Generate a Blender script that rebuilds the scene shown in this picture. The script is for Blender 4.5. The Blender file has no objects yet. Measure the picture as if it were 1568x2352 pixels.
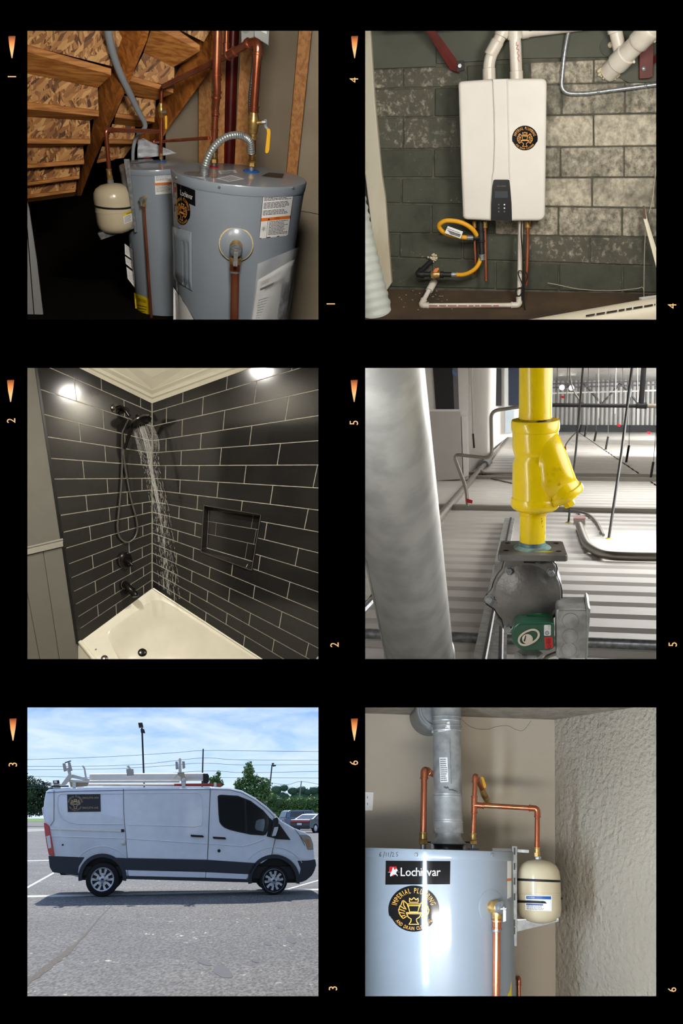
import bpy, bmesh, math, random
from mathutils import Vector as V, Matrix as M4
import mathutils.geometry as mgeo

SC = bpy.context.scene
COL = SC.collection
# ------------------------------------------------------------------ camera
FPX = 2400.0                      # focal length in pixels of the 1568 x 2352 frame
CAMH = 1.66                       # eye height above the parking lot
TH = math.atan((1870 - 1176) / FPX)   # the lot's horizon lies at y = 1870
cam_d = bpy.data.cameras.new('camera'); cam = bpy.data.objects.new('camera', cam_d); COL.objects.link(cam)
cam_d.sensor_fit = 'HORIZONTAL'; cam_d.sensor_width = 36.0; cam_d.lens = FPX / 1568 * 36.0
cam_d.clip_start = 0.05; cam_d.clip_end = 2000
cam.location = (0, 0, CAMH); cam.rotation_euler = (math.pi / 2 + TH, 0, 0)
SC.camera = cam
SC.view_settings.view_transform = 'Standard'; SC.view_settings.look = 'None'
SC.view_settings.gamma = 1.0; SC.view_settings.use_curve_mapping = False
SC.view_settings.exposure = 0.0
SC.cycles.max_bounces = 8; SC.cycles.transparent_max_bounces = 12
SC.cycles.use_denoising = True

C0 = V((0, 0, CAMH)); CF = V((0, math.cos(TH), math.sin(TH))); CU = V((0, -math.sin(TH), math.cos(TH))); CX = V((1, 0, 0))
def ray(px, py):
    return CF + CX * ((px - 784) / FPX) - CU * ((py - 1176) / FPX)
def P(px, py, d):
    return C0 + ray(px, py) * d

def lin(c):
    return tuple(((x / 255) / 12.92 if x / 255 <= 0.04045 else ((x / 255 + 0.055) / 1.055) ** 2.4) for x in c)

# ------------------------------------------------------------------ sky, sun, lamps
SUN_DIR = V((0.55, -2.1, -2.25)).normalized()
def make_world():
    w = bpy.data.worlds.new('sky'); SC.world = w; w.use_nodes = True
    nt = w.node_tree; nt.nodes.clear(); N = nt.nodes.new; L = nt.links.new
    out = N('ShaderNodeOutputWorld'); bg = N('ShaderNodeBackground')
    tc = N('ShaderNodeTexCoord'); sx = N('ShaderNodeSeparateXYZ'); L(tc.outputs['Generated'], sx.inputs[0])
    gr = N('ShaderNodeValToRGB'); e = gr.color_ramp.elements
    e[0].position = 0.0; e[0].color = (*lin((206, 228, 246)), 1)
    e[1].position = 0.62; e[1].color = (*lin((72, 120, 205)), 1)
    m = gr.color_ramp.elements.new(0.05); m.color = (*lin((176, 208, 240)), 1)
    m = gr.color_ramp.elements.new(0.13); m.color = (*lin((108, 154, 222)), 1)
    L(sx.outputs['Z'], gr.inputs[0])
    # cirrus: streaks on the dome, projected on a high flat layer so that they recede to the horizon
    mx = N('ShaderNodeMath'); mx.operation = 'MAXIMUM'; L(sx.outputs['Z'], mx.inputs[0]); mx.inputs[1].default_value = 0.0
    ad = N('ShaderNodeMath'); ad.operation = 'ADD'; L(mx.outputs[0], ad.inputs[0]); ad.inputs[1].default_value = 0.10
    dv = N('ShaderNodeVectorMath'); dv.operation = 'DIVIDE'; L(tc.outputs['Generated'], dv.inputs[0])
    cb = N('ShaderNodeCombineXYZ'); [L(ad.outputs[0], cb.inputs[i]) for i in range(3)]; L(cb.outputs[0], dv.inputs[1])
    mp = N('ShaderNodeMapping'); mp.inputs['Scale'].default_value = (2.6, 1.5, 0.0); mp.inputs['Rotation'].default_value = (0, 0, 0.5)
    L(dv.outputs[0], mp.inputs[0])
    nz = N('ShaderNodeTexNoise'); nz.inputs['Scale'].default_value = 1.1; nz.inputs['Detail'].default_value = 8; nz.inputs['Roughness'].default_value = 0.58; nz.inputs['Distortion'].default_value = 0.5
    L(mp.outputs[0], nz.inputs[0])
    rp = N('ShaderNodeValToRGB'); rp.color_ramp.elements[0].position = 0.36; rp.color_ramp.elements[1].position = 0.66
    rp.color_ramp.elements[1].color = (0.88, 0.88, 0.88, 1)
    L(nz.outputs['Fac'], rp.inputs[0])
    mxc = N('ShaderNodeMixRGB'); L(rp.outputs[0], mxc.inputs[0]); L(gr.outputs[0], mxc.inputs[1]); mxc.inputs[2].default_value = (*lin((208, 226, 244)), 1)
    L(mxc.outputs[0], bg.inputs[0]); bg.inputs[1].default_value = 1.22; L(bg.outputs[0], out.inputs[0])
make_world()
def add_light(name, kind, loc, target, power, color=(1, 1, 1), size=0.3, size_y=None, spread=None):
    d = bpy.data.lights.new(name, kind); o = bpy.data.objects.new(name, d); COL.objects.link(o)
    o.location = loc; o.rotation_euler = (V(target) - V(loc)).to_track_quat('-Z', 'Y').to_euler()
    d.energy = power; d.color = color
    if kind == 'AREA':
        d.size = size
        if size_y: d.shape = 'RECTANGLE'; d.size_y = size_y
        if spread: d.spread = math.radians(spread)
    elif kind == 'SUN': d.angle = math.radians(0.53)
    else: d.shadow_soft_size = size
    return o
add_light('sun', 'SUN', (0, 60, 60), V((0, 60, 60)) + SUN_DIR, 4.0, (1.0, 0.95, 0.87))
#LAMPS#

# ------------------------------------------------------------------ helpers: frames, geometry, objects, materials
class Fr:
    """A frame at a pixel and depth; x right, y up, z towards the viewer, unit = one pixel at that depth."""
    def __init__(s, px, py, d, pitch=0, yaw=0, roll=0, up=None):
        s.O = P(px, py, d); r = (s.O - C0).normalized(); s.S = d / FPX; s.px0 = px; s.py0 = py; s.d = d
        if up is not None:
            s.Y = V(up).normalized(); s.X = r.cross(s.Y).normalized(); s.N = s.X.cross(s.Y)
        else:
            s.X = r.cross(CU).normalized(); s.Y = s.X.cross(r).normalized(); s.N = -r
        for ang, k in ((yaw, 'Y'), (pitch, 'X'), (roll, 'N')):
            if ang:
                q = M4.Rotation(math.radians(ang), 3, getattr(s, k))
                s.X, s.Y, s.N = q @ s.X, q @ s.Y, q @ s.N
    def l(s, x, y, z=0): return s.O + (s.X * x + s.Y * y + s.N * z) * s.S
    def p(s, px, py, z=0):
        r = ray(px, py); o = s.O + s.N * (z * s.S)
        return C0 + r * ((o - C0).dot(s.N) / r.dot(s.N))
    def ps(s, pts, z=0): return [s.p(q[0], q[1], q[2] if len(q) > 2 else z) for q in pts]
    def mpp(s, q):      # metres per pixel at a world point
        return (V(q) - C0).dot(CF) / FPX

def plane_hit(px, py, O, n):
    r = ray(px, py); return C0 + r * ((O - C0).dot(n) / r.dot(n))

def cyl_hit(px, py, A, ax, rad, far=False):
    """Ray through a pixel against a (tapered) cylinder: rad is a number or a function of height along ax."""
    ax = ax.normalized(); r = ray(px, py).normalized(); h = 0.0; q = None
    for _ in range(5):
        R = rad(h) if callable(rad) else rad
        oc = C0 - A; d = r - ax * r.dot(ax); o = oc - ax * oc.dot(ax)
        a = d.dot(d); b = 2 * d.dot(o); c = o.dot(o) - R * R; D = b * b - 4 * a * c
        if D < 0: D = 0
        t = (-b + (1 if far else -1) * math.sqrt(D)) / (2 * a); q = C0 + r * t; h = (q - A).dot(ax)
        if not callable(rad): break
    return q

def unit_perp(a):
    a = a.normalized(); t = V((0, 0, 1)) if abs(a.z) < 0.9 else V((1, 0, 0))
    u = a.cross(t).normalized(); return u, a.cross(u).normalized()

def fillet(pts, rad, n=6):
    pts = [V(q) for q in pts]; out = [pts[0]]
    for i in range(1, len(pts) - 1):
        a, b, c = pts[i - 1], pts[i], pts[i + 1]; u = (a - b); w = (c - b)
        lu, lw = u.length, w.length; u.normalize(); w.normalize()
        k = min(rad, lu * 0.48, lw * 0.48)
        p0 = b + u * k; p1 = b + w * k
        for j in range(n + 1):
            t = j / n; out.append(p0 * (1 - t) ** 2 + b * 2 * t * (1 - t) + p1 * t * t)
    out.append(pts[-1]); return out

def spline(pts, n=8):
    pts = [V(q) for q in pts]; out = []
    ext = [pts[0] * 2 - pts[1]] + pts + [pts[-1] * 2 - pts[-2]]
    for i in range(1, len(ext) - 2):
        a, b, c, d = ext[i - 1:i + 3]
        for j in range(n):
            t = j / n
            out.append(0.5 * ((2 * b) + (c - a) * t + (2 * a - 5 * b + 4 * c - d) * t * t + (-a + 3 * b - 3 * c + d) * t ** 3))
    out.append(pts[-1]); return out

class G:
    def __init__(s): s.v = []; s.f = []
    def add(s, vs, fs):
        k = len(s.v); s.v += [V(q) for q in vs]; s.f += [tuple(i + k for i in f) for f in fs]; return s
    def quad(s, a, b, c, d): return s.add([a, b, c, d], [(0, 1, 2, 3)])
    def poly(s, pts): return s.add(pts, [tuple(range(len(pts)))])
    def prism(s, pts, vec, taper=None):
        n = len(pts); a = [V(q) for q in pts]; b = [q + V(vec) for q in a]
        if taper:
            c = sum(b, V((0, 0, 0))) / n; b = [c + (q - c) * taper for q in b]
        return s.add(a + b, [tuple(range(n))[::-1], tuple(range(n, 2 * n))] + [(i, (i + 1) % n, n + (i + 1) % n, n + i) for i in range(n)])
    def box(s, o, x, y, z):
        """box from centre and three half-extent vectors"""
        o, x, y, z = V(o), V(x), V(y), V(z)
        vs = [o + x * i + y * j + z * k for k in (-1, 1) for j in (-1, 1) for i in (-1, 1)]
        return s.add(vs, [(0, 2, 3, 1), (4, 5, 7, 6), (0, 1, 5, 4), (2, 6, 7, 3), (0, 4, 6, 2), (1, 3, 7, 5)])
    def tube(s, path, r, seg=12, caps=True, closed=False, flat=1.0):
        path = [V(q) for q in path]; n = len(path); rs = r if isinstance(r, (list, tuple)) else [r] * n
        if len(rs) != n: rs = [rs[0] + (rs[-1] - rs[0]) * i / (n - 1) for i in range(n)]
        tg = []
        for i in range(n):
            a = path[(i - 1) % n] if (closed or i > 0) else path[i]; b = path[(i + 1) % n] if (closed or i < n - 1) else path[i]
            t = (b - a); tg.append(t.normalized() if t.length > 1e-9 else V((0, 0, 1)))
        u, w = unit_perp(tg[0]); vs = []; prev = tg[0]
        for i in range(n):
            axq = prev.cross(tg[i])
            if axq.length > 1e-8:
                q = M4.Rotation(prev.angle(tg[i]), 3, axq); u = q @ u
            u = (u - tg[i] * u.dot(tg[i])).normalized(); w = tg[i].cross(u); prev = tg[i]
            for j in range(seg):
                a = 2 * math.pi * j / seg; vs.append(path[i] + (u * math.cos(a) + w * math.sin(a) * flat) * rs[i])
        fs = []
        for i in range(n if closed else n - 1):
            k = (i + 1) % n
            for j in range(seg):
                fs.append((i * seg + j, i * seg + (j + 1) % seg, k * seg + (j + 1) % seg, k * seg + j))
        if caps and not closed: fs += [tuple(range(seg))[::-1], tuple(range((n - 1) * seg, n * seg))]
        return s.add(vs, fs)
    def lathe(s, o, ax, prof, seg=24, a0=0.0, a1=None, u=None, cap=True):
        o = V(o); ax = V(ax).normalized()
        if u is None: u, w = unit_perp(ax)
        else: u = (V(u) - ax * V(u).dot(ax)).normalized(); w = ax.cross(u)
        full = a1 is None; m = seg if full else seg + 1; vs = []
        for r, h in prof:
            for j in range(m):
                a = 2 * math.pi * j / seg if full else a0 + (a1 - a0) * j / seg
                vs.append(o + ax * h + (u * math.cos(a) + w * math.sin(a)) * r)
        fs = []
        for i in range(len(prof) - 1):
            for j in range(m if full else seg):
                k = (j + 1) % m; fs.append((i * m + j, i * m + k, (i + 1) * m + k, (i + 1) * m + j))
        if full and cap:
            if prof[0][0] > 1e-6: fs.append(tuple(range(m))[::-1])
            if prof[-1][0] > 1e-6: fs.append(tuple(range((len(prof) - 1) * m, len(prof) * m)))
        return s.add(vs, fs)
    def ball(s, o, rx, seg=12, rings=8, sq=(1, 1, 1)):
        o = V(o); vs = []; fs = []
        for i in range(rings + 1):
            t = math.pi * i / rings
            for j in range(seg):
                a = 2 * math.pi * j / seg
                vs.append(o + V((math.sin(t) * math.cos(a) * rx * sq[0], math.sin(t) * math.sin(a) * rx * sq[1], math.cos(t) * rx * sq[2])))
        for i in range(rings):
            for j in range(seg):
                fs.append((i * seg + j, i * seg + (j + 1) % seg, (i + 1) * seg + (j + 1) % seg, (i + 1) * seg + j))
        return s.add(vs, fs)
    def grid(s, f, nu, nv):
        """f(u, v) -> point for u, v in 0..1"""
        vs = [f(i / nu, j / nv) for j in range(nv + 1) for i in range(nu + 1)]
        return s.add(vs, [(j * (nu + 1) + i, j * (nu + 1) + i + 1, (j + 1) * (nu + 1) + i + 1, (j + 1) * (nu + 1) + i) for j in range(nv) for i in range(nu)])
    def disc(s, f, rings=4, seg=36):
        """f(u, v) -> point on the unit disc"""
        vs = [f(0, 0)]; fs = []
        for i in range(1, rings + 1):
            for j in range(seg):
                a = 2 * math.pi * j / seg; vs.append(f(math.cos(a) * i / rings, math.sin(a) * i / rings))
        for j in range(seg): fs.append((0, 1 + j, 1 + (j + 1) % seg))
        for i in range(1, rings):
            for j in range(seg):
                a = 1 + (i - 1) * seg; b = 1 + i * seg
                fs.append((a + j, b + j, b + (j + 1) % seg, a + (j + 1) % seg))
        return s.add(vs, fs)
    def stroke(s, f, pts, w, closed=False, sub=3):
        """thick line in a (u, v) chart mapped by f"""
        q = []
        pts = [V((a[0], a[1], 0)) for a in pts]
        if closed: pts = pts + [pts[0]]
        for a, b in zip(pts, pts[1:]):
            for k in range(sub): q.append(a + (b - a) * (k / sub))
        q.append(pts[-1]); L = []; R = []
        for i, a in enumerate(q):
            t = (q[min(i + 1, len(q) - 1)] - q[max(i - 1, 0)]).normalized(); nn = V((-t.y, t.x, 0)) * w / 2
            L.append(f(a.x + nn.x, a.y + nn.y)); R.append(f(a.x - nn.x, a.y - nn.y))
        k = len(L)
        return s.add(L + R, [(i, k + i, k + i + 1, i + 1) for i in range(k - 1)])

_gl = {}
def glyph(ch):
    if ch not in _gl:
        cu = bpy.data.curves.new('g', 'FONT'); cu.body = ch; cu.size = 1.0; cu.resolution_u = 2
        ob = bpy.data.objects.new('g', cu); me = bpy.data.meshes.new_from_object(ob)
        vs = [(v.co.x, v.co.y) for v in me.vertices]; fs = [tuple(p.vertices) for p in me.polygons]
        xs = [v[0] for v in vs] or [0, 0.3]
        _gl[ch] = (vs, fs, min(xs), max(xs)); bpy.data.objects.remove(ob); bpy.data.curves.remove(cu); bpy.data.meshes.remove(me)
    return _gl[ch]
def text_width(t, gap=0.1):
    return sum((0.35 if c == ' ' else glyph(c)[3] - glyph(c)[2]) + gap for c in t) - gap
def text(g, t, f, size=1.0, wide=1.0, align='c', gap=0.1, x0=0.0, y0=0.0):
    """flat lettering in a chart f(u, v); cap height = size; wide squeezes it"""
    W = text_width(t, gap) * size * wide * 1.4; k = size * 1.4
    x = x0 - (W / 2 if align == 'c' else 0)
    for c in t:
        if c == ' ': x += (0.35 + gap) * k * wide; continue
        vs, fs, a, b = glyph(c)
        g.add([f(x + (v[0] - a) * k * wide, y0 + v[1] * k) for v in vs], fs); x += (b - a + gap) * k * wide
def text_arc(g, t, f, rad, a_mid, size, wide=1.0, gap=0.1, inward=False):
    """lettering round an arc in a chart; a_mid in radians; inward: tops point to the centre"""
    k = size * 1.4; W = text_width(t, gap) * k * wide; x = -W / 2
    for c in t:
        if c == ' ': x += (0.35 + gap) * k * wide; continue
        vs, fs, a, b = glyph(c); out = []
        for v in vs:
            s_ = x + (v[0] - a) * k * wide; h = v[1] * k
            if inward: an = a_mid + s_ / rad; r = rad + size / 2 - h
            else: an = a_mid - s_ / rad; r = rad - size / 2 + h
            out.append(f(r * math.cos(an), r * math.sin(an)))
        g.add(out, fs); x += (b - a + gap) * k * wide

def _mesh(name, g, base):
    me = bpy.data.meshes.new(name); me.from_pydata([tuple(v - base) for v in g.v], [], g.f); me.update(); return me
def obj(name, g, mat, parent=None, smooth=True, bev=0.0, bseg=2, flip=True, label=None, cat=None, group=None, kind=None, sub=0, solid=0.0, ang=40):
    """one mesh object; without parent it is top-level with its origin at its base"""
    if parent is None:
        xs = [v.x for v in g.v]; ys = [v.y for v in g.v]; zs = [v.z for v in g.v]
        base = V(((min(xs) + max(xs)) / 2, (min(ys) + max(ys)) / 2, min(zs)))
    else:
        base = V(parent['base'])
    me = _mesh(name, g, base); o = bpy.data.objects.new(name, me); COL.objects.link(o)
    if flip and len(me.polygons):
        bm = bmesh.new(); bm.from_mesh(me); bmesh.ops.recalc_face_normals(bm, faces=bm.faces); bm.to_mesh(me); bm.free()
    if smooth and len(me.polygons):
        me.polygons.foreach_set('use_smooth', [True] * len(me.polygons))
        me.set_sharp_from_angle(angle=math.radians(ang))
    if mat: me.materials.append(mat)
    if parent is None: o.location = base
    else: o.parent = parent
    o['base'] = tuple(base)
    if label: o['label'] = label
    if cat: o['category'] = cat
    if group: o['group'] = group
    if kind: o['kind'] = kind
    if solid:
        m = o.modifiers.new('thick', 'SOLIDIFY'); m.thickness = solid; m.offset = 1
    if bev:
        m = o.modifiers.new('bevel', 'BEVEL'); m.width = bev; m.segments = bseg; m.limit_method = 'ANGLE'; m.angle_limit = math.radians(35); m.harden_normals = False
    if sub:
        m = o.modifiers.new('sub', 'SUBSURF'); m.levels = sub; m.render_levels = sub
    return o
def thing(name, label, cat, loc, group=None):
    o = bpy.data.objects.new(name, None); COL.objects.link(o); o.location = V(loc); o['base'] = tuple(V(loc))
    o.empty_display_size = 0.05; o['label'] = label; o['category'] = cat
    if group: o['group'] = group
    return o
def struct(name, g, mat, **k):
    return obj(name, g, mat, kind='structure', **k)

_mt = {}
def mat(name, col, rough=0.5, metal=0.0, col2=None, scale=8.0, stretch=(1, 1, 1), lo=0.4, hi=0.62, detail=5, bump=0.0, bscale=None, bdist=0.01, spec=0.5, coat=0.0,
        emit=0.0, alpha=1.0, trans=0.0, ior=1.45, distort=0.0, nrough=0.5, col3=None, s3=3.0, lo3=0.5, hi3=0.7, bstretch=None, rough2=None):
    """procedural surface: colour noise between col and col2, optional broad second tint col3, noise bump"""
    if name in _mt: return _mt[name]
    m = bpy.data.materials.new(name); m.use_nodes = True; nt = m.node_tree; N = nt.nodes.new; L = nt.links.new
    b = nt.nodes['Principled BSDF']; b.inputs['Base Color'].default_value = (*lin(col), 1)
    b.inputs['Roughness'].default_value = rough; b.inputs['Metallic'].default_value = metal
    b.inputs['Specular IOR Level'].default_value = spec; b.inputs['Coat Weight'].default_value = coat; b.inputs['Coat Roughness'].default_value = 0.08
    b.inputs['Alpha'].default_value = alpha; b.inputs['Transmission Weight'].default_value = trans; b.inputs['IOR'].default_value = ior
    tc = N('ShaderNodeTexCoord'); last = None
    def noise(sc, st, det, dist=0.0):
        mp = N('ShaderNodeMapping'); mp.inputs['Scale'].default_value = st; L(tc.outputs['Object'], mp.inputs[0])
        n = N('ShaderNodeTexNoise'); n.inputs['Scale'].default_value = sc; n.inputs['Detail'].default_value = det; n.inputs['Distortion'].default_value = dist; n.inputs['Roughness'].default_value = nrough
        L(mp.outputs[0], n.inputs[0]); return n
    def ramp(n, a, z):
        r = N('ShaderNodeValToRGB'); r.color_ramp.elements[0].position = a; r.color_ramp.elements[1].position = z; L(n.outputs['Fac'], r.inputs[0]); return r
    if col2 is not None:
        r = ramp(noise(scale, stretch, detail, distort), lo, hi)
        r.color_ramp.elements[0].color = (*lin(col), 1); r.color_ramp.elements[1].color = (*lin(col2), 1); last = r.outputs[0]
    else:       # every surface carries at least a faint unevenness of tone
        r = ramp(noise(6.0, (1, 1, 1), 3), 0.3, 0.7); a = lin(col)
        r.color_ramp.elements[0].color = (a[0] * 0.95, a[1] * 0.95, a[2] * 0.95, 1); r.color_ramp.elements[1].color = (a[0] * 1.03, a[1] * 1.03, a[2] * 1.03, 1); last = r.outputs[0]
    if col3 is not None:
        r3 = ramp(noise(s3, stretch, 4), lo3, hi3); mx = N('ShaderNodeMixRGB'); L(r3.outputs[0], mx.inputs[0]); L(last, mx.inputs[1])
        mx.inputs[2].default_value = (*lin(col3), 1); last = mx.outputs[0]
    L(last, b.inputs['Base Color'])
    if rough2 is not None:
        rr = ramp(noise(scale * 0.7, stretch, 4), 0.35, 0.65); mr = N('ShaderNodeMapRange'); L(rr.outputs[0], mr.inputs[0])
        mr.inputs[3].default_value = rough; mr.inputs[4].default_value = rough2; L(mr.outputs[0], b.inputs['Roughness'])
    if bump:
        n = noise(bscale or scale * 2, bstretch or stretch, 6); bp = N('ShaderNodeBump'); bp.inputs['Strength'].default_value = bump; bp.inputs['Distance'].default_value = bdist
        L(n.outputs['Fac'], bp.inputs['Height']); L(bp.outputs[0], b.inputs['Normal'])
    if emit:
        b.inputs['Emission Color'].default_value = (*lin(col), 1); b.inputs['Emission Strength'].default_value = emit
    _mt[name] = m; return m

# ------------------------------------------------------------------ shared materials
m_black = mat('matte_black', (1, 1, 1), rough=1.0, spec=0.0)
m_copper = mat('copper', (204, 128, 96), rough=0.26, metal=0.8, col2=(178, 98, 68), scale=14, stretch=(1, 1, .3))
m_brass = mat('brass', (204, 170, 108), rough=0.32, metal=0.7, col2=(172, 134, 78), scale=60)
m_steel = mat('zinc_steel', (158, 162, 166), rough=0.36, metal=0.6, col2=(128, 132, 136), scale=70)
m_tank = mat('grey_enamel', (136, 146, 157), rough=0.3, coat=0.3, spec=0.5)
m_cream = mat('cream_enamel', (196, 184, 156), rough=0.25, coat=0.35)
m_rub = mat('black_rubber', (14, 14, 15), rough=0.6)
m_paper = mat('white_label', (228, 230, 230), rough=0.45, spec=0.3)
m_ink = mat('black_ink', (22, 22, 24), rough=0.5)
m_ink2 = mat('grey_ink', (110, 114, 118), rough=0.6)
m_orange = mat('orange_print', (222, 118, 44), rough=0.5)
m_yellow = mat('yellow_plastic', (236, 178, 20), rough=0.4)
m_blue = mat('blue_plastic', (30, 92, 168), rough=0.4)
m_red = mat('red_plastic', (184, 28, 36), rough=0.4)
m_white = mat('white_plastic', (226, 226, 224), rough=0.35)
m_gold = mat('gold_print', (232, 160, 66), rough=0.45)
m_blacksign = mat('glossy_black_sticker', (18, 18, 20), rough=0.12, coat=0.4)
m_pvc = mat('white_pvc', (214, 208, 198), rough=0.3, col2=(200, 192, 180), scale=9)

# ------------------------------------------------------------------ builders used in several of the six scenes
def ring_g(g, p, ax, r, w, lip=1.0, seg=20):
    ax = V(ax).normalized(); g.lathe(V(p) - ax * w / 2, ax, [(r * 0.9, 0), (r * lip, w * 0.15), (r * lip, w * 0.85), (r * 0.9, w)], seg); return g
def sleeve(root, name, a, b, r, m, beads=True, seg=20):
    """a fitting: a sleeve from a to b with a raised bead at each end"""
    a, b = V(a), V(b); ax = b - a; n = ax.length; ax.normalize(); w = min(n * 0.2, r * 0.5); e = r * (1.14 if beads else 1.0)
    g = G().lathe(a, ax, [(r * .93, 0), (e, w * .2), (e, w * .8), (r, w), (r, n - w), (e, n - w * .8), (e, n - w * .2), (r * .93, n)], seg)
    return obj(name, g, m, root)
def pipe_run(root, pts, r, m, name='pipe', elbow='elbow', bend=2.2, seg=16, k=1.2):
    """a soldered run: straight pipe with a thicker elbow over every bend"""
    rs = r if isinstance(r, (list, tuple)) else [r] * len(pts)
    pts = [V(q) for q in pts]; r0 = rs[0]
    path = fillet(pts, r0 * bend, 6)
    obj(name, G().tube(path, [rs[0], rs[-1]] if rs[0] != rs[-1] else r0, seg), m, root)
    for i in range(1, len(pts) - 1):
        if elbow is None: break
        a, b, c = pts[i - 1:i + 2]; rr = rs[i] * k; e = rs[i] * (bend + 0.9)
        u = (a - b).normalized(); w = (c - b).normalized(); e1 = min(e, (a - b).length * .5); e2 = min(e, (c - b).length * .5)
        q = fillet([b + u * e1, b, b + w * e2], rs[i] * bend, 8)
        g = G().tube(q, rr, seg); ring_g(g, b + u * e1, u, rr * 1.12, rr * .45); ring_g(g, b + w * e2, w, rr * 1.12, rr * .45)
        obj(elbow, g, m, root)
def hexa(g, a, b, r):
    a, b = V(a), V(b); ax = (b - a); n = ax.length
    return g.lathe(a, ax, [(r * .86, 0), (r, n * .12), (r, n * .88), (r * .86, n)], 6)
def dielectric(root, base, up, r, L):
    """threaded steel nipple, hexagonal brass union and brass sleeve standing on a tank top; returns its upper end"""
    up = V(up).normalized(); b = V(base)
    g = G().lathe(b, up, [(r * .95, 0), (r * .95, L * .3)], 16); obj('nipple', g, m_steel, root)
    g = G(); hexa(g, b + up * L * .28, b + up * L * .58, r * 1.55); obj('union_nut', g, m_brass, root, smooth=False)
    sleeve(root, 'union_sleeve', b + up * L * .58, b + up * L, r * 1.25, m_brass); return b + up * L
def print_lines(g, f, x0, x1, ys, h, rnd, ragged=0.25):
    for y in ys:
        xe = x1 - (x1 - x0) * rnd.random() * ragged; x = x0
        while x < xe:
            w = min((x1 - x0) * rnd.uniform(.06, .16), xe - x); g.quad(f(x, y), f(x + w, y), f(x + w, y + h), f(x, y + h)); x += w + (x1 - x0) * .02
def emblem(root, f0, name='round_sticker', seg=48, lab=None):
    """the plumber's round sticker: f0(u, v, lift) maps the unit disc onto the surface it is stuck to"""
    def rim(a):      # disc with stepped shoulders between the two rings of lettering
        s = math.sin(a); return 1.0 if s > -0.28 else (0.93 if s < -0.40 else 0.955)
    g = G(); f = lambda u, v: f0(u, v, 0.5)
    def fd(u, v):
        k = rim(math.atan2(v, u)) if (u or v) else 1; return f(u * k, v * k)
    g.disc(fd, 6, seg * 2); st = obj(name, g, m_blacksign, root, flip=False)
    if lab: st['label'] = lab
    f = lambda u, v: f0(u, v, 1.0)
    g = G(); text_arc(g, 'IMPERIAL PLUMBING', f, .80, math.pi / 2, .22, .62, gap=.22)
    text_arc(g, 'AND DRAIN CLEANING', f, .79, -math.pi / 2, .15, .60, gap=.18, inward=True)
    obj('lettering', g, m_gold, st, flip=False, smooth=False)
    g = G(); w = .035
    g.stroke(f, [(-.17, .30), (-.17, .48), (-.085, .40), (0, .50), (.085, .40), (.17, .48), (.17, .30)], w, True)      # crown
    g.stroke(f, [(-.25, .23), (.25, .23), (.25, .16), (-.25, .16)], w, True); g.stroke(f, [(-.22, .16), (-.16, -.10), (.16, -.10), (.22, .16)], w)   # cistern
    g.stroke(f, [(-.30, -.13), (.30, -.13), (.28, -.18), (-.28, -.18)], w, True)
    g.stroke(f, [(-.28, -.18), (-.22, -.32), (-.10, -.40), (-.12, -.52), (-.20, -.62), (.20, -.62), (.12, -.52), (.10, -.40), (.22, -.32), (.28, -.18)], w)  # bowl and foot
    for s in (-1, 1):
        for q in ([(.30, .0), (.40, .18), (.40, .38), (.26, .24), (.22, .10)], [(.36, .02), (.52, .14), (.44, .38)], [(.34, -.08), (.58, .02), (.54, .16)], [(.36, -.16), (.58, -.12), (.60, .02)], [(.34, -.24), (.50, -.28), (.58, -.14)], [(.28, -.28), (.42, -.38), (.50, -.28)]):
            g.stroke(f, [(s * a, b) for a, b in q], w)
    obj('emblem', g, m_gold, st, flip=False, smooth=False)
    return st

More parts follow.
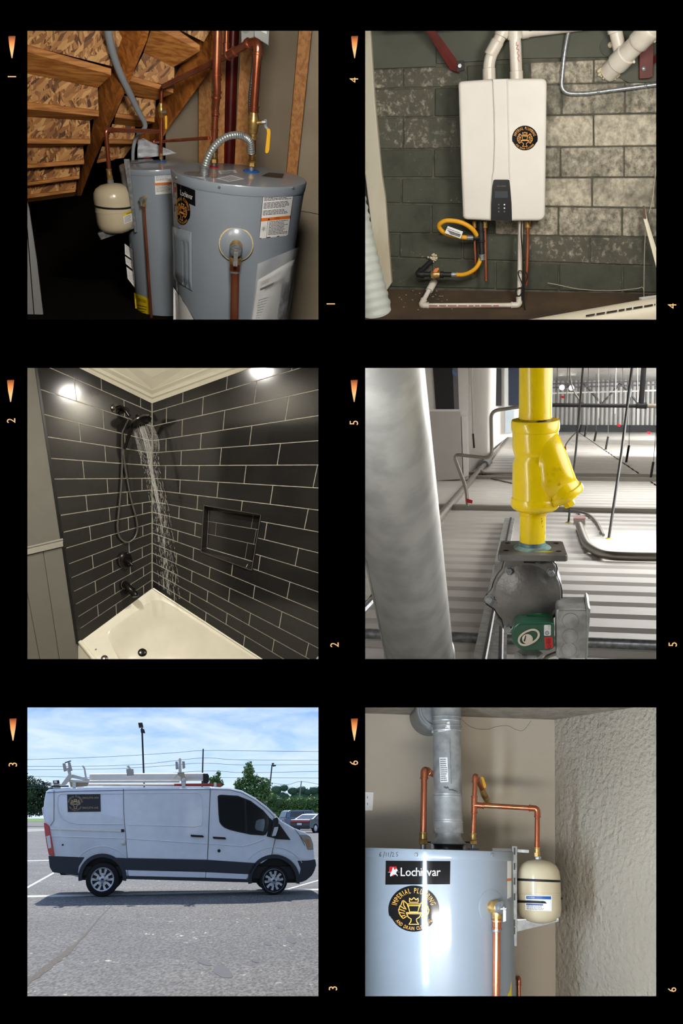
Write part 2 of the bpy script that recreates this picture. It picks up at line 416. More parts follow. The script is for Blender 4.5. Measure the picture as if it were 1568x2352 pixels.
# ------------------------------------------------------------------ the black front wall with six square openings, its film marks, the added black box round the camera
D0 = 1.6
XS = ((54, 731), (838.5, 1515.5)); YS = ((57, 734), (841, 1518), (1625, 2302))
def front_wall():
    g = G(); xs = [-700, 54, 731, 838.5, 1515.5, 2300]; ys = [-700, 57, 734, 841, 1518, 1625, 2302, 3050]
    T = 0.02
    for i in range(5):
        for j in range(7):
            if i in (1, 3) and j in (1, 3, 5): continue
            q = [P(xs[i], ys[j], D0), P(xs[i + 1], ys[j], D0), P(xs[i + 1], ys[j + 1], D0), P(xs[i], ys[j + 1], D0)]
            g.prism(q, CF * T)
    w = struct('wall_front', g, m_black, smooth=False)
    return w
WALL = front_wall()
def film_marks():
    m = bpy.data.materials.new('emissive_film_mark'); m.use_nodes = True; nt = m.node_tree; b = nt.nodes['Principled BSDF']
    tc = nt.nodes.new('ShaderNodeTexCoord'); sp = nt.nodes.new('ShaderNodeSeparateXYZ'); r = nt.nodes.new('ShaderNodeValToRGB')
    nt.links.new(tc.outputs['Generated'], sp.inputs[0]); nt.links.new(sp.outputs['Z'], r.inputs[0])
    e = r.color_ramp.elements; e[0].position = 0.0; e[0].color = (*lin((240, 200, 150)), 1); e[1].position = 1.0; e[1].color = (*lin((140, 66, 40)), 1)
    x = e.new(0.35); x.color = (*lin((255, 212, 138)), 1); x = e.new(0.68); x.color = (*lin((250, 156, 88)), 1)
    nt.links.new(r.outputs[0], b.inputs['Emission Color']); b.inputs['Emission Strength'].default_value = 1.0; b.inputs['Base Color'].default_value = (0, 0, 0, 1)  # print made emissive because the black wall is unlit
    m2 = mat('emissive_film_number', (246, 196, 134), emit=1.0)
    for x, y in ((27, 83), (24, 873), (29.5, 1651), (814, 83), (813, 873), (813.5, 1651)):
        g = G(); d = D0 - 0.001; pts = [(x - 7.8, y + 1), (x - 6.8, y), (x + 6.8, y - .6), (x + 8, y), (x + 5.5, y + 22), (x + .9, y + 50), (x - .6, y + 50), (x - 5.5, y + 24)]
        g.prism([P(a, c, d) for a, c in pts], CF * 0.0009); obj('arrow_mark', g, m, WALL, smooth=False)
    for t, x, y in (('1', 27, 176), ('2', 25, 966), ('3', 29, 1756), ('4', 812, 184), ('5', 812, 971), ('6', 812, 1752), ('1', 759, 698), ('4', 1542.5, 703), ('2', 767.5, 1481), ('5', 1544, 1480), ('3', 764, 2270), ('6', 1542.5, 2273)):
        g = G(); text(g, t, lambda u, v: P(x - v, y - u, D0 - 0.0008), 20, .9, y0=-10)
        obj('frame_number', g, m2, WALL, smooth=False, flip=False)
film_marks()
def sky_blocker():  # added and unseen: keeps sky light from entering through the openings
    a, b, c, d = P(-700, -700, D0 + .02), P(2300, -700, D0 + .02), P(2300, 3050, D0 + .02), P(-700, 3050, D0 + .02); back = CF * -2.6
    t = 0.03
    for nm, p, q, n in (('ceiling', a, b, CU), ('wall_right', b, c, CX), ('floor', c, d, -CU), ('wall_left', d, a, -CX)):
        struct(nm, G().prism([p, q, q + back, p + back], n * t), m_black, smooth=False)
    struct('wall_back', G().prism([a + back, b + back, c + back, d + back], -CF * t), m_black, smooth=False)
sky_blocker()
def shell(cx, cy, d0, d1, l, r, t, b, m, near=None, back=True, far=None):
    """added opaque light baffle round one of the rooms, from depth d0 to d1, with margins in pixels outside the opening"""
    x0, x1 = XS[cx]; y0, y1 = YS[cy]
    A = [P(x0 - l, y0 - t, d0), P(x1 + r, y0 - t, d0), P(x1 + r, y1 + b, d0), P(x0 - l, y1 + b, d0)]
    l2, r2, t2, b2 = far or (l, r, t, b)
    B = [P(x0 - l2, y0 - t2, d1), P(x1 + r2, y0 - t2, d1), P(x1 + r2, y1 + b2, d1), P(x0 - l2, y1 + b2, d1)]
    g = G()
    for i in range(4): g.quad(A[i], A[(i + 1) % 4], B[(i + 1) % 4], B[i])
    if back: g.quad(*B)
    if near is not None:     # step between this partition and a narrower one in front
        l, r, t, b = near; I = [P(x0 - l, y0 - t, d0), P(x1 + r, y0 - t, d0), P(x1 + r, y1 + b, d0), P(x0 - l, y1 + b, d0)]
        for i in range(4): g.quad(A[i], A[(i + 1) % 4], I[(i + 1) % 4], I[i])
    return struct('wall_baffle', g, m, smooth=False, flip=False)  # unseen baffle, added to keep each room's light apart
# ================================================================== 1: two water heaters under a wooden stair
def osb_mat():
    """flakes: three layers of long thin cells laid at different angles, the upper layers with gaps"""
    m = bpy.data.materials.new('strand_board'); m.use_nodes = True; nt = m.node_tree; N = nt.nodes.new; L = nt.links.new; b = nt.nodes['Principled BSDF']
    tc = N('ShaderNodeTexCoord'); nd = N('ShaderNodeTexNoise'); nd.inputs['Scale'].default_value = 22; L(tc.outputs['Object'], nd.inputs[0])
    ws = N('ShaderNodeVectorMath'); ws.operation = 'SCALE'; L(nd.outputs['Color'], ws.inputs[0]); ws.inputs['Scale'].default_value = 0.014
    sm = N('ShaderNodeVectorMath'); L(tc.outputs['Object'], sm.inputs[0]); L(ws.outputs[0], sm.inputs[1]); last = None
    for i, (rot, off) in enumerate(((0.55, 0), (-0.6, 3.1), (0.1, 7.7), (1.0, 5.2))):
        mp = N('ShaderNodeMapping'); mp.vector_type = 'TEXTURE'; mp.inputs['Rotation'].default_value = (0.2 * i, rot, 0); mp.inputs['Location'].default_value = (off, off, off); mp.inputs['Scale'].default_value = (1 / 95, 1 / 18, 1 / 19); L(sm.outputs[0], mp.inputs[0])
        v = N('ShaderNodeTexVoronoi'); L(mp.outputs[0], v.inputs[0]); v.inputs['Scale'].default_value = 1.0
        sp = N('ShaderNodeSeparateColor'); L(v.outputs['Color'], sp.inputs[0])
        if last is None: last = sp.outputs[0]; continue
        gt = N('ShaderNodeMath'); gt.operation = 'GREATER_THAN'; L(sp.outputs[1], gt.inputs[0]); gt.inputs[1].default_value = .48
        mx = N('ShaderNodeMix'); mx.data_type = 'FLOAT'; L(gt.outputs[0], mx.inputs[0]); L(last, mx.inputs[2]); L(sp.outputs[0], mx.inputs[3]); last = mx.outputs[0]
    r = N('ShaderNodeValToRGB'); e = r.color_ramp.elements; e[0].position = .04; e[0].color = (*lin((84, 50, 22)), 1); e[1].position = .95; e[1].color = (*lin((214, 166, 104)), 1)
    q = e.new(.3); q.color = (*lin((150, 98, 50)), 1); q = e.new(.6); q.color = (*lin((184, 132, 76)), 1); L(last, r.inputs[0]); L(r.outputs[0], b.inputs['Base Color']); b.inputs['Roughness'].default_value = .6
    bp = N('ShaderNodeBump'); bp.inputs['Strength'].default_value = .8; bp.inputs['Distance'].default_value = .006; L(last, bp.inputs['Height']); L(bp.outputs[0], b.inputs['Normal'])
    return m
m_osb = osb_mat()
m_wood_h = mat('pine_lengthwise', (204, 140, 72), rough=.6, col2=(158, 96, 42), scale=5, stretch=(1.2, 12, 14), detail=6, distort=.6)
m_wood_v = mat('pine_upright', (206, 146, 82), rough=.6, col2=(174, 112, 56), scale=5, stretch=(14, 12, 1.0), detail=6, distort=.5)
m_wood_d = mat('pine_diagonal', (186, 114, 50), rough=.6, col2=(136, 78, 30), scale=4, stretch=(9, 8, 2.0), detail=6, distort=1.0)
m_dry = mat('drywall_taupe', (150, 138, 120), rough=.9, col2=(138, 125, 106), scale=3, bump=.1, bscale=80)
m_redpipe = mat('dark_red_paint', (92, 22, 18), rough=.3, col2=(72, 16, 14), scale=8)
m_conduit = mat('grey_conduit', (142, 150, 156), rough=.35)
m_flex = mat('armoured_grey', (170, 176, 174), rough=.35, metal=.6)
m_boxgrey = mat('grey_box_paint', (128, 132, 128), rough=.45)
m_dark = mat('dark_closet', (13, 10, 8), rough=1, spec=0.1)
m_film = mat('clear_film', (235, 238, 240), rough=.12, alpha=.35, coat=.5)

f1 = Fr(549, 400, 4.3, pitch=8.5)
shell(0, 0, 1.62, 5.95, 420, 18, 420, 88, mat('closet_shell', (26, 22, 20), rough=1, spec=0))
add_light('closet_key_light', 'AREA', P(700, -150, 2.4), P(500, 380, 4.5), 50, (1.0, .94, .86), .5, .3)  # added unseen area light brightening the tanks from the upper right
add_light('closet_fill_light', 'AREA', P(-230, -60, 2.2), P(330, 260, 5.0), 8, (1.0, .82, .62), .5, .5)  # added warm fill from the upper left; no window is there
def slab(fr, pts, z, t, name, m, parent, **k):
    """a board whose front face has a pixel outline on plane z and which is t thick"""
    return obj(name, G().prism(fr.ps(pts, z), -fr.N * (t * fr.S)), m, parent, smooth=False, **k)

def stair():
    rt = thing('staircase', 'unpainted wooden staircase seen from beneath with strand board risers and pine stringers', 'staircase', f1.p(200, 470, -400))
    zs = [-190, -232, -274, -316, -350, -380, -405]
    ris = [[(30, 20), (300, 30), (257, 152), (30, 96)], [(30, 162), (224, 202), (226, 253), (30, 231)], [(30, 266), (206, 276), (207, 320), (30, 318)],
           [(30, 338), (190, 334), (193, 370), (30, 380)], [(44, 386), (183, 376), (182, 405), (50, 421)], [(56, 426), (176, 411), (174, 436), (60, 449)]]
    for i, q in enumerate(ris): slab(f1, q, zs[i] , 7, 'riser', m_osb, rt)
    clt = [[(30, 94), (255, 158), (255, 173), (30, 112)], [(30, 231), (227, 254), (227, 268), (30, 248)], [(30, 317.5), (207, 320), (207, 330.5), (30, 330)],
           [(44, 379), (193, 367), (193, 377), (44, 388)], [(52, 421), (182, 403), (182, 411), (52, 428)], [(56, 449), (173, 435), (173, 441), (58, 457)]]
    for i, q in enumerate(clt):
        slab(f1, q, zs[i] + 9, 10, 'cleat', m_wood_h, rt, bev=.002)
        a, b = q[3], q[2]; z0, z1 = zs[i] + 6, zs[i + 1] + 2
        bx = [(224, 202), (206, 277), (190, 335), (183, 378), (176, 413), (170, 450)][i]; ax = [(30, 161), (30, 266), (30, 339), (44, 390), (56, 430), (60, 465)][i]
        obj('tread', G().prism([f1.p(*a, z0), f1.p(*b, z0), f1.p(*bx, z1), f1.p(*ax, z1)], f1.Y * (4 * f1.S)), m_wood_h, rt, smooth=False)
    # right bay
    zr = [-230, -280, -330, -375, -410]
    for i, q in enumerate([[(400, 40), (500, 40), (468, 96), (404, 64)], [(330, 121), (400, 153), (400, 200), (302, 176)], [(284, 220), (357, 230), (356, 272), (267, 261)], [(258, 285), (310, 291), (308, 322), (248, 320)], [(234, 337), (306, 333), (284, 363), (224, 368)]]):
        slab(f1, q, zr[i], 7, 'riser', m_osb, rt)
    for i, (q, bk) in enumerate([([(357, 52), (404, 66), (459, 104), (459, 117), (390, 81), (352, 66)], [(430, 137), (330, 121)]), ([(300, 174), (398, 203), (398, 214), (296, 186)], [(357, 231), (286, 215)]),
                         ([(266, 260), (355, 271), (355, 281), (264, 270)], [(320, 292), (262, 285)]), ([(248, 320), (305, 321), (304, 331), (249, 330)], [(303, 335), (240, 338)]), ([(223, 367), (274, 360), (260, 368), (222, 375)], None)]):
        slab(f1, q, zr[i] + 9, 10, 'cleat', m_wood_h, rt, bev=.002)
        if bk and i: obj('tread', G().prism([f1.p(*q[3], zr[i] + 6), f1.p(*q[2], zr[i] + 6), f1.p(*bk[0], zr[i + 1] + 2), f1.p(*bk[1], zr[i + 1] + 2)], f1.Y * (4 * f1.S)), m_wood_h, rt, smooth=False)
    obj('tread', G().prism([f1.p(350, 60, -222), f1.p(390, 81, -222), f1.p(459, 117, -222), f1.p(432, 139, -278), f1.p(398, 154, -278), f1.p(330, 121, -278)], f1.Y * (4 * f1.S)), m_wood_h, rt, smooth=False)
    # stringers: narrow edge towards us, broad side turned to the left
    def stringer(st, m):
        g = G(); A = []
        for (lx, ly), (rx, ry), (bx, by), z in st: A.append((f1.p(lx, ly, z), f1.p(rx, ry, z), f1.p(bx, by, z - 70)))
        vs = [q for a in A for q in a]; fs = []
        for i in range(len(A) - 1):
            for j in range(3): fs.append((3 * i + j, 3 * i + (j + 1) % 3, 3 * i + 3 + (j + 1) % 3, 3 * i + 3 + j))
        fs += [(0, 1, 2), tuple(range(len(vs) - 3, len(vs)))]
        obj('stringer', g.add(vs, fs), m, rt, smooth=False, bev=.0015)
    stringer([((336, 40), (350, 40), (257, 40), -120), ((321, 95), (338, 92), (257, 95), -150), ((273, 206), (295, 195), (226, 206), -220), ((246, 291), (264, 264), (212, 291), -280), ((214, 375), (232, 336), (190, 375), -335), ((186, 450), (206, 395), (170, 450), -385)], m_wood_d)
    stringer([((488, 57), (497, 52), (459, 57), -230), ((482, 150), (491, 150), (420, 140), -290), ((430, 226), (438, 224), (388, 200), -340), ((386, 286), (393, 286), (340, 275), -390), ((360, 330), (366, 330), (310, 330), -410)], m_wood_d)
stair()

def closet_walls():
    struct('wall_back', G().prism(f1.ps([(380, 20), (746, 20), (746, 800), (380, 800)], -470), -f1.N * .03), m_dry, smooth=False)
    # drywall sheet that carries on to the right of the big stud, in front of the stud bay, with its baseboard crack
    struct('wall_right', G().prism(f1.ps([(700, 30), (746, 30), (746, 800), (640, 800), (662, 386)], -440), -f1.N * .02), mat('drywall_tan', (176, 164, 142), rough=.9, col2=(166, 152, 130), scale=4), smooth=False)
    obj('crack', G().tube(f1.ps([(690, 485), (712, 488), (738, 494)], -439), .0012, 6), m_dark, None, label='thin crack across the tan drywall right of the front heater', cat='crack')
    for i, (a, lab) in enumerate((([(456, 40), (487, 40), (485, 400), (456, 400)], 'pine wall stud just left of the big copper riser, behind the rear heater pipe'), ([(501, 40), (520, 40), (514, 400), (500, 400)], 'pine wall stud tight against the left of the dark red pipe'),
                           ([(556, 40), (588, 40), (569, 400), (537, 400)], 'pine wall stud right of the dark red pipe, behind the flexible conduit'), ([(689, 40), (719, 40), (680, 420), (656, 420)], 'leaning pine stud with nail holes at the far right of the closet'))):
        z = -425 if i < 3 else -405
        o = obj('timber_stud', G().prism(f1.ps(a, z), -f1.N * (30 * f1.S)), m_wood_v, None, smooth=False, bev=.002, label=lab, cat='stud', group='pine wall studs of the closet')
    # white door edge at far left
    d = thing('closet_door', 'white painted door edge with grooves at the dark left side', 'door', f1.p(70, 740, -120))
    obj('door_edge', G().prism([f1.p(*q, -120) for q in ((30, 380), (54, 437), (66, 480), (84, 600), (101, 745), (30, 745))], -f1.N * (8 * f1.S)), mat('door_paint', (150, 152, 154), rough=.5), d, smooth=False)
    for x0, y0, x1, y1 in ((54, 470, 62, 745), (58, 470, 80, 745)): obj('groove', G().tube([f1.p(x0, y0, -119.5), f1.p(x1, y1, -119.5)], .002, 6), m_dark, d)
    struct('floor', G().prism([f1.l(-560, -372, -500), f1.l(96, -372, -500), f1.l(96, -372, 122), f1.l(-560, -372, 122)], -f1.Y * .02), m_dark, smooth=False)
closet_walls()
def red_pipe():
    a, b = f1.p(537, 30, -432), f1.p(525, 400, -432)
    rt = thing('standpipe', 'dark red painted steel standpipe between two pine studs', 'pipe', b)
    obj('pipe', G().tube([a, b], 14.5 * f1.S, 24), m_redpipe, rt)
red_pipe()

class Tank:
    """A storage heater: o = centre of the lid, up axis, radius at the lid, taper per unit length"""
    def __init__(s, o, up, r, tp, h, rim, root, m=None):
        s.o, s.up, s.r, s.tp, s.root = o, up.normalized(), r, tp, root; m = m or m_tank
        R = s.R
        pr = [(0, -h), (R(-h) - .01, -h), (R(-h), -h + .01)] + [(R(-h + (h - rim) * i / 6), -h + (h - rim) * i / 6) for i in range(1, 7)]
        s.body = obj('jacket', G().lathe(o, s.up, pr, 96), m, root, ang=30)
        s.lid = obj('lid', G().lathe(o, s.up, [(R(-rim) + .002, -rim), (R(-rim) + .003, -rim + .003), (r + .003, -.006), (r + .001, -.001), (r - .004, 0), (0, 0)], 96), m, root, ang=50)
    def R(s, h): return s.r + s.tp * h
    def hit(s, px, py, lift=0): return cyl_hit(px, py, s.o, s.up, lambda h: s.R(h) + lift)
    def top(s, px, py, lift=0): return plane_hit(px, py, s.o + s.up * lift, s.up)
    def normal(s, q): d = q - s.o; return (d - s.up * d.dot(s.up)).normalized()
    def quadf(s, c, lift=0):
        """chart u, v in 0..1 over four pixel corners TL TR BR BL"""
        def f(u, v, l=lift):
            x = (c[0][0] * (1 - u) + c[1][0] * u) * (1 - v) + (c[3][0] * (1 - u) + c[2][0] * u) * v
            y = (c[0][1] * (1 - u) + c[1][1] * u) * (1 - v) + (c[3][1] * (1 - u) + c[2][1] * u) * v
            return s.hit(x, y, l)
        return f
    def label(s, name, c, m, lab=None, n=10, lift=.0008, parent=None):
        f = s.quadf(c); o = obj(name, G().grid(lambda u, v: f(u, v, lift), n, n), m, parent or s.root, flip=False)
        if lab: o['label'] = lab
        return o, f
    def bolt(s, px, py, r):
        q = s.hit(px, py, .003); n = s.normal(q); g = G(); hexa(g, q - n * .002, q + n * r * 1.2, r); obj('screw', g, m_steel, s.root, smooth=False)

def warning_label(T, c, rnd, ph=False):
    o, f = T.label('warning_label', c, m_paper, 'white printed label with an orange band')
    if ph: return
    g = G(); f2 = lambda u, v: f(u, 1 - v, .0016)
    g.stroke(lambda u, v: f(u, v, .0014), [(.01, .008), (.99, .008), (.99, .992), (.01, .992)], .018, True); obj('border', g, m_ink, o, flip=False)
    g = G().grid(lambda u, v: f(.02 + .96 * u, .53 + .075 * v, .0013), 8, 1); obj('orange_band', g, m_orange, o, flip=False)
    g = G(); text(g, 'WARNING', f2, .045, .62, x0=.55, y0=.412); g.poly([f2(.24, .412), (f2(.31, .412)), f2(.275, .46)])
    print_lines(g, f2, .06, .95, [.955 - .03 * i for i in range(15) if i not in (4, 10)], .013, rnd); print_lines(g, f2, .30, .95, [.36 - .033 * i for i in range(10)], .013, rnd)
    g.stroke(lambda u, v: f(u, v, .0016), [(.25, .61), (.25, .985)], .012)
    for a in range(9): g.poly([f2(.13, .22), f2(.13 + .10 * math.cos(a * .7 - .1), .22 + .085 * math.sin(a * .7 - .1)), f2(.13 + .035 * math.cos(a * .7 + .25), .22 + .03 * math.sin(a * .7 + .25))])
    obj('print', g, m_ink, o, flip=False, smooth=False)

def relief_valve(root, fr, q, n, down, s, handle=True):
    """brass relief valve sticking out along n, outlet down, with a test lever; s = metres per pixel"""
    obj('valve_body', G().lathe(q - n * 2 * s, n, [(8 * s, 0), (8 * s, 8 * s), (9.5 * s, 9 * s), (9.5 * s, 17 * s), (8 * s, 19 * s), (8 * s, 24 * s)], 20), m_brass, root)
    c = q + n * 13 * s
    obj('outlet', G().lathe(c, down, [(7 * s, 0), (7 * s, 14 * s), (8.5 * s, 15 * s), (8.5 * s, 23 * s), (7 * s, 24 * s)], 18), m_brass, root)
    obj('spring_cap', G().lathe(q + n * 21 * s, n, [(9 * s, 0), (9.5 * s, 1 * s), (9.5 * s, 5 * s), (8 * s, 7 * s), (3 * s, 7.5 * s), (3 * s, 10 * s), (0, 10 * s)], 20), m_steel, root)
    t = n.cross(down).normalized(); e = q + n * 30 * s
    obj('test_lever', G().prism([e - t * 3 * s, e + t * 3 * s, e + t * 3 * s + down * 20 * s + n * 2 * s, e - t * 3 * s + down * 20 * s + n * 2 * s], n * 1.2 * s), m_steel, root, smooth=False)
    return c + down * 24 * s

def expansion_tank(root, top, up, r, h, seam=True):
    """domed steel vessel hanging below `top`; r radius, h height"""
    pr = [(0, -h), (r * .45, -h * .985), (r * .78, -h * .94), (r * .95, -h * .86), (r, -h * .76), (r, -h * .545), (r * 1.012, -h * .54), (r * 1.012, -h * .515), (r, -h * .51), (r, -h * .28), (r * .96, -h * .17), (r * .82, -h * .085), (r * .55, -h * .028), (r * .16, 0), (0, 0)]
    return obj('shell', G().lathe(top, up, pr, 56), m_cream, root)

S1 = f1.S
def front_heater():
    up = (f1.Y + f1.X * .063); rt = thing('water_heater', 'front grey water heater with blue and red pipe collars on its lid', 'water heater', f1.l(-20, -370, 0))
    T = Tank(f1.O, up, 154 * S1, .079, 370 * S1, 22 * S1, rt); rnd = random.Random(4)
    for x, y in ((405, 408), (504, 429.5), (671, 430.5)): T.bolt(x, y, 3.0 * S1)
    # element cover
    c = [(395.5, 520), (440, 533), (441, 668), (398, 640)]; f = T.quadf(c)
    def cov(u, v):
        e = min(u, 1 - u, v * .8, (1 - v) * .8); b = min(1, e / .12); l = .004 + .010 * b
        if .35 < u < .95 and .22 < v < .96: l -= .004 * (math.sin(u * 26) > 0)
        return f(u, v, l)
    obj('element_cover', G().grid(cov, 40, 24), m_tank, rt, flip=False, label='pressed grey cover plate with ribs')
    T.bolt(412, 522, 2 * S1)
    # maker plate and the round sticker at the left limb
    o, f = T.label('maker_plate', [(397, 418), (448, 437), (448.5, 474), (398, 452)], m_blacksign, 'black maker plate with white lettering', 14)
    g = G(); text(g, 'Lochinvar', lambda u, v: f(u, 1 - v, .0018), .36, .30, x0=.60, y0=.33, gap=.05); obj('lettering', g, m_white, o, flip=False, smooth=False)
    g = G(); g.grid(lambda u, v: f(.02 + .09 * u, .3 + .35 * v, .0016), 2, 2); obj('shield', g, m_red, o, flip=False)
    emblem(rt, lambda u, v, l: T.hit(418 + 18.5 * u + 3 * v, 484 - 34 * v + 9 * u, .0009 * l + .0004), lab='round black sticker of the plumbing firm with orange lettering')
    warning_label(T, [(603, 448.5), (675, 442.5), (662, 541), (594.5, 548.5)], rnd)
    # lower left curved chart label
    T.label('wiring_chart', [(398, 655), (430, 706), (460, 760), (398, 760)], m_paper, 'white chart label with black border')
    g = G(); f = T.quadf([(398, 655), (430, 706), (460, 760), (398, 760)]); g.stroke(lambda u, v: f(u, v, .0015), [(.0, .02), (1, .02), (1, .98)], .05); obj('border', g, m_ink, rt, flip=False)
    # escutcheon and relief valve
    q = T.hit(542, 561); n = T.normal(q); s = S1; dn = (-T.up + n * .0).normalized()
    obj('foam_ring', G().lathe(q - n * 6 * s, n, [(38.5 * s, 0), (38.5 * s, 7 * s), (36 * s, 9 * s)], 40), mat('foam_yellow', (214, 196, 146), rough=.9, bump=.6, bscale=90), rt)
    obj('escutcheon', G().lathe(q - n * 6 * s, n, [(37 * s, 0), (37 * s, 8 * s), (35 * s, 10 * s), (10 * s, 13 * s), (9 * s, 12 * s)], 40), m_tank, rt, label='grey round collar behind the relief valve')
    # valve slopes slightly down as in the photo: lower end of its body shows
    v = thing('relief_valve', 'brass relief valve with copper discharge pipe on the front heater', 'valve', q)
    nn = (n - T.up * .12).normalized(); e = relief_valve(v, f1, q + n * 8 * s, nn, dn, s * 1.5)
    a = e; z = (a - f1.O).dot(f1.N) / f1.S; b = f1.p(537.5, 760, z)
    obj('discharge_pipe', G().tube([a - dn * 6 * s, b], 9.8 * s, 20), m_copper, v); obj('adapter', G().lathe(a - dn * 8 * s, dn, [(9 * s, 0), (11.5 * s, 1 * s), (11.5 * s, 22 * s), (9.5 * s, 24 * s)], 20), m_copper, v)
    obj('solder_ring', G().lathe(a + dn * 14 * s, dn, [(10 * s, 0), (11 * s, 1 * s), (11 * s, 5 * s), (10 * s, 6 * s)], 20), m_steel, v)
    # plastic sleeve with manual
    mb = thing('manual_pouch', 'clear plastic pouch with the printed manual hanging on the front heater', 'pouch', T.hit(620, 745))
    c = [(592, 606), (688, 566), (660, 755), (574, 755)]; f = T.quadf(c)
    obj('pouch_film', G().grid(lambda u, v: f(u, v, .020 + .004 * math.sin(u * 9 + v * 5)), 16, 16), m_film, mb, flip=False)
    c2 = [(592, 644), (677, 596), (655, 755), (576, 755)]; f2 = T.quadf(c2)
    o = obj('booklet', G().grid(lambda u, v: f2(u, v, .013 + .003 * math.sin(u * 7)), 12, 12), m_paper, mb, flip=False, solid=.004, label='white booklet with a grey picture strip')
    g = G(); ff = lambda u, v: f2(u, 1 - v, .0195)
    def tx(t, s_, w, y, x): text(g, t, ff, s_, w, 'l', x0=x, y0=y)
    tx('Installation Instructions and', .028, .52, .90, .10); tx('Use & Care Guide', .032, .6, .855, .10); tx('Residential Electric', .045, .55, .72, .24); tx('Water Heater', .045, .55, .645, .42)
    print_lines(g, ff, .10, .6, [.56 - .05 * i for i in range(9)], .008, rnd); obj('print', g, m_ink2, o, flip=False, smooth=False)
    g = G().grid(lambda u, v: f2(.10 + .68 * u, .205 + .035 * v, .0195), 8, 1); obj('title_bar', g, m_ink2, o, flip=False)
    g = G().grid(lambda u, v: f2(.72 + .26 * u, .30 + .66 * v, .0193), 6, 8); obj('picture', g, mat('photo_grey', (120, 124, 128), rough=.5, col2=(190, 194, 198), scale=14), o, flip=False)
    # things on the lid
    g = G(); 
    for q4 in ([(496, 410), (532, 402), (562, 411), (525, 418)], [(500, 392), (540, 390), (545, 397), (505, 400)]):
        o = obj('lid_notice', G().poly([T.top(*p, .0012) for p in q4]), m_paper, rt, smooth=False, flip=False); g = G()
        cc = sum((T.top(*p, .0018) for p in q4), V()) / 4
        for k in range(5): a = T.top(*q4[0], .0018); b = T.top(*q4[1], .0018); d = T.top(*q4[3], .0018); t = .15 + .16 * k; g.quad(a + (d - a) * t + (b - a) * .12, a + (d - a) * t + (b - a) * .85, a + (d - a) * (t + .07) + (b - a) * .85, a + (d - a) * (t + .07) + (b - a) * .12)
        obj('print', g, m_ink2, o, smooth=False, flip=False)
    obj('name_plate', G().poly([T.top(*p, .0012) for p in ((600, 404), (617, 396), (652, 399), (648, 409))]), mat('dark_brown_print', (52, 40, 34), rough=.4), rt, smooth=False, flip=False)
    cw = T.top(577, 394)
    obj('cold_collar', G().lathe(cw, T.up, [(7 * s, 0), (19 * s, 0), (19.5 * s, 1.5 * s), (18 * s, 3 * s), (7 * s, 3 * s)], 32), m_blue, rt)
    hw = T.top(491, 384); obj('hot_collar', G().lathe(hw, T.up, [(5 * s, 0), (11 * s, 0), (11 * s, 2 * s), (5 * s, 3 * s)], 28), m_red, rt)
    obj('wiring_plate', G().lathe(T.top(462, 402), T.up, [(0, 0), (38 * s, 0), (38 * s, 1.5 * s), (0, 2 * s)], 40), m_steel, rt)
    return T, cw, hw
T1, CW1, HW1 = front_heater()
def z1(q): return (q - f1.O).dot(f1.N) / f1.S

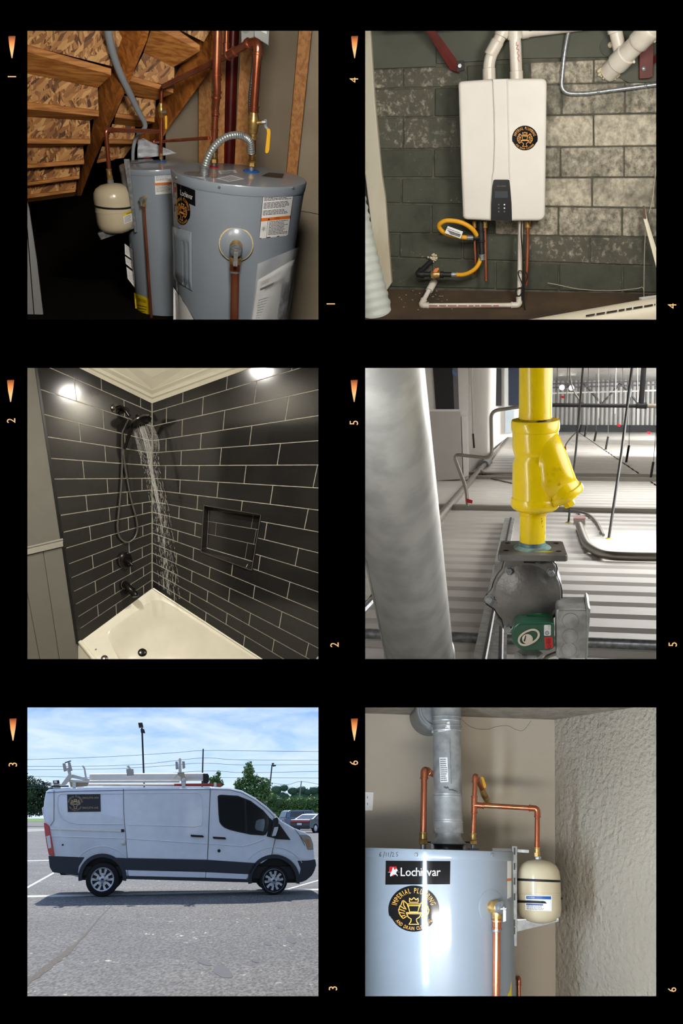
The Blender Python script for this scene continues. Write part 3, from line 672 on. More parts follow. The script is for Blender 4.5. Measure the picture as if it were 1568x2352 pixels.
def heater_pipes():
    # hot riser with offset
    s = S1; z = z1(HW1)
    rt = thing('copper_riser', 'tall copper riser with brass union rising from the red collar of the front heater', 'pipe', HW1)
    e = dielectric(rt, HW1, T1.up, 6.0 * s, 34 * s); p = lambda x, y, dz=0: f1.p(x, y, z + dz)
    obj('pipe', G().tube([e, p(491, 338), p(495, 262)], 6.4 * s, 18), m_copper, rt)
    sleeve(rt, 'coupling', p(491.2, 336), p(492, 322), 7.6 * s, m_copper); sleeve(rt, 'coupling', p(492.6, 300), p(494.5, 266), 7.4 * s, m_copper)
    sleeve(rt, 'tee', p(491.5, 330), p(493, 296), 8 * s, m_copper)
    obj('offset_bend', G().tube(spline([p(494.5, 264), p(495, 245, 4), p(498, 214, 8), p(497, 180, 8)], 5), [7, 7, 7.4, 8, 8.6, 9, 9.4, 9.8, 10, 10, 10, 10, 10, 10, 10, 10], 18), m_copper, rt) if False else None
    obj('offset_bend', G().tube(spline([p(494.5, 266), p(495, 245, 4), p(498, 214, 8), p(497, 176, 8)], 5), [7.4 * s, 9.8 * s], 18), m_copper, rt)
    for x, y, r in ((495, 262, 9), (496.5, 224, 11.5), (498, 212, 11), (497.5, 182, 11.2), (497.3, 172, 12.5)): obj('bead', ring_g(G(), p(x, y, 6), f1.Y, r * s, 6 * s), m_copper, rt)
    obj('pipe', G().tube([p(497, 178, 8), p(501, 30, 8)], 9.9 * s, 20), m_copper, rt)
    # cold drop with ball valve
    z0 = z1(CW1); rt = thing('copper_drop', 'copper drop with a brass ball valve and yellow lever at the front heater', 'pipe', CW1); p = lambda x, y, dz=0: f1.p(x, y, z0 + dz)
    e = dielectric(rt, CW1, T1.up, 6.5 * s, 40 * s)
    obj('pipe', G().tube([e, p(580.5, 316)], 7.6 * s, 18), m_copper, rt)
    g = G(); a, b = p(580, 322), p(583.5, 246); ax = (b - a).normalized(); L = (b - a).length
    g.lathe(a, ax, [(r * s, t * L) for r, t in ((8, 0), (9.8, .02), (9.8, .10), (8.2, .12), (8.2, .2), (10.5, .22), (11, .3), (12.5, .42), (13.2, .55), (12.6, .66), (11, .7), (11.4, .76), (9.4, .8), (9.4, .9), (10.2, .92), (10.2, .98), (8, 1))], 24)
    vb = obj('ball_valve', g, m_brass, rt, label='brass ball valve')
    st = p(590, 282, 6); se = p(611, 280, 10); obj('valve_stem', G().tube([st, st + (se - st) * .55], 5 * s, 12), m_brass, vb)
    g = G(); hexa(g, st + (se - st) * .5, se, 5 * s); obj('stem_nut', g, m_steel, vb, smooth=False)
    g = G().prism([p(x, y, 10) for x, y in ((606, 274), (612, 274), (612.5, 290), (620, 298), (618, 303), (607, 292))], -f1.N * 2 * s); obj('lever_arm', g, m_steel, vb, smooth=False)
    pts = [(612, 297), (618, 295), (621, 298), (621.5, 305), (618.5, 345), (616, 351), (612, 353.5), (608.5, 350), (609, 342), (613, 306)]
    obj('lever', G().prism([p(x, y, 11) for x, y in pts], -f1.N * 4 * s), m_yellow, vb, smooth=False, bev=.002, label='yellow plastic grip')
    # upper run: rises, turns and runs down-left to the rear heater
    p6 = lambda x, y: f1.p(x, y, z0)
    obj('pipe', G().tube([p6(583, 252), p6(591.5, 128)], 9.3 * s, 20), m_copper, rt); sleeve(rt, 'coupling', p6(583, 258), p6(584, 244), 10.5 * s, m_copper)
    run = [p6(591, 136), p6(593.5, 96), f1.p(566, 101, z0 - 30), f1.p(524, 127, z0 - 70)]
    path = fillet(run[:3], 22 * s, 8)
    obj('elbow', G().tube(path, 11 * s, 18), m_copper, rt)
    for q, d in ((p6(592, 122), f1.Y), (f1.p(571, 99.5, z0 - 22), run[3] - run[2])): obj('bead', ring_g(G(), q, d, 12.5 * s, 7 * s), m_copper, rt)
    end = f1.p(373, 199, -205)
    obj('pipe', G().tube([f1.p(572, 99, z0 - 24), f1.p(524, 127, z0 - 70), end], [9 * s, 8 * s, 5.5 * s], 16), m_copper, rt)
    sleeve(rt, 'coupling', f1.p(541, 117, z0 - 54), f1.p(522, 128, z0 - 72), 10.5 * s, m_copper)
    obj('branch_pipe', G().tube([f1.p(521, 30, z0 - 72), f1.p(519, 122, z0 - 72)], 6.2 * s, 16), m_copper, rt); sleeve(rt, 'branch_tee', f1.p(519, 98, z0 - 72), f1.p(519, 122, z0 - 72), 7.6 * s, m_copper)
    # armoured flexible conduits
    rt = thing('flexible_conduit', 'grey ribbed flexible conduit looping over the front heater lid', 'conduit', T1.top(469, 402))
    zc = z1(T1.top(469, 402)); P_ = [(470, 396, zc), (471, 382, zc), (479, 358, zc + 6), (495, 333, zc + 8), (517, 316, zc + 4), (542, 310, zc - 8), (560, 314, zc - 24), (574, 326, zc - 36), (577, 350, zc - 50)]
    path = spline([f1.p(*q) for q in P_], 14); obj('hose', G().tube(path, [(8.4 if i % 3 else 7.0) * s for i in range(len(path))], 16), m_flex, rt)
    obj('connector', G().lathe(T1.top(469, 402), T1.up, [(11 * s, 0), (11 * s, 3 * s), (9.5 * s, 4 * s), (9.5 * s, 15 * s), (11 * s, 16 * s), (11 * s, 20 * s), (8 * s, 21 * s)], 20), m_steel, rt)
    rt = thing('cable_whip', 'thin black ribbed cable whip hanging from the grey switch box behind the copper drop', 'conduit', f1.p(573, 270, z0 - 60))
    path = spline([f1.p(x, y, z0 - 60) for x, y in ((583, 112), (581, 150), (576, 200), (573, 240), (574, 268))], 22); obj('hose', G().tube(path, [(4.2 if i % 3 else 3.4) * s for i in range(len(path))], 10), mat('dark_armour', (84, 88, 90), rough=.4, metal=.5), rt)
    # grey switch box
    rt = thing('switch_box', 'grey electrical switch box above the copper elbow with a printed cover', 'electrical box', f1.p(585, 100, z0 - 90))
    zb = z0 - 62
    bx = obj('box', G().prism([f1.p(x, y, zb) for x, y in ((551, 30), (584, 30), (584, 85), (554, 100))], -f1.N * 40 * s), m_boxgrey, rt, smooth=False, bev=.003)
    obj('cover', G().prism([f1.p(584, 30, zb), f1.p(620, 30, zb - 6), f1.p(617, 105, zb - 6), f1.p(584, 84, zb)], -f1.N * 34 * s), mat('pale_grey_paint', (164, 168, 166), rough=.4), rt, smooth=False, bev=.003)
    obj('cover_notice', G().prism([f1.p(598, 40, zb + .5), f1.p(612, 40, zb - 1), f1.p(612, 78, zb - 1), f1.p(600, 72, zb + .5)], f1.N * 2 * s), m_paper, rt, smooth=False)
    obj('knockout', ring_g(G(), f1.p(564, 68, zb + .3), f1.N, 8 * s, 2 * s), m_boxgrey, rt)
heater_pipes()

def rear_heater():
    s = S1; o = f1.p(355, 378, -200); up = f1.Y - f1.X * .05
    rt = thing('water_heater', 'rear grey water heater with yellow energy label, half hidden behind the front heater', 'water heater', f1.l(-170, -370, -200))
    T = Tank(o, up, 85 * s, .03, 392 * s, 14 * s, rt); rnd = random.Random(5)
    o_, f = T.label('warning_label', [(355, 394), (394, 392), (394, 444), (357, 447)], m_paper, 'white printed label with an orange band')
    obj('orange_band', G().grid(lambda u, v: f(u, .50 + .11 * v, .0014), 6, 1), m_orange, o_, flip=False); g = G(); print_lines(g, lambda u, v: f(u, 1 - v, .0014), .06, .95, [.95 - .05 * i for i in range(18) if i not in (8, 9, 10)], .022, rnd); obj('print', g, m_ink2, o_, flip=False, smooth=False)
    for c in ([(286, 559), (305, 573), (306, 598), (287, 584)], [(287, 588), (306, 601), (308, 622), (289, 606)], [(290, 612), (309, 626), (312, 664), (293, 640)]):
        T.label('rating_label', c, m_paper); g = G(); f = T.quadf(c); g.stroke(lambda u, v: f(u, v, .0016), [(0, 0), (1, 0), (1, 1)], .08); print_lines(g, lambda u, v: f(u, 1 - v, .0016), .1, .9, [.8, .65, .5, .35, .2], .05, rnd); obj('print', g, m_ink, rt, flip=False, smooth=False)
    c = [(307.5, 672), (343, 686), (346, 742), (314, 742)]; o_, f = T.label('energy_label', c, mat('energy_yellow', (226, 196, 24), rough=.45), 'yellow energy label')
    g = G(); text(g, 'ENERGYGUIDE', lambda u, v: f(u, 1 - v, .0016), .12, .5, x0=.5, y0=.76); print_lines(g, lambda u, v: f(u, 1 - v, .0016), .12, .8, [.6, .5, .4], .025, rnd); g.quad(*[f(a, b, .0016) for a, b in ((.5, .64), (.72, .64), (.72, .74), (.5, .74))]); obj('print', g, m_ink, o_, flip=False, smooth=False)
    v = thing('relief_valve', 'small relief valve with thin copper discharge pipe on the rear heater', 'valve', T.hit(331, 460))
    q = T.hit(332, 456); n = T.normal(q); e = relief_valve(v, f1, q, n, -T.up, s * .72); z = z1(e)
    obj('discharge_pipe', G().tube([e + T.up * 4 * s, f1.p(349, 750, z)], 3.6 * s, 14), m_copper, v)
    # pipes on its lid
    cw = T.top(371, 371); hw = T.top(338, 365); zc = z1(cw)
    for c, m in ((cw, m_blue), (hw, m_red)): obj('collar', G().lathe(c, T.up, [(4 * s, 0), (10 * s, 0), (10 * s, 2 * s), (4 * s, 2.4 * s)], 24), m, rt)
    p = thing('copper_line', 'copper cold line with tee, brass valve and yellow lever on the rear heater', 'pipe', cw)
    e = dielectric(p, cw, T.up, 3.2 * s, 20 * s)
    P_ = lambda x, y, dz=0: f1.p(x, y, zc + dz)
    obj('pipe', G().tube([e, P_(370, 305), P_(370.5, 214)], 4.2 * s, 14), m_copper, p)
    obj('elbow', G().tube(fillet([P_(370.5, 222), P_(371, 202), P_(383, 195, 6)], 10 * s, 6), 5.6 * s, 14), m_copper, p)
    sleeve(p, 'tee', P_(370, 318), P_(370, 286), 5.4 * s, m_copper)
    b = obj('ball_valve', G().lathe(P_(370.5, 270), f1.Y, [(r * s, t * s) for r, t in ((4.6, 0), (6, 2), (6, 9), (7.4, 12), (7.4, 22), (5.6, 25), (5.6, 32), (4.6, 34))], 18), m_brass, p)
    obj('valve_stem', G().tube([P_(374, 258, 4), P_(382, 257, 6)], 4 * s, 12), m_steel, b)
    obj('lever', G().prism([P_(x, y, 6) for x, y in ((378, 267), (382, 265), (384, 268), (384, 294), (381.5, 298), (379, 295))], -f1.N * 3 * s), m_yellow, b, smooth=False, bev=.001, label='yellow plastic grip')
    # branch to the expansion tank
    et = f1.p(252, 421, -150)
    pipe_run(p, [P_(366, 302), f1.p(243, 298, -150), f1.p(251, 396, -150)], 5.2 * s, m_copper, k=1.22)
    h = thing('copper_link', 'thin copper link from the rear heater to the tall riser', 'pipe', hw)
    e = dielectric(h, hw, T.up, 3.0 * s, 16 * s); zh = z1(hw)
    pipe_run(h, [e, f1.p(338, 328, zh), f1.p(352, 326, zh), f1.p(480, 317, z1(HW1))], 3.9 * s, m_copper, k=1.25)
    # conduit going up from the lid
    c = thing('plastic_conduit', 'smooth grey plastic conduit bending down onto the rear heater lid', 'conduit', T.top(305, 366))
    zz = z1(T.top(305, 368)); pts = [(305, 368, zz), (305.5, 346, zz), (310, 322, zz), (320, 306, zz + 5), (332, 294, zz + 10), (331.5, 281, zz + 14), (318, 256, zz + 30), (296, 211, zz + 60), (273, 162, zz + 90), (255, 106, zz + 120), (246, 57, zz + 140), (243, 25, zz + 150)]
    path = spline([f1.p(*q) for q in pts], 6); rs = [4.0, 4.2, 4.6, 5, 5.4, 6, 7.2, 8, 8.6, 9, 9.5, 9.7]
    rr = [(rs[min(i // 6, 11)] + (rs[min(i // 6 + 1, 11)] - rs[min(i // 6, 11)]) * (i % 6) / 6) * s for i in range(len(path))]
    obj('hose', G().tube(path, rr, 18), m_conduit, c)
    # expansion tank on its bracket
    x = thing('expansion_tank', 'cream expansion tank held by a black strap on the dark left side of the closet', 'tank', f1.p(262, 540, -150))
    up2 = (f1.Y - f1.X * .085).normalized(); top = f1.p(254, 421, -150); expansion_tank(x, top, up2, 46 * s, 119 * s)
    g = G(); hexa(g, top - up2 * 2 * s, top + up2 * 9 * s, 8 * s); obj('neck', g, m_steel, x, smooth=False)
    hh = G(); hexa(hh, top + up2 * 8 * s, top + up2 * 18 * s, 7 * s); obj('union_nut', hh, m_brass, x, smooth=False); sleeve(x, 'union_sleeve', top + up2 * 17 * s, top + up2 * 34 * s, 6 * s, m_brass)
    obj('strap', G().lathe(top - up2 * 54 * s + f1.X * 0, (up2 + f1.N * .0 + f1.X * .10).normalized(), [(47 * s, 0), (47.6 * s, .3 * s), (47.6 * s, 4.2 * s), (47 * s, 4.5 * s)], 56), m_rub, x)
    A = lambda px, py, l: cyl_hit(px, py, top, up2, 46 * s + l)
    c4 = [(283, 491), (303, 483), (304, 508), (285, 515)]
    def ff(u, v, l): return A((c4[0][0] * (1 - u) + c4[1][0] * u) * (1 - v) + (c4[3][0] * (1 - u) + c4[2][0] * u) * v, (c4[0][1] * (1 - u) + c4[1][1] * u) * (1 - v) + (c4[3][1] * (1 - u) + c4[2][1] * u) * v, l)
    lb = obj('warning_label', G().grid(lambda u, v: ff(u, v, .0008), 8, 6), m_paper, x, flip=False); obj('yellow_band', G().grid(lambda u, v: ff(u, .25 * v, .0014), 8, 2), mat('energy_yellow', (0, 0, 0)), lb, flip=False)
    g = G(); text(g, 'WARNING', lambda u, v: ff(u, 1 - v, .002), .16, .5, x0=.62, y0=.79); print_lines(g, lambda u, v: ff(u, 1 - v, .002), .08, .9, [.6, .48, .36, .24, .12], .04, rnd); obj('print', g, m_ink, lb, flip=False, smooth=False)
    bk = thing('tank_bracket', 'galvanised slotted bracket carrying the cream expansion tank beside the rear heater', 'bracket', f1.p(270, 550, -150))
    obj('upright', G().prism([f1.p(px, py, -128) for px, py in ((284, 366), (297, 366), (314, 533), (309, 534))], -f1.N * 10 * s), m_steel, bk, smooth=False, bev=.001)
    obj('arm', G().prism([f1.p(224, 536, -130), f1.p(313, 512, -130), f1.p(313, 523, -130), f1.p(232, 551, -130)], -f1.N * 26 * s), m_steel, bk, smooth=False, bev=.001)
    obj('clamp_plate', G().prism([T.top(px, py, .004) for px, py in ((300, 368), (350, 364), (352, 368), (300, 374))], -T.up * .003), m_steel, bk, smooth=False)
    pb = thing('paper_bundle', 'crumpled plastic bag of papers behind the lid of the rear heater', 'bag', f1.p(350, 365, -290))
    g = G(); rndp = random.Random(8)
    c = [(316, 321), (330, 318), (405, 352), (316, 366)]
    def fb(u, v): 
        x = (c[0][0] * (1 - u) + c[1][0] * u) * (1 - v) + (c[3][0] * (1 - u) + c[2][0] * u) * v; y = (c[0][1] * (1 - u) + c[1][1] * u) * (1 - v) + (c[3][1] * (1 - u) + c[2][1] * u) * v
        return f1.p(x, y, -290 + 5 * math.sin(9 * u + 4 * v) + 3 * math.sin(17 * v - 5 * u))
    obj('bag_film', g.grid(fb, 12, 10), mat('milky_film', (186, 190, 198), rough=.3), pb, flip=False, solid=.003)
rear_heater()
# ================================================================== 2: dark tiled shower over a white tub
f2 = Fr(349, 1130, 9.0); S2 = f2.S
A2 = math.radians(25)
n_l = (f2.X * math.sin(A2) + f2.N * math.cos(A2)); n_r = (-f2.X * math.sin(A2) + f2.N * math.cos(A2))
def WL(px, py, n=0): return plane_hit(px, py, f2.O + n_l * (n * S2), n_l)
def WR(px, py, n=0): return plane_hit(px, py, f2.O + n_r * (n * S2), n_r)
shell(0, 1, 1.62, 6.2, 420, 2, 12, 88, m_black, back=False)
m_bath = mat('bathroom_paint', (170, 166, 156), rough=.8)
shell(0, 1, 6.2, 9.9, 420, 44, 330, 90, m_bath, near=(420, 2, 12, 88))
def lamp2(px, py, W, n, t, power, size):
    q = W(px, py); r = ray(px, py).normalized(); r2 = r - n * (2 * r.dot(n)); p = q + r2 * (t * S2)
    tgt = f2.l(20, -150, 60)
    o = add_light('downlight', 'AREA', p, tgt, power, (1.0, .95, .86), size); o.data.shape = 'DISK'
    o.rotation_euler = (-f2.Y * .97 + (tgt - p).normalized() * .22).to_track_quat('-Z', 'Y').to_euler()
lamp2(160, 902, WL, n_l, 660, 44, .11); lamp2(601, 850, WR, n_r, 700, 66, .13)

m_tile = mat('black_gloss_tile', (31, 30, 29), rough=.11, col2=(39, 38, 36), scale=2, bump=.05, bscale=3, bdist=.004, coat=.2)
m_grout = mat('grey_grout', (178, 172, 158), rough=.9, col2=(156, 150, 136), scale=20)
m_wains = mat('warm_grey_paint', (104, 101, 93), rough=.55)
m_crown = mat('white_trim_paint', (222, 216, 196), rough=.5)
m_tub = mat('white_tub_enamel', (230, 225, 206), rough=.14, coat=.3)
m_bronze = mat('oil_rubbed_bronze', (46, 42, 40), rough=.22, metal=.8)
m_nickel = mat('dark_nickel', (120, 116, 110), rough=.2, metal=.9)

def clip(poly, a, b, keep):
    """keep the part of a pixel polygon on one side of the line a-b"""
    out = []; sd = lambda p: ((b[0] - a[0]) * (p[1] - a[1]) - (b[1] - a[1]) * (p[0] - a[0])) * keep
    for i, p in enumerate(poly):
        q = poly[(i + 1) % len(poly)]; s, t = sd(p), sd(q)
        if s >= 0: out.append(p)
        if (s > 0) != (t > 0) and abs(s - t) > 1e-9: k = s / (s - t); out.append((p[0] + (q[0] - p[0]) * k, p[1] + (q[1] - p[1]) * k))
    return out
def area(p): return abs(sum(p[i][0] * p[(i + 1) % len(p)][1] - p[(i + 1) % len(p)][0] * p[i][1] for i in range(len(p)))) / 2
JC = [905, 946.6, 979, 1012.5, 1040, 1069.4, 1098.4, 1125.2, 1151.5, 1176, 1201.3, 1224, 1247.5, 1269.9, 1291, 1311.6, 1332, 1352]
JL = [(70, 760), (83, 831), (95.8, 895.3), (103.6, 952.2), (110.3, 1003.5), (117, 1052.6), (124.8, 1100.2), (131.5, 1143), (136, 1183.9), (142.6, 1223), (148.2, 1260), (153.8, 1296.6), (159.4, 1329), (165, 1360.7), (169.4, 1390.4), (173.9, 1420), (178.4, 1447.3), (186, 1474)]
JR = [731.5 * 0 + 731.5, ] * 18
RY = [768, 832.5, 894.8, 954.4, 1012, 1067.8, 1120.7, 1171.6, 1221.9, 1269.9, 1316, 1360, 1405, 1442.9, 1489, 1526, 1562, 1604]
VL = [[232, 322.8], [172.8, 285.5], [237.5, 322], [183.5, 287], [242, 324], [191.7, 289.3], [246.9, 326], [199, 292.6], [252, 327.2], [207.4, 294.9], [255.8, 327.9], [213, 296.6], [258.7, 326.8], [219.6, 299.5], [263.6, 329.7], [225, 301], [267, 330]]
VR = [[420, 521.7, 674.6], [382, 465.4, 586.4], [418, 513.9, 659], [381, 460.8, 575.3], [415.7, 506.5, 640], [380, 456.3, 562.5, 723.7], [413, 499.4, 623.3], [379, 453, 554, 703], [410.8, 492, 609.9], [378, 447.6, 540, 681.3], [408, 486, 595], [377, 443.6, 533, 662], [405, 481, 583], [376, 440, 526, 644], [403, 476, 573, 705], [375, 436, 520, 627], [400, 472, 560]]
NIC = [(468, 1161), (598.7, 1182.8), (577.5, 1310), (461.4, 1267.6)]
def interp(x, xa, ya, xb, yb): return ya + (yb - ya) * (x - xa) / (xb - xa)
def tiles():
    g = G().prism([WL(70, 780), WL(349, 820), WL(350, 1362), WL(192, 1490)], -n_l * .05)
    wl = struct('wall_left', g, m_grout, smooth=False)
    P4 = NIC; big = [(349, 790), (775, 730), (775, 1640), (350, 1362)]; gg = G()
    rest = big
    for i in range(4):
        a, b = P4[i], P4[(i + 1) % 4]; o = clip(rest, a, b, -1); rest = clip(rest, a, b, 1)
        if len(o) > 2: gg.prism([WR(x, y) for x, y in o], -n_r * .004)
    wr = struct('wall_right', gg, m_grout, smooth=False)
    for k in range(17):
        # left wall: pixel polygon between joint lines k and k + 1
        top = lambda x: interp(x, *JL[k], 349, JC[k]); bot = lambda x: interp(x, *JL[k + 1], 349, JC[k + 1])
        xe = lambda y: 84.5 + .1504 * (y - 841.7)
        ym = (JL[k][1] + JL[k + 1][1]) / 2; xs = [xe(ym) + 1] + VL[k] + [348.5]
        for i in range(len(xs) - 1):
            a, b = xs[i] + (.8 if i else 0), xs[i + 1] - .8; gp = .8 if k > 9 else 1.0
            lean = lambda x, y: x + (.150 * (349 - x) / 262) * (y - (top(x) + bot(x)) / 2)
            q = [(x, top(x) + gp) for x in (lean(a, top(a)), lean(b, top(b)))] + [(x, bot(x) - gp) for x in (lean(b, bot(b)), lean(a, bot(a)))]
            if max(p[1] for p in q) < 815: continue
            obj('tile', G().prism([WL(x, y, .7) for x, y in q], -n_l * (.7 * S2)), m_tile, wl, smooth=False, bev=.0008, bseg=1)
        top = lambda x: interp(x, 349, JC[k], 731.5, RY[k]); bot = lambda x: interp(x, 349, JC[k + 1], 731.5, RY[k + 1])
        xs = [349.8] + VR[k] + [772]
        for i in range(len(xs) - 1):
            a, b = xs[i] + .8, xs[i + 1] - .8; lean = lambda x, y: x - (.20 * (x - 349) / 382) * (y - (top(x) + bot(x)) / 2)
            q = [(x, top(x) + .9) for x in (lean(a, top(a)), lean(b, top(b)))] + [(x, bot(x) - .9) for x in (lean(b, bot(b)), lean(a, bot(a)))]
            if min(p[1] for p in q) > 1535 or max(p[1] for p in q) < 815: continue
            rest = q
            for j in range(4):
                u, v = NIC[j], NIC[(j + 1) % 4]; o = clip(rest, u, v, -1); rest = clip(rest, u, v, 1)
                if len(o) > 2 and area(o) > 6: obj('tile', G().prism([WR(x, y, .7) for x, y in o], -n_r * (.7 * S2)), m_tile, wr, smooth=False, bev=.0008, bseg=1)
                if len(rest) < 3: break
    # niche
    ins = [(479, 1171), (607, 1186), (586.6, 1291.5), (475, 1258.5)]; D = -17
    nf = [WR(x, y) for x, y in NIC]; nb = [WR(x, y, D) for x, y in ins]
    for i, nm in enumerate(('niche_top', 'niche_side', 'niche_ledge', 'niche_side')):
        j = (i + 1) % 4; c = (nf[i] + nf[j] + nb[i] + nb[j]) / 4; cn = sum(nf + nb, V()) / 8
        obj(nm, G().prism([nf[i], nf[j], nb[j], nb[i]], (c - cn).normalized() * .01), m_tile, wr, smooth=False)
    obj('niche_back', G().prism(nb, -n_r * .01), m_grout, wr, smooth=False)
    rows = [0, .30, .63, 1.0]; cols = [[0, .80, 1], [0, .15, .90, 1], [0, .78, 1]]
    bl = lambda u, v: ((ins[0][0] * (1 - u) + ins[1][0] * u) * (1 - v) + (ins[3][0] * (1 - u) + ins[2][0] * u) * v, (ins[0][1] * (1 - u) + ins[1][1] * u) * (1 - v) + (ins[3][1] * (1 - u) + ins[2][1] * u) * v)
    for r in range(3):
        for c in range(len(cols[r]) - 1):
            u0, u1, v0, v1 = cols[r][c] + .004, cols[r][c + 1] - .004, rows[r] + .007, rows[r + 1] - .007
            obj('tile', G().prism([WR(*bl(u, v), D + 1.2) for u, v in ((u0, v0), (u1, v0), (u1, v1), (u0, v1))], -n_r * (1.2 * S2)), m_tile, wr, smooth=False, bev=.001, bseg=1)
    for i in range(4):
        j = (i + 1) % 4; a, b = WR(*NIC[i], 2.6), WR(*NIC[j], 2.6); obj('metal_edge', G().tube([a, b], 1.3 * S2, 8), m_nickel, wr)
    obj('ledge_joint', G().tube([WR(565, 1303, 0.6), WR(571, 1291, D + 1)], .8 * S2, 6), m_grout, wr)
    for i in (2, ): obj('ledge_joint', G().tube([nb[3] + n_r * .004, nb[2] + n_r * .004], .8 * S2, 6), m_grout, wr)
    obj('corner_joint', G().tube([f2.p(348.4, 925, 1.8), f2.p(350, 1352, 1.8)], .9 * S2, 6), m_grout, wl)
    obj('edge_trim', G().prism([WL(x, y, 3) for x, y in ((78, 830), (84, 830), (181.5, 1479), (175.5, 1479))], -n_l * .02), mat('black_edge_trim', (12, 12, 12), rough=.3), wl, smooth=False)
tiles()
def wainscot():
    w = struct('wall_left', G().prism([WL(x, y, 1) for x, y in ((20, 800), (79, 800), (178, 1485), (178, 1560), (20, 1560))], -n_l * .04), m_wains, smooth=False)
    edge = lambda y: 79.5 + .1504 * (y - 841.7)
    tp = lambda x: interp(x, 54, 1278, 144, 1257) ; bt = 1560
    gr = [(20, 1285, 20, bt), (47, 1285, 100, bt), (99, 1270, 143, bt), (143, 1256, 186, bt)]
    for a, b in zip(gr, gr[1:]):
        obj('panel', G().prism([WL(a[0] + .8, tp(a[0]), 3), WL(b[0] - .8, tp(b[0]), 3), WL(b[2] - .8, bt, 3), WL(a[2] + .8, bt, 3)], -n_l * (2 * S2)), m_wains, w, smooth=False, bev=.002)
    g = G()
    for y0, y1, n in ((1266, 1277, 8), (1262, 1266.5, 4), (1258.5, 1262, 6)):
        dy = -22; obj('chair_rail', G().prism([WL(30, y0 + 5, n), WL(144.5, y0 + dy, n), WL(145.5, y1 + dy, n), WL(30, y1 + 5, n)], -n_l * (n * S2)), mat('rail_paint', (150, 146, 136), rough=.4), w, smooth=False, bev=.002)
wainscot()
def crown():
    st = [(926.5, .487, .36, 2), (917, .487, .362, 7), (913, .487, .365, 12), (906, .495, .375, 15), (897, .50, .39, 24), (893, .53, .41, 27), (866, .60, .46, 52)]
    for side, W, sg in ((0, WL, -1), (1, WR, 1)):
        c = struct('trim_%d' % (side + 1), G().add([], []), m_crown) if False else None
        g = G(); vs = []
        for yc, sl, sr, n in st:
            s = sl if sg < 0 else sr; yt = 790; x = 349 + sg * (yc - yt) / s
            vs += [f2.p(349, yc, n / math.cos(A2)), W(x, yt, n)]
        fs = [(2 * i, 2 * i + 1, 2 * i + 3, 2 * i + 2) for i in range(len(st) - 1)]
        # thickness: close back to the wall
        k = len(vs); vs += [f2.p(349, 866, 0), W(349 + sg * 120, 800, 0)]; fs += [(k - 2, k - 1, k + 1, k), (k, k + 1, 1, 0)]
        obj('trim_%d' % (side + 1), g.add(vs, fs), m_crown, None, smooth=False, kind='structure')
    z = 52 / math.cos(A2)
    a = f2.p(349, 866.5, z); b = WL(349 - 76 / .6, 790, 52); c = WR(349 + 76 / .46, 790, 52)
    struct('ceiling', G().prism([a, b, b + (c - b) * .5 + f2.Y * .3 + f2.N * .6, c], f2.Y * .03), m_crown, smooth=False)
crown()

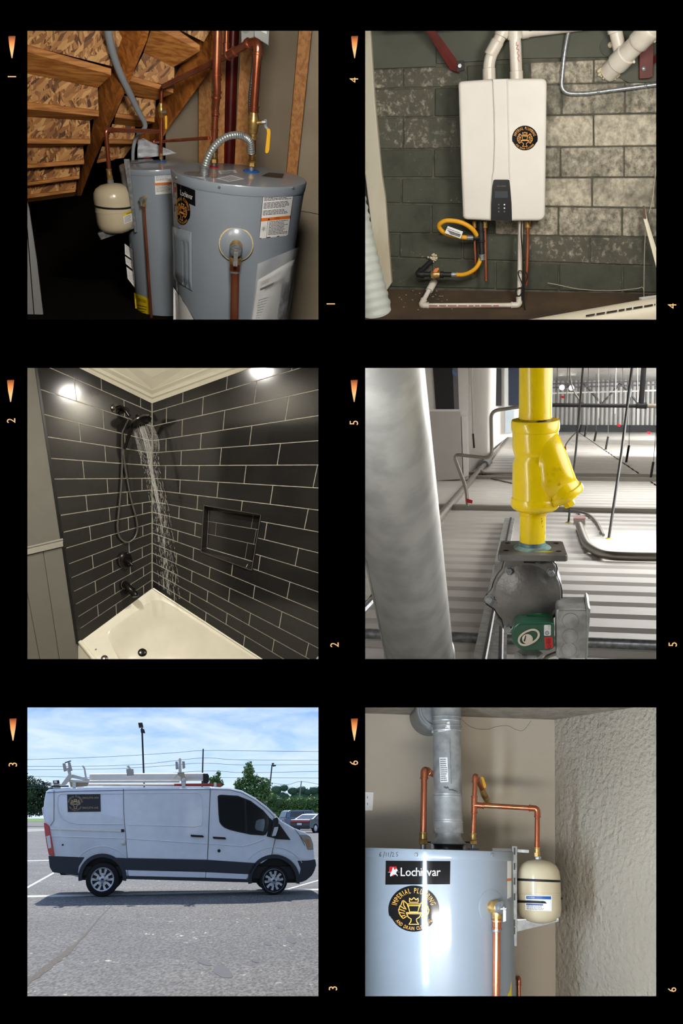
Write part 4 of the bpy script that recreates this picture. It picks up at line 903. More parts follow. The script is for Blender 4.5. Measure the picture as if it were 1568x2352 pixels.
def tub():
    bc = f2.p(350, 1351, 0); bl_ = WL(189.5, 1468.5); br = WR(605, 1517.6)
    nd = (br - bc).cross(bl_ - bc).normalized();
    if nd.dot(f2.Y) < 0: nd = -nd
    DP = lambda x, y, h=0: plane_hit(x, y, bc + f2.Y * (h * S2), nd)
    def seg(a, b, n): return [(a[0] + (b[0] - a[0]) * i / n, a[1] + (b[1] - a[1]) * i / n) for i in range(n)]
    def loop(p, n=(8, 14, 16), rad=0):
        q = []
        for i in range(3): q += seg(p[i], p[i + 1], n[i])
        q.append(p[3])
        if rad:   # round the corners by smoothing
            for _ in range(rad): q = [q[0]] + [tuple(.25 * a + .5 * b + .25 * c for a, b, c in zip(q[i - 1], q[i], q[i + 1])) for i in range(1, len(q) - 1)] + [q[-1]]
        return q
    out = loop([(262, 1575), (180, 1474), (349.5, 1351.5), (690, 1573)])
    inn = loop([(303, 1574), (241, 1453), (360, 1367), (678, 1573)], rad=2)
    in2 = loop([(304, 1574), (243, 1456), (360, 1371), (675, 1573)], rad=3)
    mid = loop([(306, 1574), (262, 1484), (355, 1410), (600, 1574)], rad=3)
    flo = loop([(314, 1574), (287, 1508), (351, 1450), (512, 1574)], rad=4)
    rows = [[DP(x, y) for x, y in out], [DP(x, y) for x, y in inn], [DP(x, y, -3) for x, y in in2], [DP(x, y, -42) for x, y in mid], [DP(x, y, -80) for x, y in flo]]
    n = len(out); vs = [q for r in rows for q in r]; fs = [(k * n + i, k * n + i + 1, (k + 1) * n + i + 1, (k + 1) * n + i) for k in range(4) for i in range(n - 1)]
    fs.append(tuple(range(4 * n, 5 * n)))
    rt = thing('bathtub', 'white bathtub set into the corner of the black tiled shower', 'bathtub', DP(349, 1500, -85))
    obj('basin', G().add(vs, fs), m_tub, rt, ang=60)
    a, b = DP(179, 1474), DP(262, 1576)
    obj('apron', G().prism([a, b, b - f2.Y * (24 * S2), a - f2.Y * (100 * S2)], -f2.N * .02), m_tub, rt, smooth=False)
    obj('front_lip', G().tube([DP(183, 1474, 1), DP(216, 1515, 1), DP(266, 1577, 1)], 5 * S2, 14), m_tub, rt)
    obj('wall_lip', G().tube([DP(352, 1352, 1), DP(606, 1518.5, 1), DP(690, 1573, 1)], 2.4 * S2, 10), m_tub, rt)
    def cap(px, py, h, r, tilt, nm, m):
        q = DP(px, py, h); nn = tilt.normalized(); obj(nm, G().lathe(q - nn * .004, nn, [(r * S2 * 1.12, 0), (r * S2 * 1.12, .003), (r * S2, .008), (r * S2 * .7, .011), (0, .011)], 28), m, rt)
    cap(305.6, 1415, -30, 8.6, f2.N * 1.0 + f2.X * .5, 'overflow_cover', m_bronze); cap(326.8, 1498.6, -78, 9, f2.N + f2.Y * .6, 'drain_stopper', m_bronze)
    cap(240, 1512, 1, 7, nd, 'deck_cap', m_nickel); cap(220, 1491, 1, 2, nd, 'deck_plug', m_nickel)
tub()
def shower_fittings():
    s = S2; rt = thing('hand_shower', 'dark bronze shower head with hand shower and looping hose on the tiled wall', 'shower', WL(290, 1100, 2))
    fl = WL(265, 938, 2); obj('flange', G().lathe(fl, n_l, [(0, 0), (10 * s, 0), (10 * s, 1.5 * s), (6 * s, 4 * s), (0, 5 * s)], 24), m_nickel, rt)
    arm = spline([fl, f2.p(278, 935, 46), f2.p(288, 943, 52), f2.p(297, 956, 55)], 6); obj('arm', G().tube(arm, 4.6 * s, 14), m_bronze, rt)
    obj('diverter', G().lathe(f2.p(290, 942, 42), f2.N, [(6 * s, -7 * s), (7 * s, 0), (6 * s, 7 * s)], 20), m_bronze, rt)
    c = f2.p(323, 968, 70); ax = (-f2.Y * .80 + f2.X * .36 + f2.N * .34).normalized()
    obj('head', G().lathe(c - ax * 14 * s, ax, [(0, -4 * s), (6 * s, -3 * s), (9 * s, 2 * s), (22 * s, 9 * s), (25 * s, 12 * s), (25 * s, 16 * s), (22 * s, 18 * s), (0, 18 * s)], 36), m_bronze, rt)
    obj('head_rim', G().lathe(c, ax, [(25.2 * s, -2 * s), (25.6 * s, 0), (25.2 * s, 2 * s)], 36), m_nickel, rt)
    obj('handset', G().tube([f2.p(303, 980, 62), f2.p(296, 1000, 58), f2.p(286, 1031, 50)], [5 * s, 4 * s, 3 * s], 14), m_bronze, rt)
    hose = [(296, 962, 50), (286, 982, 40), (281, 1000, 34), (280.5, 1065, 26), (278, 1120, 22), (272, 1185, 20), (270, 1210, 20), (274, 1232, 20), (284, 1243, 20), (296, 1245, 20), (309, 1235, 20), (315.5, 1215, 20), (312, 1186, 22), (301, 1147, 26), (290, 1087, 34), (284, 1045, 46), (285, 1030, 50)]
    obj('hose', G().tube(spline([f2.p(x, y, max(z, (349 - x) * math.tan(A2) + 7)) for x, y, z in hose], 7), 2.0 * s, 10), mat('hose_steel', (104, 101, 96), rough=.3, metal=.5), rt)
    v = thing('shower_valve', 'round dark bronze shower valve with lever between hose and spout', 'valve', WL(288, 1300, 2))
    q = WL(288, 1287, 2); obj('plate', G().lathe(q, (n_l + f2.X * .35 - f2.Y * .0).normalized(), [(0, 0), (19.5 * s, 0), (19.5 * s, 1 * s), (16 * s, 4 * s), (9 * s, 5 * s), (8 * s, 9 * s), (0, 9 * s)], 36), m_bronze, v)
    obj('plate_rim', G().lathe(q, (n_l + f2.X * .35).normalized(), [(19 * s, 0), (20 * s, .8 * s), (19.6 * s, 2 * s)], 36), m_nickel, v)
    obj('lever', G().tube([f2.p(289, 1287, 36), f2.p(297, 1291, 46), f2.p(305, 1299, 52)], [6 * s, 5 * s, 2 * s], 14), m_bronze, v); obj('cross_bar', G().tube([f2.p(300, 1287, 46), f2.p(295, 1297, 46)], 1.8 * s, 10), m_nickel, v)
    sp = thing('tub_spout', 'dark bronze tub spout with diverter knob above the tub rim', 'spout', WL(288, 1350, 2))
    path = spline([WL(285, 1342, 2), f2.p(291, 1346, 40), f2.p(300, 1355, 48), f2.p(309, 1365, 52), f2.p(310, 1371, 54)], 6)
    obj('spout', G().tube(path, [9.5 * s, 9 * s, 9 * s, 8.6 * s, 8.4 * s, 8.2 * s] + [8 * s] * (len(path) - 9) + [7 * s, 6.4 * s, 6 * s], 18), m_bronze, sp)
    obj('knob', G().tube([f2.p(308, 1360, 58), f2.p(310, 1352, 60)], [1.6 * s, 2.6 * s], 10), m_bronze, sp); obj('ring', ring_g(G(), WL(286, 1343, 4), n_l + f2.X * .3, 10.5 * s, 3 * s), m_nickel, sp)
    # water
    rnd = random.Random(21); m = mat('falling_water', (236, 236, 232), rough=.1, trans=.55, ior=1.15, spec=.8); g = G()
    for i in range(50):
        core = i >= 34; u = i / 33 if not core else rnd.uniform(.34, .60); w = rnd.uniform(-1, 1) * (.3 if core else 1)
        x0 = 305 + 42 * u; y0 = 986 - 21 * u + 4 * w; z0 = 60 + 14 * w
        pts = [(x0, y0, z0), (x0 + 12 + 5 * u + w, y0 + 46, z0 + 8), (331 + 33 * u + 2 * w, 1078 - 10 * u, z0 + 14), (348 + 36 * u + 3 * w, 1165, z0 + 16), (360 + 39 * u + 4 * w, 1265, z0 + 14), (369 + 41 * u + 5 * w, 1352 + 30 * u, z0 + 10)]
        path = spline([f2.p(*p) for p in pts], 30); k = rnd.randint(0, 4); n = len(path)
        while k < n - 2:
            far_ = k / n; solid = far_ < (.5 if core else .22); L = rnd.randint(12, 24) if solid else rnd.randint(1, 4)
            sgm = path[k:min(n, k + L + 1)]; r = rnd.uniform(.18, .33) * s * (1.5 if core and solid else 1)
            if len(sgm) > 2: g.tube(sgm, [r * .4] + [r] * (len(sgm) - 2) + [r * .5], 5)
            elif len(sgm) == 2: g.tube([sgm[0], sgm[0].lerp(sgm[1], rnd.uniform(.5, .9))], r, 5)
            k += L + (1 if solid else rnd.randint(2, 6))
    obj('shower_water', g, m, None, label='fine streams of water falling from the shower head to the tub', cat='water', kind='stuff')
shower_fittings()
# ================================================================== 3: white van on a parking lot
Z3 = V((0, 0, 1))
def gpy(d): return 1176 + FPX * (math.tan(TH) + (-0.0)) + FPX * CAMH / (d * math.cos(TH)) if False else 1176 + FPX * ((CAMH / d + math.sin(TH)) / math.cos(TH))
def gd(py): return CAMH / ((py - 1176) / FPX * math.cos(TH) - math.sin(TH))
def gnd(px, py, h=0.0):
    r = ray(px, py); t = (h - CAMH) / r.z; return C0 + r * t
f3 = Fr(415, 2058.5, gd(2058.5), up=Z3); S3 = f3.S
m_van = mat('white_car_paint', (226, 229, 233), rough=.28, coat=.6)
m_clad = mat('charcoal_cladding', (44, 48, 54), rough=.55)
m_tyre = mat('tyre_rubber', (20, 20, 22), rough=.8)
m_glass = mat('dark_window_glass', (18, 24, 28), rough=.04, coat=.6, spec=.8)
m_trimb = mat('black_trim', (12, 13, 15), rough=.45)
m_alloy = mat('silver_alloy', (196, 198, 202), rough=.3, metal=.6)
m_lens = mat('red_lens', (190, 16, 22), rough=.15, coat=.5)
m_rackw = mat('white_rack_paint', (222, 219, 212), rough=.4, col2=(206, 200, 188), scale=2)
m_seam = mat('seam_dark', (52, 58, 68), rough=.7)
m_leaf = mat('leaf_green', (112, 146, 78), rough=.6, col2=(78, 112, 54), scale=.6, col3=(146, 172, 98), s3=.3)
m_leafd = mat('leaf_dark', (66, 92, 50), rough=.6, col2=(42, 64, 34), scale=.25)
m_leafh = mat('leaf_hedge', (120, 156, 62), rough=.6, col2=(82, 116, 42), scale=.4, col3=(160, 186, 82), s3=.2)
m_bark = mat('tree_bark', (74, 62, 52), rough=.9)
m_pole = mat('dark_bronze_pole', (30, 28, 28), rough=.5)

def asphalt():
    m = bpy.data.materials.new('asphalt'); m.use_nodes = True; nt = m.node_tree; N = nt.nodes.new; L = nt.links.new; b = nt.nodes['Principled BSDF']
    tc = N('ShaderNodeTexCoord')
    def nz(s, d, a, z, st=(1, 1, 1)):
        mp = N('ShaderNodeMapping'); mp.inputs['Scale'].default_value = st; L(tc.outputs['Object'], mp.inputs[0]); n = N('ShaderNodeTexNoise'); n.inputs['Scale'].default_value = s; n.inputs['Detail'].default_value = d; L(mp.outputs[0], n.inputs[0])
        r = N('ShaderNodeValToRGB'); r.color_ramp.elements[0].position = a; r.color_ramp.elements[1].position = z; L(n.outputs['Fac'], r.inputs[0]); return r, n
    st = (1, .33, 1); g, gn = nz(34, 4, .34, .70, st); g.color_ramp.elements[0].color = (*lin((72, 72, 72)), 1); g.color_ramp.elements[1].color = (*lin((140, 138, 134)), 1)
    br, _ = nz(.35, 5, .40, .62); mx = N('ShaderNodeMixRGB'); mx.blend_type = 'MULTIPLY'; mx.inputs[0].default_value = .5; L(g.outputs[0], mx.inputs[1]); L(br.outputs[0], mx.inputs[2])
    br.color_ramp.elements[0].color = (.62, .62, .66, 1); br.color_ramp.elements[1].color = (1.05, 1.02, .97, 1)
    sp, _ = nz(14, 2, .66, .72, st); pa, _ = nz(.7, 4, .50, .62); k = N('ShaderNodeMath'); k.operation = 'MULTIPLY'; L(sp.outputs[0], k.inputs[0]); L(pa.outputs[0], k.inputs[1])
    m2 = N('ShaderNodeMixRGB'); L(k.outputs[0], m2.inputs[0]); L(mx.outputs[0], m2.inputs[1]); m2.inputs[2].default_value = (*lin((206, 200, 186)), 1); L(m2.outputs[0], b.inputs['Base Color'])
    b.inputs['Roughness'].default_value = .82; bp = N('ShaderNodeBump'); bp.inputs['Strength'].default_value = .5; bp.inputs['Distance'].default_value = .02; L(gn.outputs['Fac'], bp.inputs['Height']); L(bp.outputs[0], b.inputs['Normal'])
    return m
def lot():
    g = G().prism([V((-150, 6.0, 0)), V((90, 6.0, 0)), V((260, 420, 0)), V((-320, 420, 0))], V((0, 0, -.1)))
    o = struct('ground', g, asphalt(), smooth=False); ln = mat('white_road_paint', (214, 214, 210), rough=.7, col2=(160, 160, 160), scale=5, lo=.52, hi=.7)
    for a, b, w in (((20, 2060), (900, 2039), 4.4), ((20, 2062), (124, 2004.5), 5), ((20, 1978), (300, 1972), 1.9), ((640, 2048), (860, 1985), 3)):
        p, q = gnd(*a), gnd(*b); A = [gnd(a[0], a[1] - w / 2, .004), gnd(b[0], b[1] - w / 2 * .8, .004), gnd(b[0], b[1] + w / 2 * .8, .004), gnd(a[0], a[1] + w / 2, .004)]
        obj('painted_line', G().prism(A, V((0, 0, -.003))), ln, o, smooth=False)
    rnd = random.Random(3); C = [(20, 2285, 16), (54, 2262, 17), (90, 2236, 17), (130, 2206, 17), (160, 2182, 18), (175, 2168, 8), (200, 2142, 9), (225, 2112, 4), (240, 2096, 2), (260, 2076, 1.2)]
    L = []; R = []
    for (x, y, w), (x2, y2, w2) in zip(C, C[1:]):
        for k in range(6):
            t = k / 6; xx, yy, ww = x + (x2 - x) * t, y + (y2 - y) * t, (w + (w2 - w) * t) * .5
            L.append(gnd(xx + rnd.uniform(-.12, .12) * ww, yy - ww * rnd.uniform(.7, 1.1), .003)); R.append(gnd(xx + rnd.uniform(-.12, .12) * ww, yy + ww * rnd.uniform(.6, 1.1), .003))
    n = len(L); obj('tar_seam', G().add(L + R, [(i, i + 1, n + i + 1, n + i) for i in range(n - 1)]), mat('worn_tar', (92, 84, 76), rough=.9, col2=(116, 108, 98), scale=30), o, smooth=False, flip=False)
    for x, y, w, h in ((512, 2231, 22, 14), (586, 2206, 8, 4), (614, 2166, 9, 5), (668, 2158, 11, 8), (643, 2127, 10, 5), (470, 2210, 16, 6)):
        obj('oil_stain', G().disc(lambda u, v: gnd(x + w * u * (1 + .15 * math.sin(3 * v)), y + h * v + w * u * .3, .003), 2, 18), mat('oil_dark', (92, 92, 96), rough=.8), o, flip=False)
    # far pale concrete drive and the verge
    struct('floor', G().prism([V((-320, 130, .012)), V((-30, 130, .012)), V((-30, 60, .012)), V((-100, 40, .012)), V((-320, 40, .012))], V((0, 0, -.01))), mat('pale_concrete', (176, 172, 164), rough=.85, col2=(150, 148, 144), scale=.4), smooth=False)
    obj('grass_verge', G().prism([V((-320, 420, .03)), V((-40, 420, .03)), V((-40, 250, .03)), V((-320, 250, .03))], V((0, 0, -.02))), mat('grass_green', (118, 150, 62), rough=.9, col2=(92, 126, 46), scale=.3), None, smooth=False, label='strip of mown grass below the dark trees behind the van', cat='grass', kind='stuff')
lot()

def inset(poly, d):
    n = len(poly); out = []; A = sum(poly[i][0] * poly[(i + 1) % n][1] - poly[(i + 1) % n][0] * poly[i][1] for i in range(n)); sg = 1 if A > 0 else -1
    for i in range(n):
        a, b, c = poly[i - 1], poly[i], poly[(i + 1) % n]
        e1 = V((b[0] - a[0], b[1] - a[1])); e2 = V((c[0] - b[0], c[1] - b[1]))
        n1 = V((-e1.y, e1.x)).normalized(); n2 = V((-e2.y, e2.x)).normalized(); k = (n1 + n2); k = k / max(.6, k.length_squared / 2) if k.length > .2 else n1
        out.append((b[0] + k.x * d * sg, b[1] + k.y * d * sg))
    return out
def arc(cx, cy, r, a0, a1, n, sq=1.0): return [(cx + r * math.cos(math.radians(a0 + (a1 - a0) * i / n)), cy - r * sq * math.sin(math.radians(a0 + (a1 - a0) * i / n))) for i in range(n + 1)]
def rrect(x0, y0, x1, y1, r, n=4):
    return arc(x1 - r, y0 + r, r, 0, 90, n) + arc(x0 + r, y0 + r, r, 90, 180, n) + arc(x0 + r, y1 - r, r, 180, 270, n) + arc(x1 - r, y1 - r, r, 270, 360, n)

def van():
    root = thing('van', 'white cargo van with roof rack and black firm sign parked side-on', 'van', f3.l(0, 0, -110))
    F_ = f3
    bodyp = [(104, 1818), (110, 1813.5), (125, 1811), (157, 1809), (300, 1807.5), (484, 1807), (524, 1808.6), (555, 1815), (586, 1832), (613, 1852), (633, 1872), (647, 1885.6), (676, 1902), (700, 1911), (713, 1920), (719, 1937), (722.6, 1955), (724, 1975), (726, 1987), (722, 2000), (716, 2011), (703, 2021)]
    bodyp += arc(629, 2022, 54, 0, 180, 14) + arc(235, 2017, 50, 0, 180, 14) + [(140, 2006), (121, 2003.5), (114, 1992), (111, 1968), (104, 1920), (98, 1872), (100, 1840)]
    W_ = 222; secs = [(0, 7), (-2, 3.5), (-6, 1), (-12, 0), (-W_ + 12, 0), (-W_ + 6, 1), (-W_ + 2, 3.5), (-W_, 7)]
    g = G(); n = len(bodyp); vs = []
    for z, d in secs: vs += F_.ps(inset(bodyp, -d) if False else inset(bodyp, d), z) if z == 0 else [q + F_.N * (z * S3) for q in F_.ps(inset(bodyp, d), 0)]
    fs = [tuple(range(n)), tuple(range(n * 7, n * 8))[::-1]] + [(k * n + i, k * n + (i + 1) % n, (k + 1) * n + (i + 1) % n, (k + 1) * n + i) for k in range(7) for i in range(n)]
    obj('body', g.add(vs, fs), m_van, root, ang=32)
    def plate(name, pts, z, t, m, parent=None, bev=0.0, lab=None, smooth=False):
        o = obj(name, G().prism(F_.ps(pts, z), -F_.N * (t * S3)), m, parent or root, smooth=smooth, bev=bev * S3)
        if lab: o['label'] = lab
        return o
    def line(name, pts, r, m, z=.6, parent=None, closed=False): return obj(name, G().tube(F_.ps(pts, z), r * S3, 6, closed=closed), m, parent or root)
    plate('underbody', [(125, 1990), (715, 1990), (700, 2020), (140, 2010)], -16, W_ - 30, m_trimb)
    for cx, cy, r in ((235, 2016, 50), (629, 2022, 54)):
        obj('wheel_arch_liner', G().prism(F_.ps(arc(cx, cy, r + 1, -6, 186, 16), -36), -F_.N * (30 * S3)), m_trimb, root, smooth=False)
        o1 = arc(cx, cy, r + 5.5, -8, 188, 20); o2 = arc(cx, cy, r - 3, 188, -8, 20)
        plate('wheel_arch_trim', o1 + o2, 1.6, 3, m_clad)
    # cladding, sill
    plate('rear_bumper', [(111, 1966), (194, 1969), (181, 1990), (179, 2004), (182, 2011), (140, 2006), (121, 2003.5), (114, 1992)], 1.4, 3, m_clad, bev=1)
    plate('front_bumper', [(683, 1977), (706, 1976.5), (724, 1974), (726, 1987), (722, 2000), (716, 2011), (703, 2022), (691, 2026.5), (684, 2026), (688, 2008), (690, 1995)], 1.4, 4, m_clad, bev=1)
    plate('side_cladding', [(266, 1970), (292, 1971), (475, 1975), (591, 1983), (575, 2008), (470, 2003), (300, 1998.5), (288, 1998), (280, 1985)], 1.6, 3, m_clad, bev=.8)
    plate('sill_strip', [(288, 1999), (471, 2004), (570, 2008.5), (566, 2019.5), (471, 2016), (296, 2012)], 1.3, 3, m_van, bev=.5)
    plate('sill', [(284, 2012), (471, 2016.5), (575, 2020), (574, 2027), (471, 2024), (286, 2019)], 0.6, 8, m_clad)
    # doors as slightly proud skins
    sd = plate('sliding_door', [(284, 1813), (482, 1811), (480, 1860), (477, 1935), (475.5, 1974), (292, 1970), (288, 1912), (285, 1890)], 1.0, 1.2, m_van, bev=.4, lab='sliding side door')
    fd = plate('front_door', [(484, 1811), (528, 1812.5), (556, 1819.5), (588, 1838), (612, 1858), (632, 1880), (634, 1900), (631, 1926), (622, 1968), (600, 1983), (477.5, 1975), (479, 1935), (482, 1860)], 1.0, 1.2, m_van, bev=.4, lab='front side door')
    line('gutter', [(104, 1821), (160, 1817.5), (283, 1815), (482, 1813.5), (528, 1814.5), (556, 1821.5), (588, 1839.5), (613, 1860), (631, 1878)], .55, m_seam, 1.2)
    for q in ([(283.2, 1812), (284, 1860), (285.6, 1890), (288, 1912), (292, 1970), (294, 2012)], [(483, 1810), (481, 1860), (478, 1935), (475.8, 1974), (471.5, 2016)], [(632.5, 1925), (622.5, 1968)], [(124, 1815), (123.5, 1885), (116, 1896)], [(676, 1903), (688, 1919), (700, 1942)]): line('panel_gap', q, .55, m_seam, 1.3)
    # pressed panel outlines and swage
    line('pressed_outline', [(281, 1823), (140, 1823.5), (133, 1828), (131.5, 1845), (134, 1866), (143, 1880), (160, 1889), (178, 1892.5), (281, 1893.5)], .75, m_van, .9)
    line('pressed_outline', [(287, 1822), (450, 1821), (460, 1824), (463.5, 1835), (465, 1885), (462, 1896), (450, 1899), (289, 1894)], .75, m_van, 1.4, sd)
    line('swage_line', [(118, 1921), (284, 1926)], 1.0, m_van, .4); line('swage_line', [(290, 1926), (476, 1938)], 1.0, m_van, 1.2, sd); line('swage_line', [(480, 1938), (560, 1944), (585, 1936), (606, 1928)], 1.0, m_van, 1.2, fd)
    line('arch_swage', arc(235, 2016, 72, 28, 150, 14), .8, m_van, .5); line('arch_swage', arc(629, 2022, 76, 32, 140, 14), .8, m_van, 1.2)
    plate('slide_rail', [(115, 1899.5), (283.5, 1904.5), (283.8, 1911), (117, 1905)], 2.2, 2, mat('bright_rail', (186, 188, 190), rough=.25, metal=.8))
    plate('rail_end', [(278, 1904.5), (284.5, 1904.5), (284.8, 1911.2), (278, 1911)], 2.6, 2, m_trimb)
    # window
    win = [(499.4, 1829), (503, 1826), (508, 1825.3), (546, 1827.6), (575, 1839), (604, 1861), (617.7, 1876.7), (619, 1890), (615, 1908), (610, 1917), (604, 1919), (575, 1917), (546, 1911), (525, 1905.5), (515, 1901), (508, 1895), (503.5, 1888), (501.5, 1870)]
    wf = plate('window_frame', win, 2.0, 2, m_trimb, fd)
    cut = clip(inset(win, 2.2), (559, 1800), (564, 1930), 1); cut2 = clip(inset(win, 2.2), (563.5, 1800), (568.5, 1930), -1)
    for c in (cut, cut2):
        if len(c) > 2: plate('window_glass', c, 2.4, .8, m_glass, fd)
    plate('sail_panel', [(617, 1877), (636, 1893), (641, 1892), (667, 1929), (637, 1927.5), (612, 1921), (615, 1908), (619, 1890)], 2.0, 2, m_trimb)
    mi = plate('mirror', [(628, 1880), (633, 1876.5), (638, 1878), (640, 1886), (639, 1901), (634, 1922), (628, 1924), (620, 1922), (625, 1903)], 22, 18, m_trimb, bev=3, lab='door mirror')
    plate('mirror_lamp', [(630, 1900), (639, 1899), (638, 1906), (633, 1920), (624, 1921)], 22.8, 2, m_alloy, mi, bev=.4)
    obj('mirror_glass', G().prism(F_.ps([(588, 1886), (594, 1882), (606, 1881), (608, 1886), (607, 1899), (604, 1910), (588, 1906), (585, 1900)], 3.0), -F_.N * (.6 * S3)), mat('mirror_silver', (150, 160, 170), rough=.08, metal=.9), mi, smooth=False)
    # handles, locks, lamps
    for x, y, p in ((437, 1917, sd), (488, 1921.5, fd)):
        obj('door_handle', G().prism(F_.ps([(x, y + 1), (x + 2, y), (x + 28, y + 1.6), (x + 31, y + 4), (x + 30, y + 6.5), (x + 2, y + 5)], 4.6), -F_.N * (2.6 * S3)), m_trimb, p, smooth=False, bev=.006)
        obj('handle_recess', G().disc(lambda u, v: F_.p(x + 16 + 11 * u, y + 1.4 - 5 * v, 2.1), 2, 18), m_van, p, flip=False)
    for x, y, r, m in ((283, 1936, 5, m_alloy), (502.7, 1954, 3.6, m_trimb), (144, 1940.5, 2, m_trimb)): obj('lock', G().lathe(F_.p(x, y, .8), F_.N, [(0, 0), (r * S3, 0), (r * S3, 1.5 * S3), (r * .6 * S3, 2 * S3), (0, 2 * S3)], 18), m, root)
    tl = plate('tail_light', [(100.5, 1890), (106, 1891), (112.5, 1897), (119, 1930), (125, 1966), (112, 1964.5), (108, 1945), (103, 1915)], 3.0, 14, m_lens, bev=1, lab='tall red tail light with white lower lens')
    plate('white_lens', [(106, 1921), (114.5, 1918.5), (117.5, 1947), (111, 1949.5)], 3.5, 1, m_white, tl)
    hl = plate('headlight', [(686, 1917.5), (704, 1918), (713, 1922), (719, 1938), (720, 1951), (706, 1951.5), (702, 1938)], 2.0, 12, mat('headlight_lens', (120, 112, 92), rough=.1, coat=.8), bev=1, lab='smoky headlight')
    plate('turn_signal', [(700, 1926), (710, 1928), (712, 1946), (706, 1947)], 2.6, 1, mat('amber_lens', (176, 120, 60), rough=.2), hl)
    plate('license_lamp', [(96, 1856), (101, 1851), (103, 1866), (98, 1870)], -6, 8, m_alloy)
    # windscreen and bonnet skins (seen from other sides)
    a, b, c, d = [F_.p(x, y, -22) for x, y in ((588, 1832.5), (634, 1871.5), (634, 1871.5), (588, 1832.5))]
    k = -F_.N * ((W_ - 44) * S3); up = F_.p(612, 1840, -22) - F_.p(606, 1848, -22)
    obj('windscreen', G().prism([a, b, b + k, a + k], up.normalized() * .012), m_glass, root, smooth=False)
    # sign
    sg = plate('door_sign', [(154, 1825), (230, 1824), (231, 1864), (155.5, 1865)], 1.6, .8, mat('navy_sign', (26, 32, 44), rough=.4), lab='black magnetic firm sign with round emblem and two phone numbers')
    emblem(sg, lambda u, v, l: F_.p(173 + 19 * u, 1844.5 - 19.5 * v, 1.6 + .35 * l), name='round_mark') if False else None
    ch = lambda u, v: F_.p(173 + 18.6 * u, 1845 - 19.4 * v, 2.0)
    g = G(); text_arc(g, 'IMPERIAL PLUMBING', ch, .84, math.pi / 2, .24, .66, gap=.22); text_arc(g, 'AND DRAIN CLEANING', ch, .82, -math.pi / 2, .17, .60, gap=.18, inward=True)
    tg = mat('tan_print', (196, 170, 126), rough=.5); obj('lettering', g, tg, sg, flip=False, smooth=False)
    g = G(); w = .06
    for q, cl in (([(-.17, .30), (-.17, .48), (-.085, .40), (0, .50), (.085, .40), (.17, .48), (.17, .30)], 1), ([(-.25, .23), (.25, .23), (.25, .16), (-.25, .16)], 1), ([(-.22, .16), (-.16, -.10), (.16, -.10), (.22, .16)], 0), ([(-.30, -.13), (.30, -.13), (.22, -.32), (.10, -.40), (.20, -.62), (-.20, -.62), (-.10, -.40), (-.22, -.32)], 1)): g.stroke(ch, q, w, bool(cl))
    for s in (-1, 1):
        for q in ([(.30, .0), (.40, .18), (.40, .38), (.26, .24)], [(.36, .02), (.52, .14), (.44, .38)], [(.34, -.08), (.58, .02), (.54, .16)], [(.34, -.20), (.58, -.12), (.60, .02)]): g.stroke(ch, [(s * a, b) for a, b in q], w)
    obj('emblem', g, tg, sg, flip=False, smooth=False)
    g = G()
    for t, y in (('(865)370-1414', 1834.5), ('(865)370-1415', 1857.5)): text(g, t, lambda u, v: F_.p(189 + u, y - v, 2.0), 4.6, .92, 'l', gap=.16)
    obj('phone_numbers', g, tg, sg, flip=False, smooth=False)
    # wheels
    for i, (cx, cy, r) in enumerate(((235, 2020, 38), (629, 2022.5, 36.5), (235, 2020, 38), (629, 2022.5, 36.5))):
        near = i < 2; zf = -3 if near else -W_ + 28; c = F_.p(cx, cy, -3) - (V((0, 0, 0)) if near else F_.N * ((W_ - 34) * S3)); s = S3; ax = F_.N
        r = (c.z) / s      # the tyre stands on the ground
        w = obj('wheel', G().lathe(c - ax * 26 * s, ax, [(r * .62 * s, 0), (r * .93 * s, 0), (r * s, 4 * s), (r * s, 21 * s), (r * .95 * s, 25 * s), (r * .72 * s, 27 * s), (r * .66 * s, 24 * s), (r * .64 * s, 8 * s)], 44), m_tyre, root)
        if not near: continue
        rr = 25.5
        obj('rim_well', G().lathe(c - ax * 22 * s, ax, [(0, 0), (rr * s, 0), (rr * s, 18 * s)], 36), mat('brake_dark', (26, 26, 28), rough=.6), w)
        obj('rim', G().lathe(c - ax * 5 * s, ax, [((rr - 2.6) * s, 0), ((rr - 2.2) * s, 4 * s), (rr * s, 5.5 * s), ((rr + .8) * s, 5 * s), ((rr + .8) * s, 0)], 40), m_alloy, w)
        pt = lambda rad, a, z: c + (F_.X * math.cos(a) + F_.Y * math.sin(a)) * rad * s + ax * z * s
        for k in range(5):
            a0 = math.radians(90 + 72 * k + (8 if i else 0))
            g = G()
            for sgn in (-1, 1):
                g.prism([pt(5, a0 + sgn * .35, -1.5), pt(rr - 1.2, a0 + sgn * .16, -1), pt(rr - 1.2, a0 + sgn * .42, -1), pt(9, a0 + sgn * .62, -1.8)], -ax * 4 * s)
            g.prism([pt(3, a0 - .5, -1.2), pt(14, a0 - .2, -1.2), pt(14, a0 + .2, -1.2), pt(3, a0 + .5, -1.2)], -ax * 3 * s)
            obj('spoke', g, m_alloy, w, smooth=False)
            obj('lug_nut', G().lathe(pt(9.8, a0 + .63, -2), ax, [(1.7 * s, 0), (1.6 * s, 3.2 * s), (0, 3.6 * s)], 6), m_trimb, w)
        obj('hub', G().lathe(c - ax * 4 * s, ax, [(7.5 * s, 0), (7.5 * s, 2.5 * s), (4.6 * s, 4 * s), (0, 4 * s)], 24), m_alloy, w); obj('hub_badge', G().disc(lambda u, v: pt(0, 0, .3) + F_.X * u * 3.6 * s + F_.Y * v * 2.5 * s, 1, 16), mat('navy_badge', (26, 34, 66), rough=.3), w, flip=False)
    # roof rack
    rk = obj('roof_rack', G().tube([F_.p(206, 1786, -42), F_.p(468, 1784.5, -42)], 9.5 * S3, 16), m_rackw, root, label='white painted roof rack with drop-down ladder arms and carrier tube')
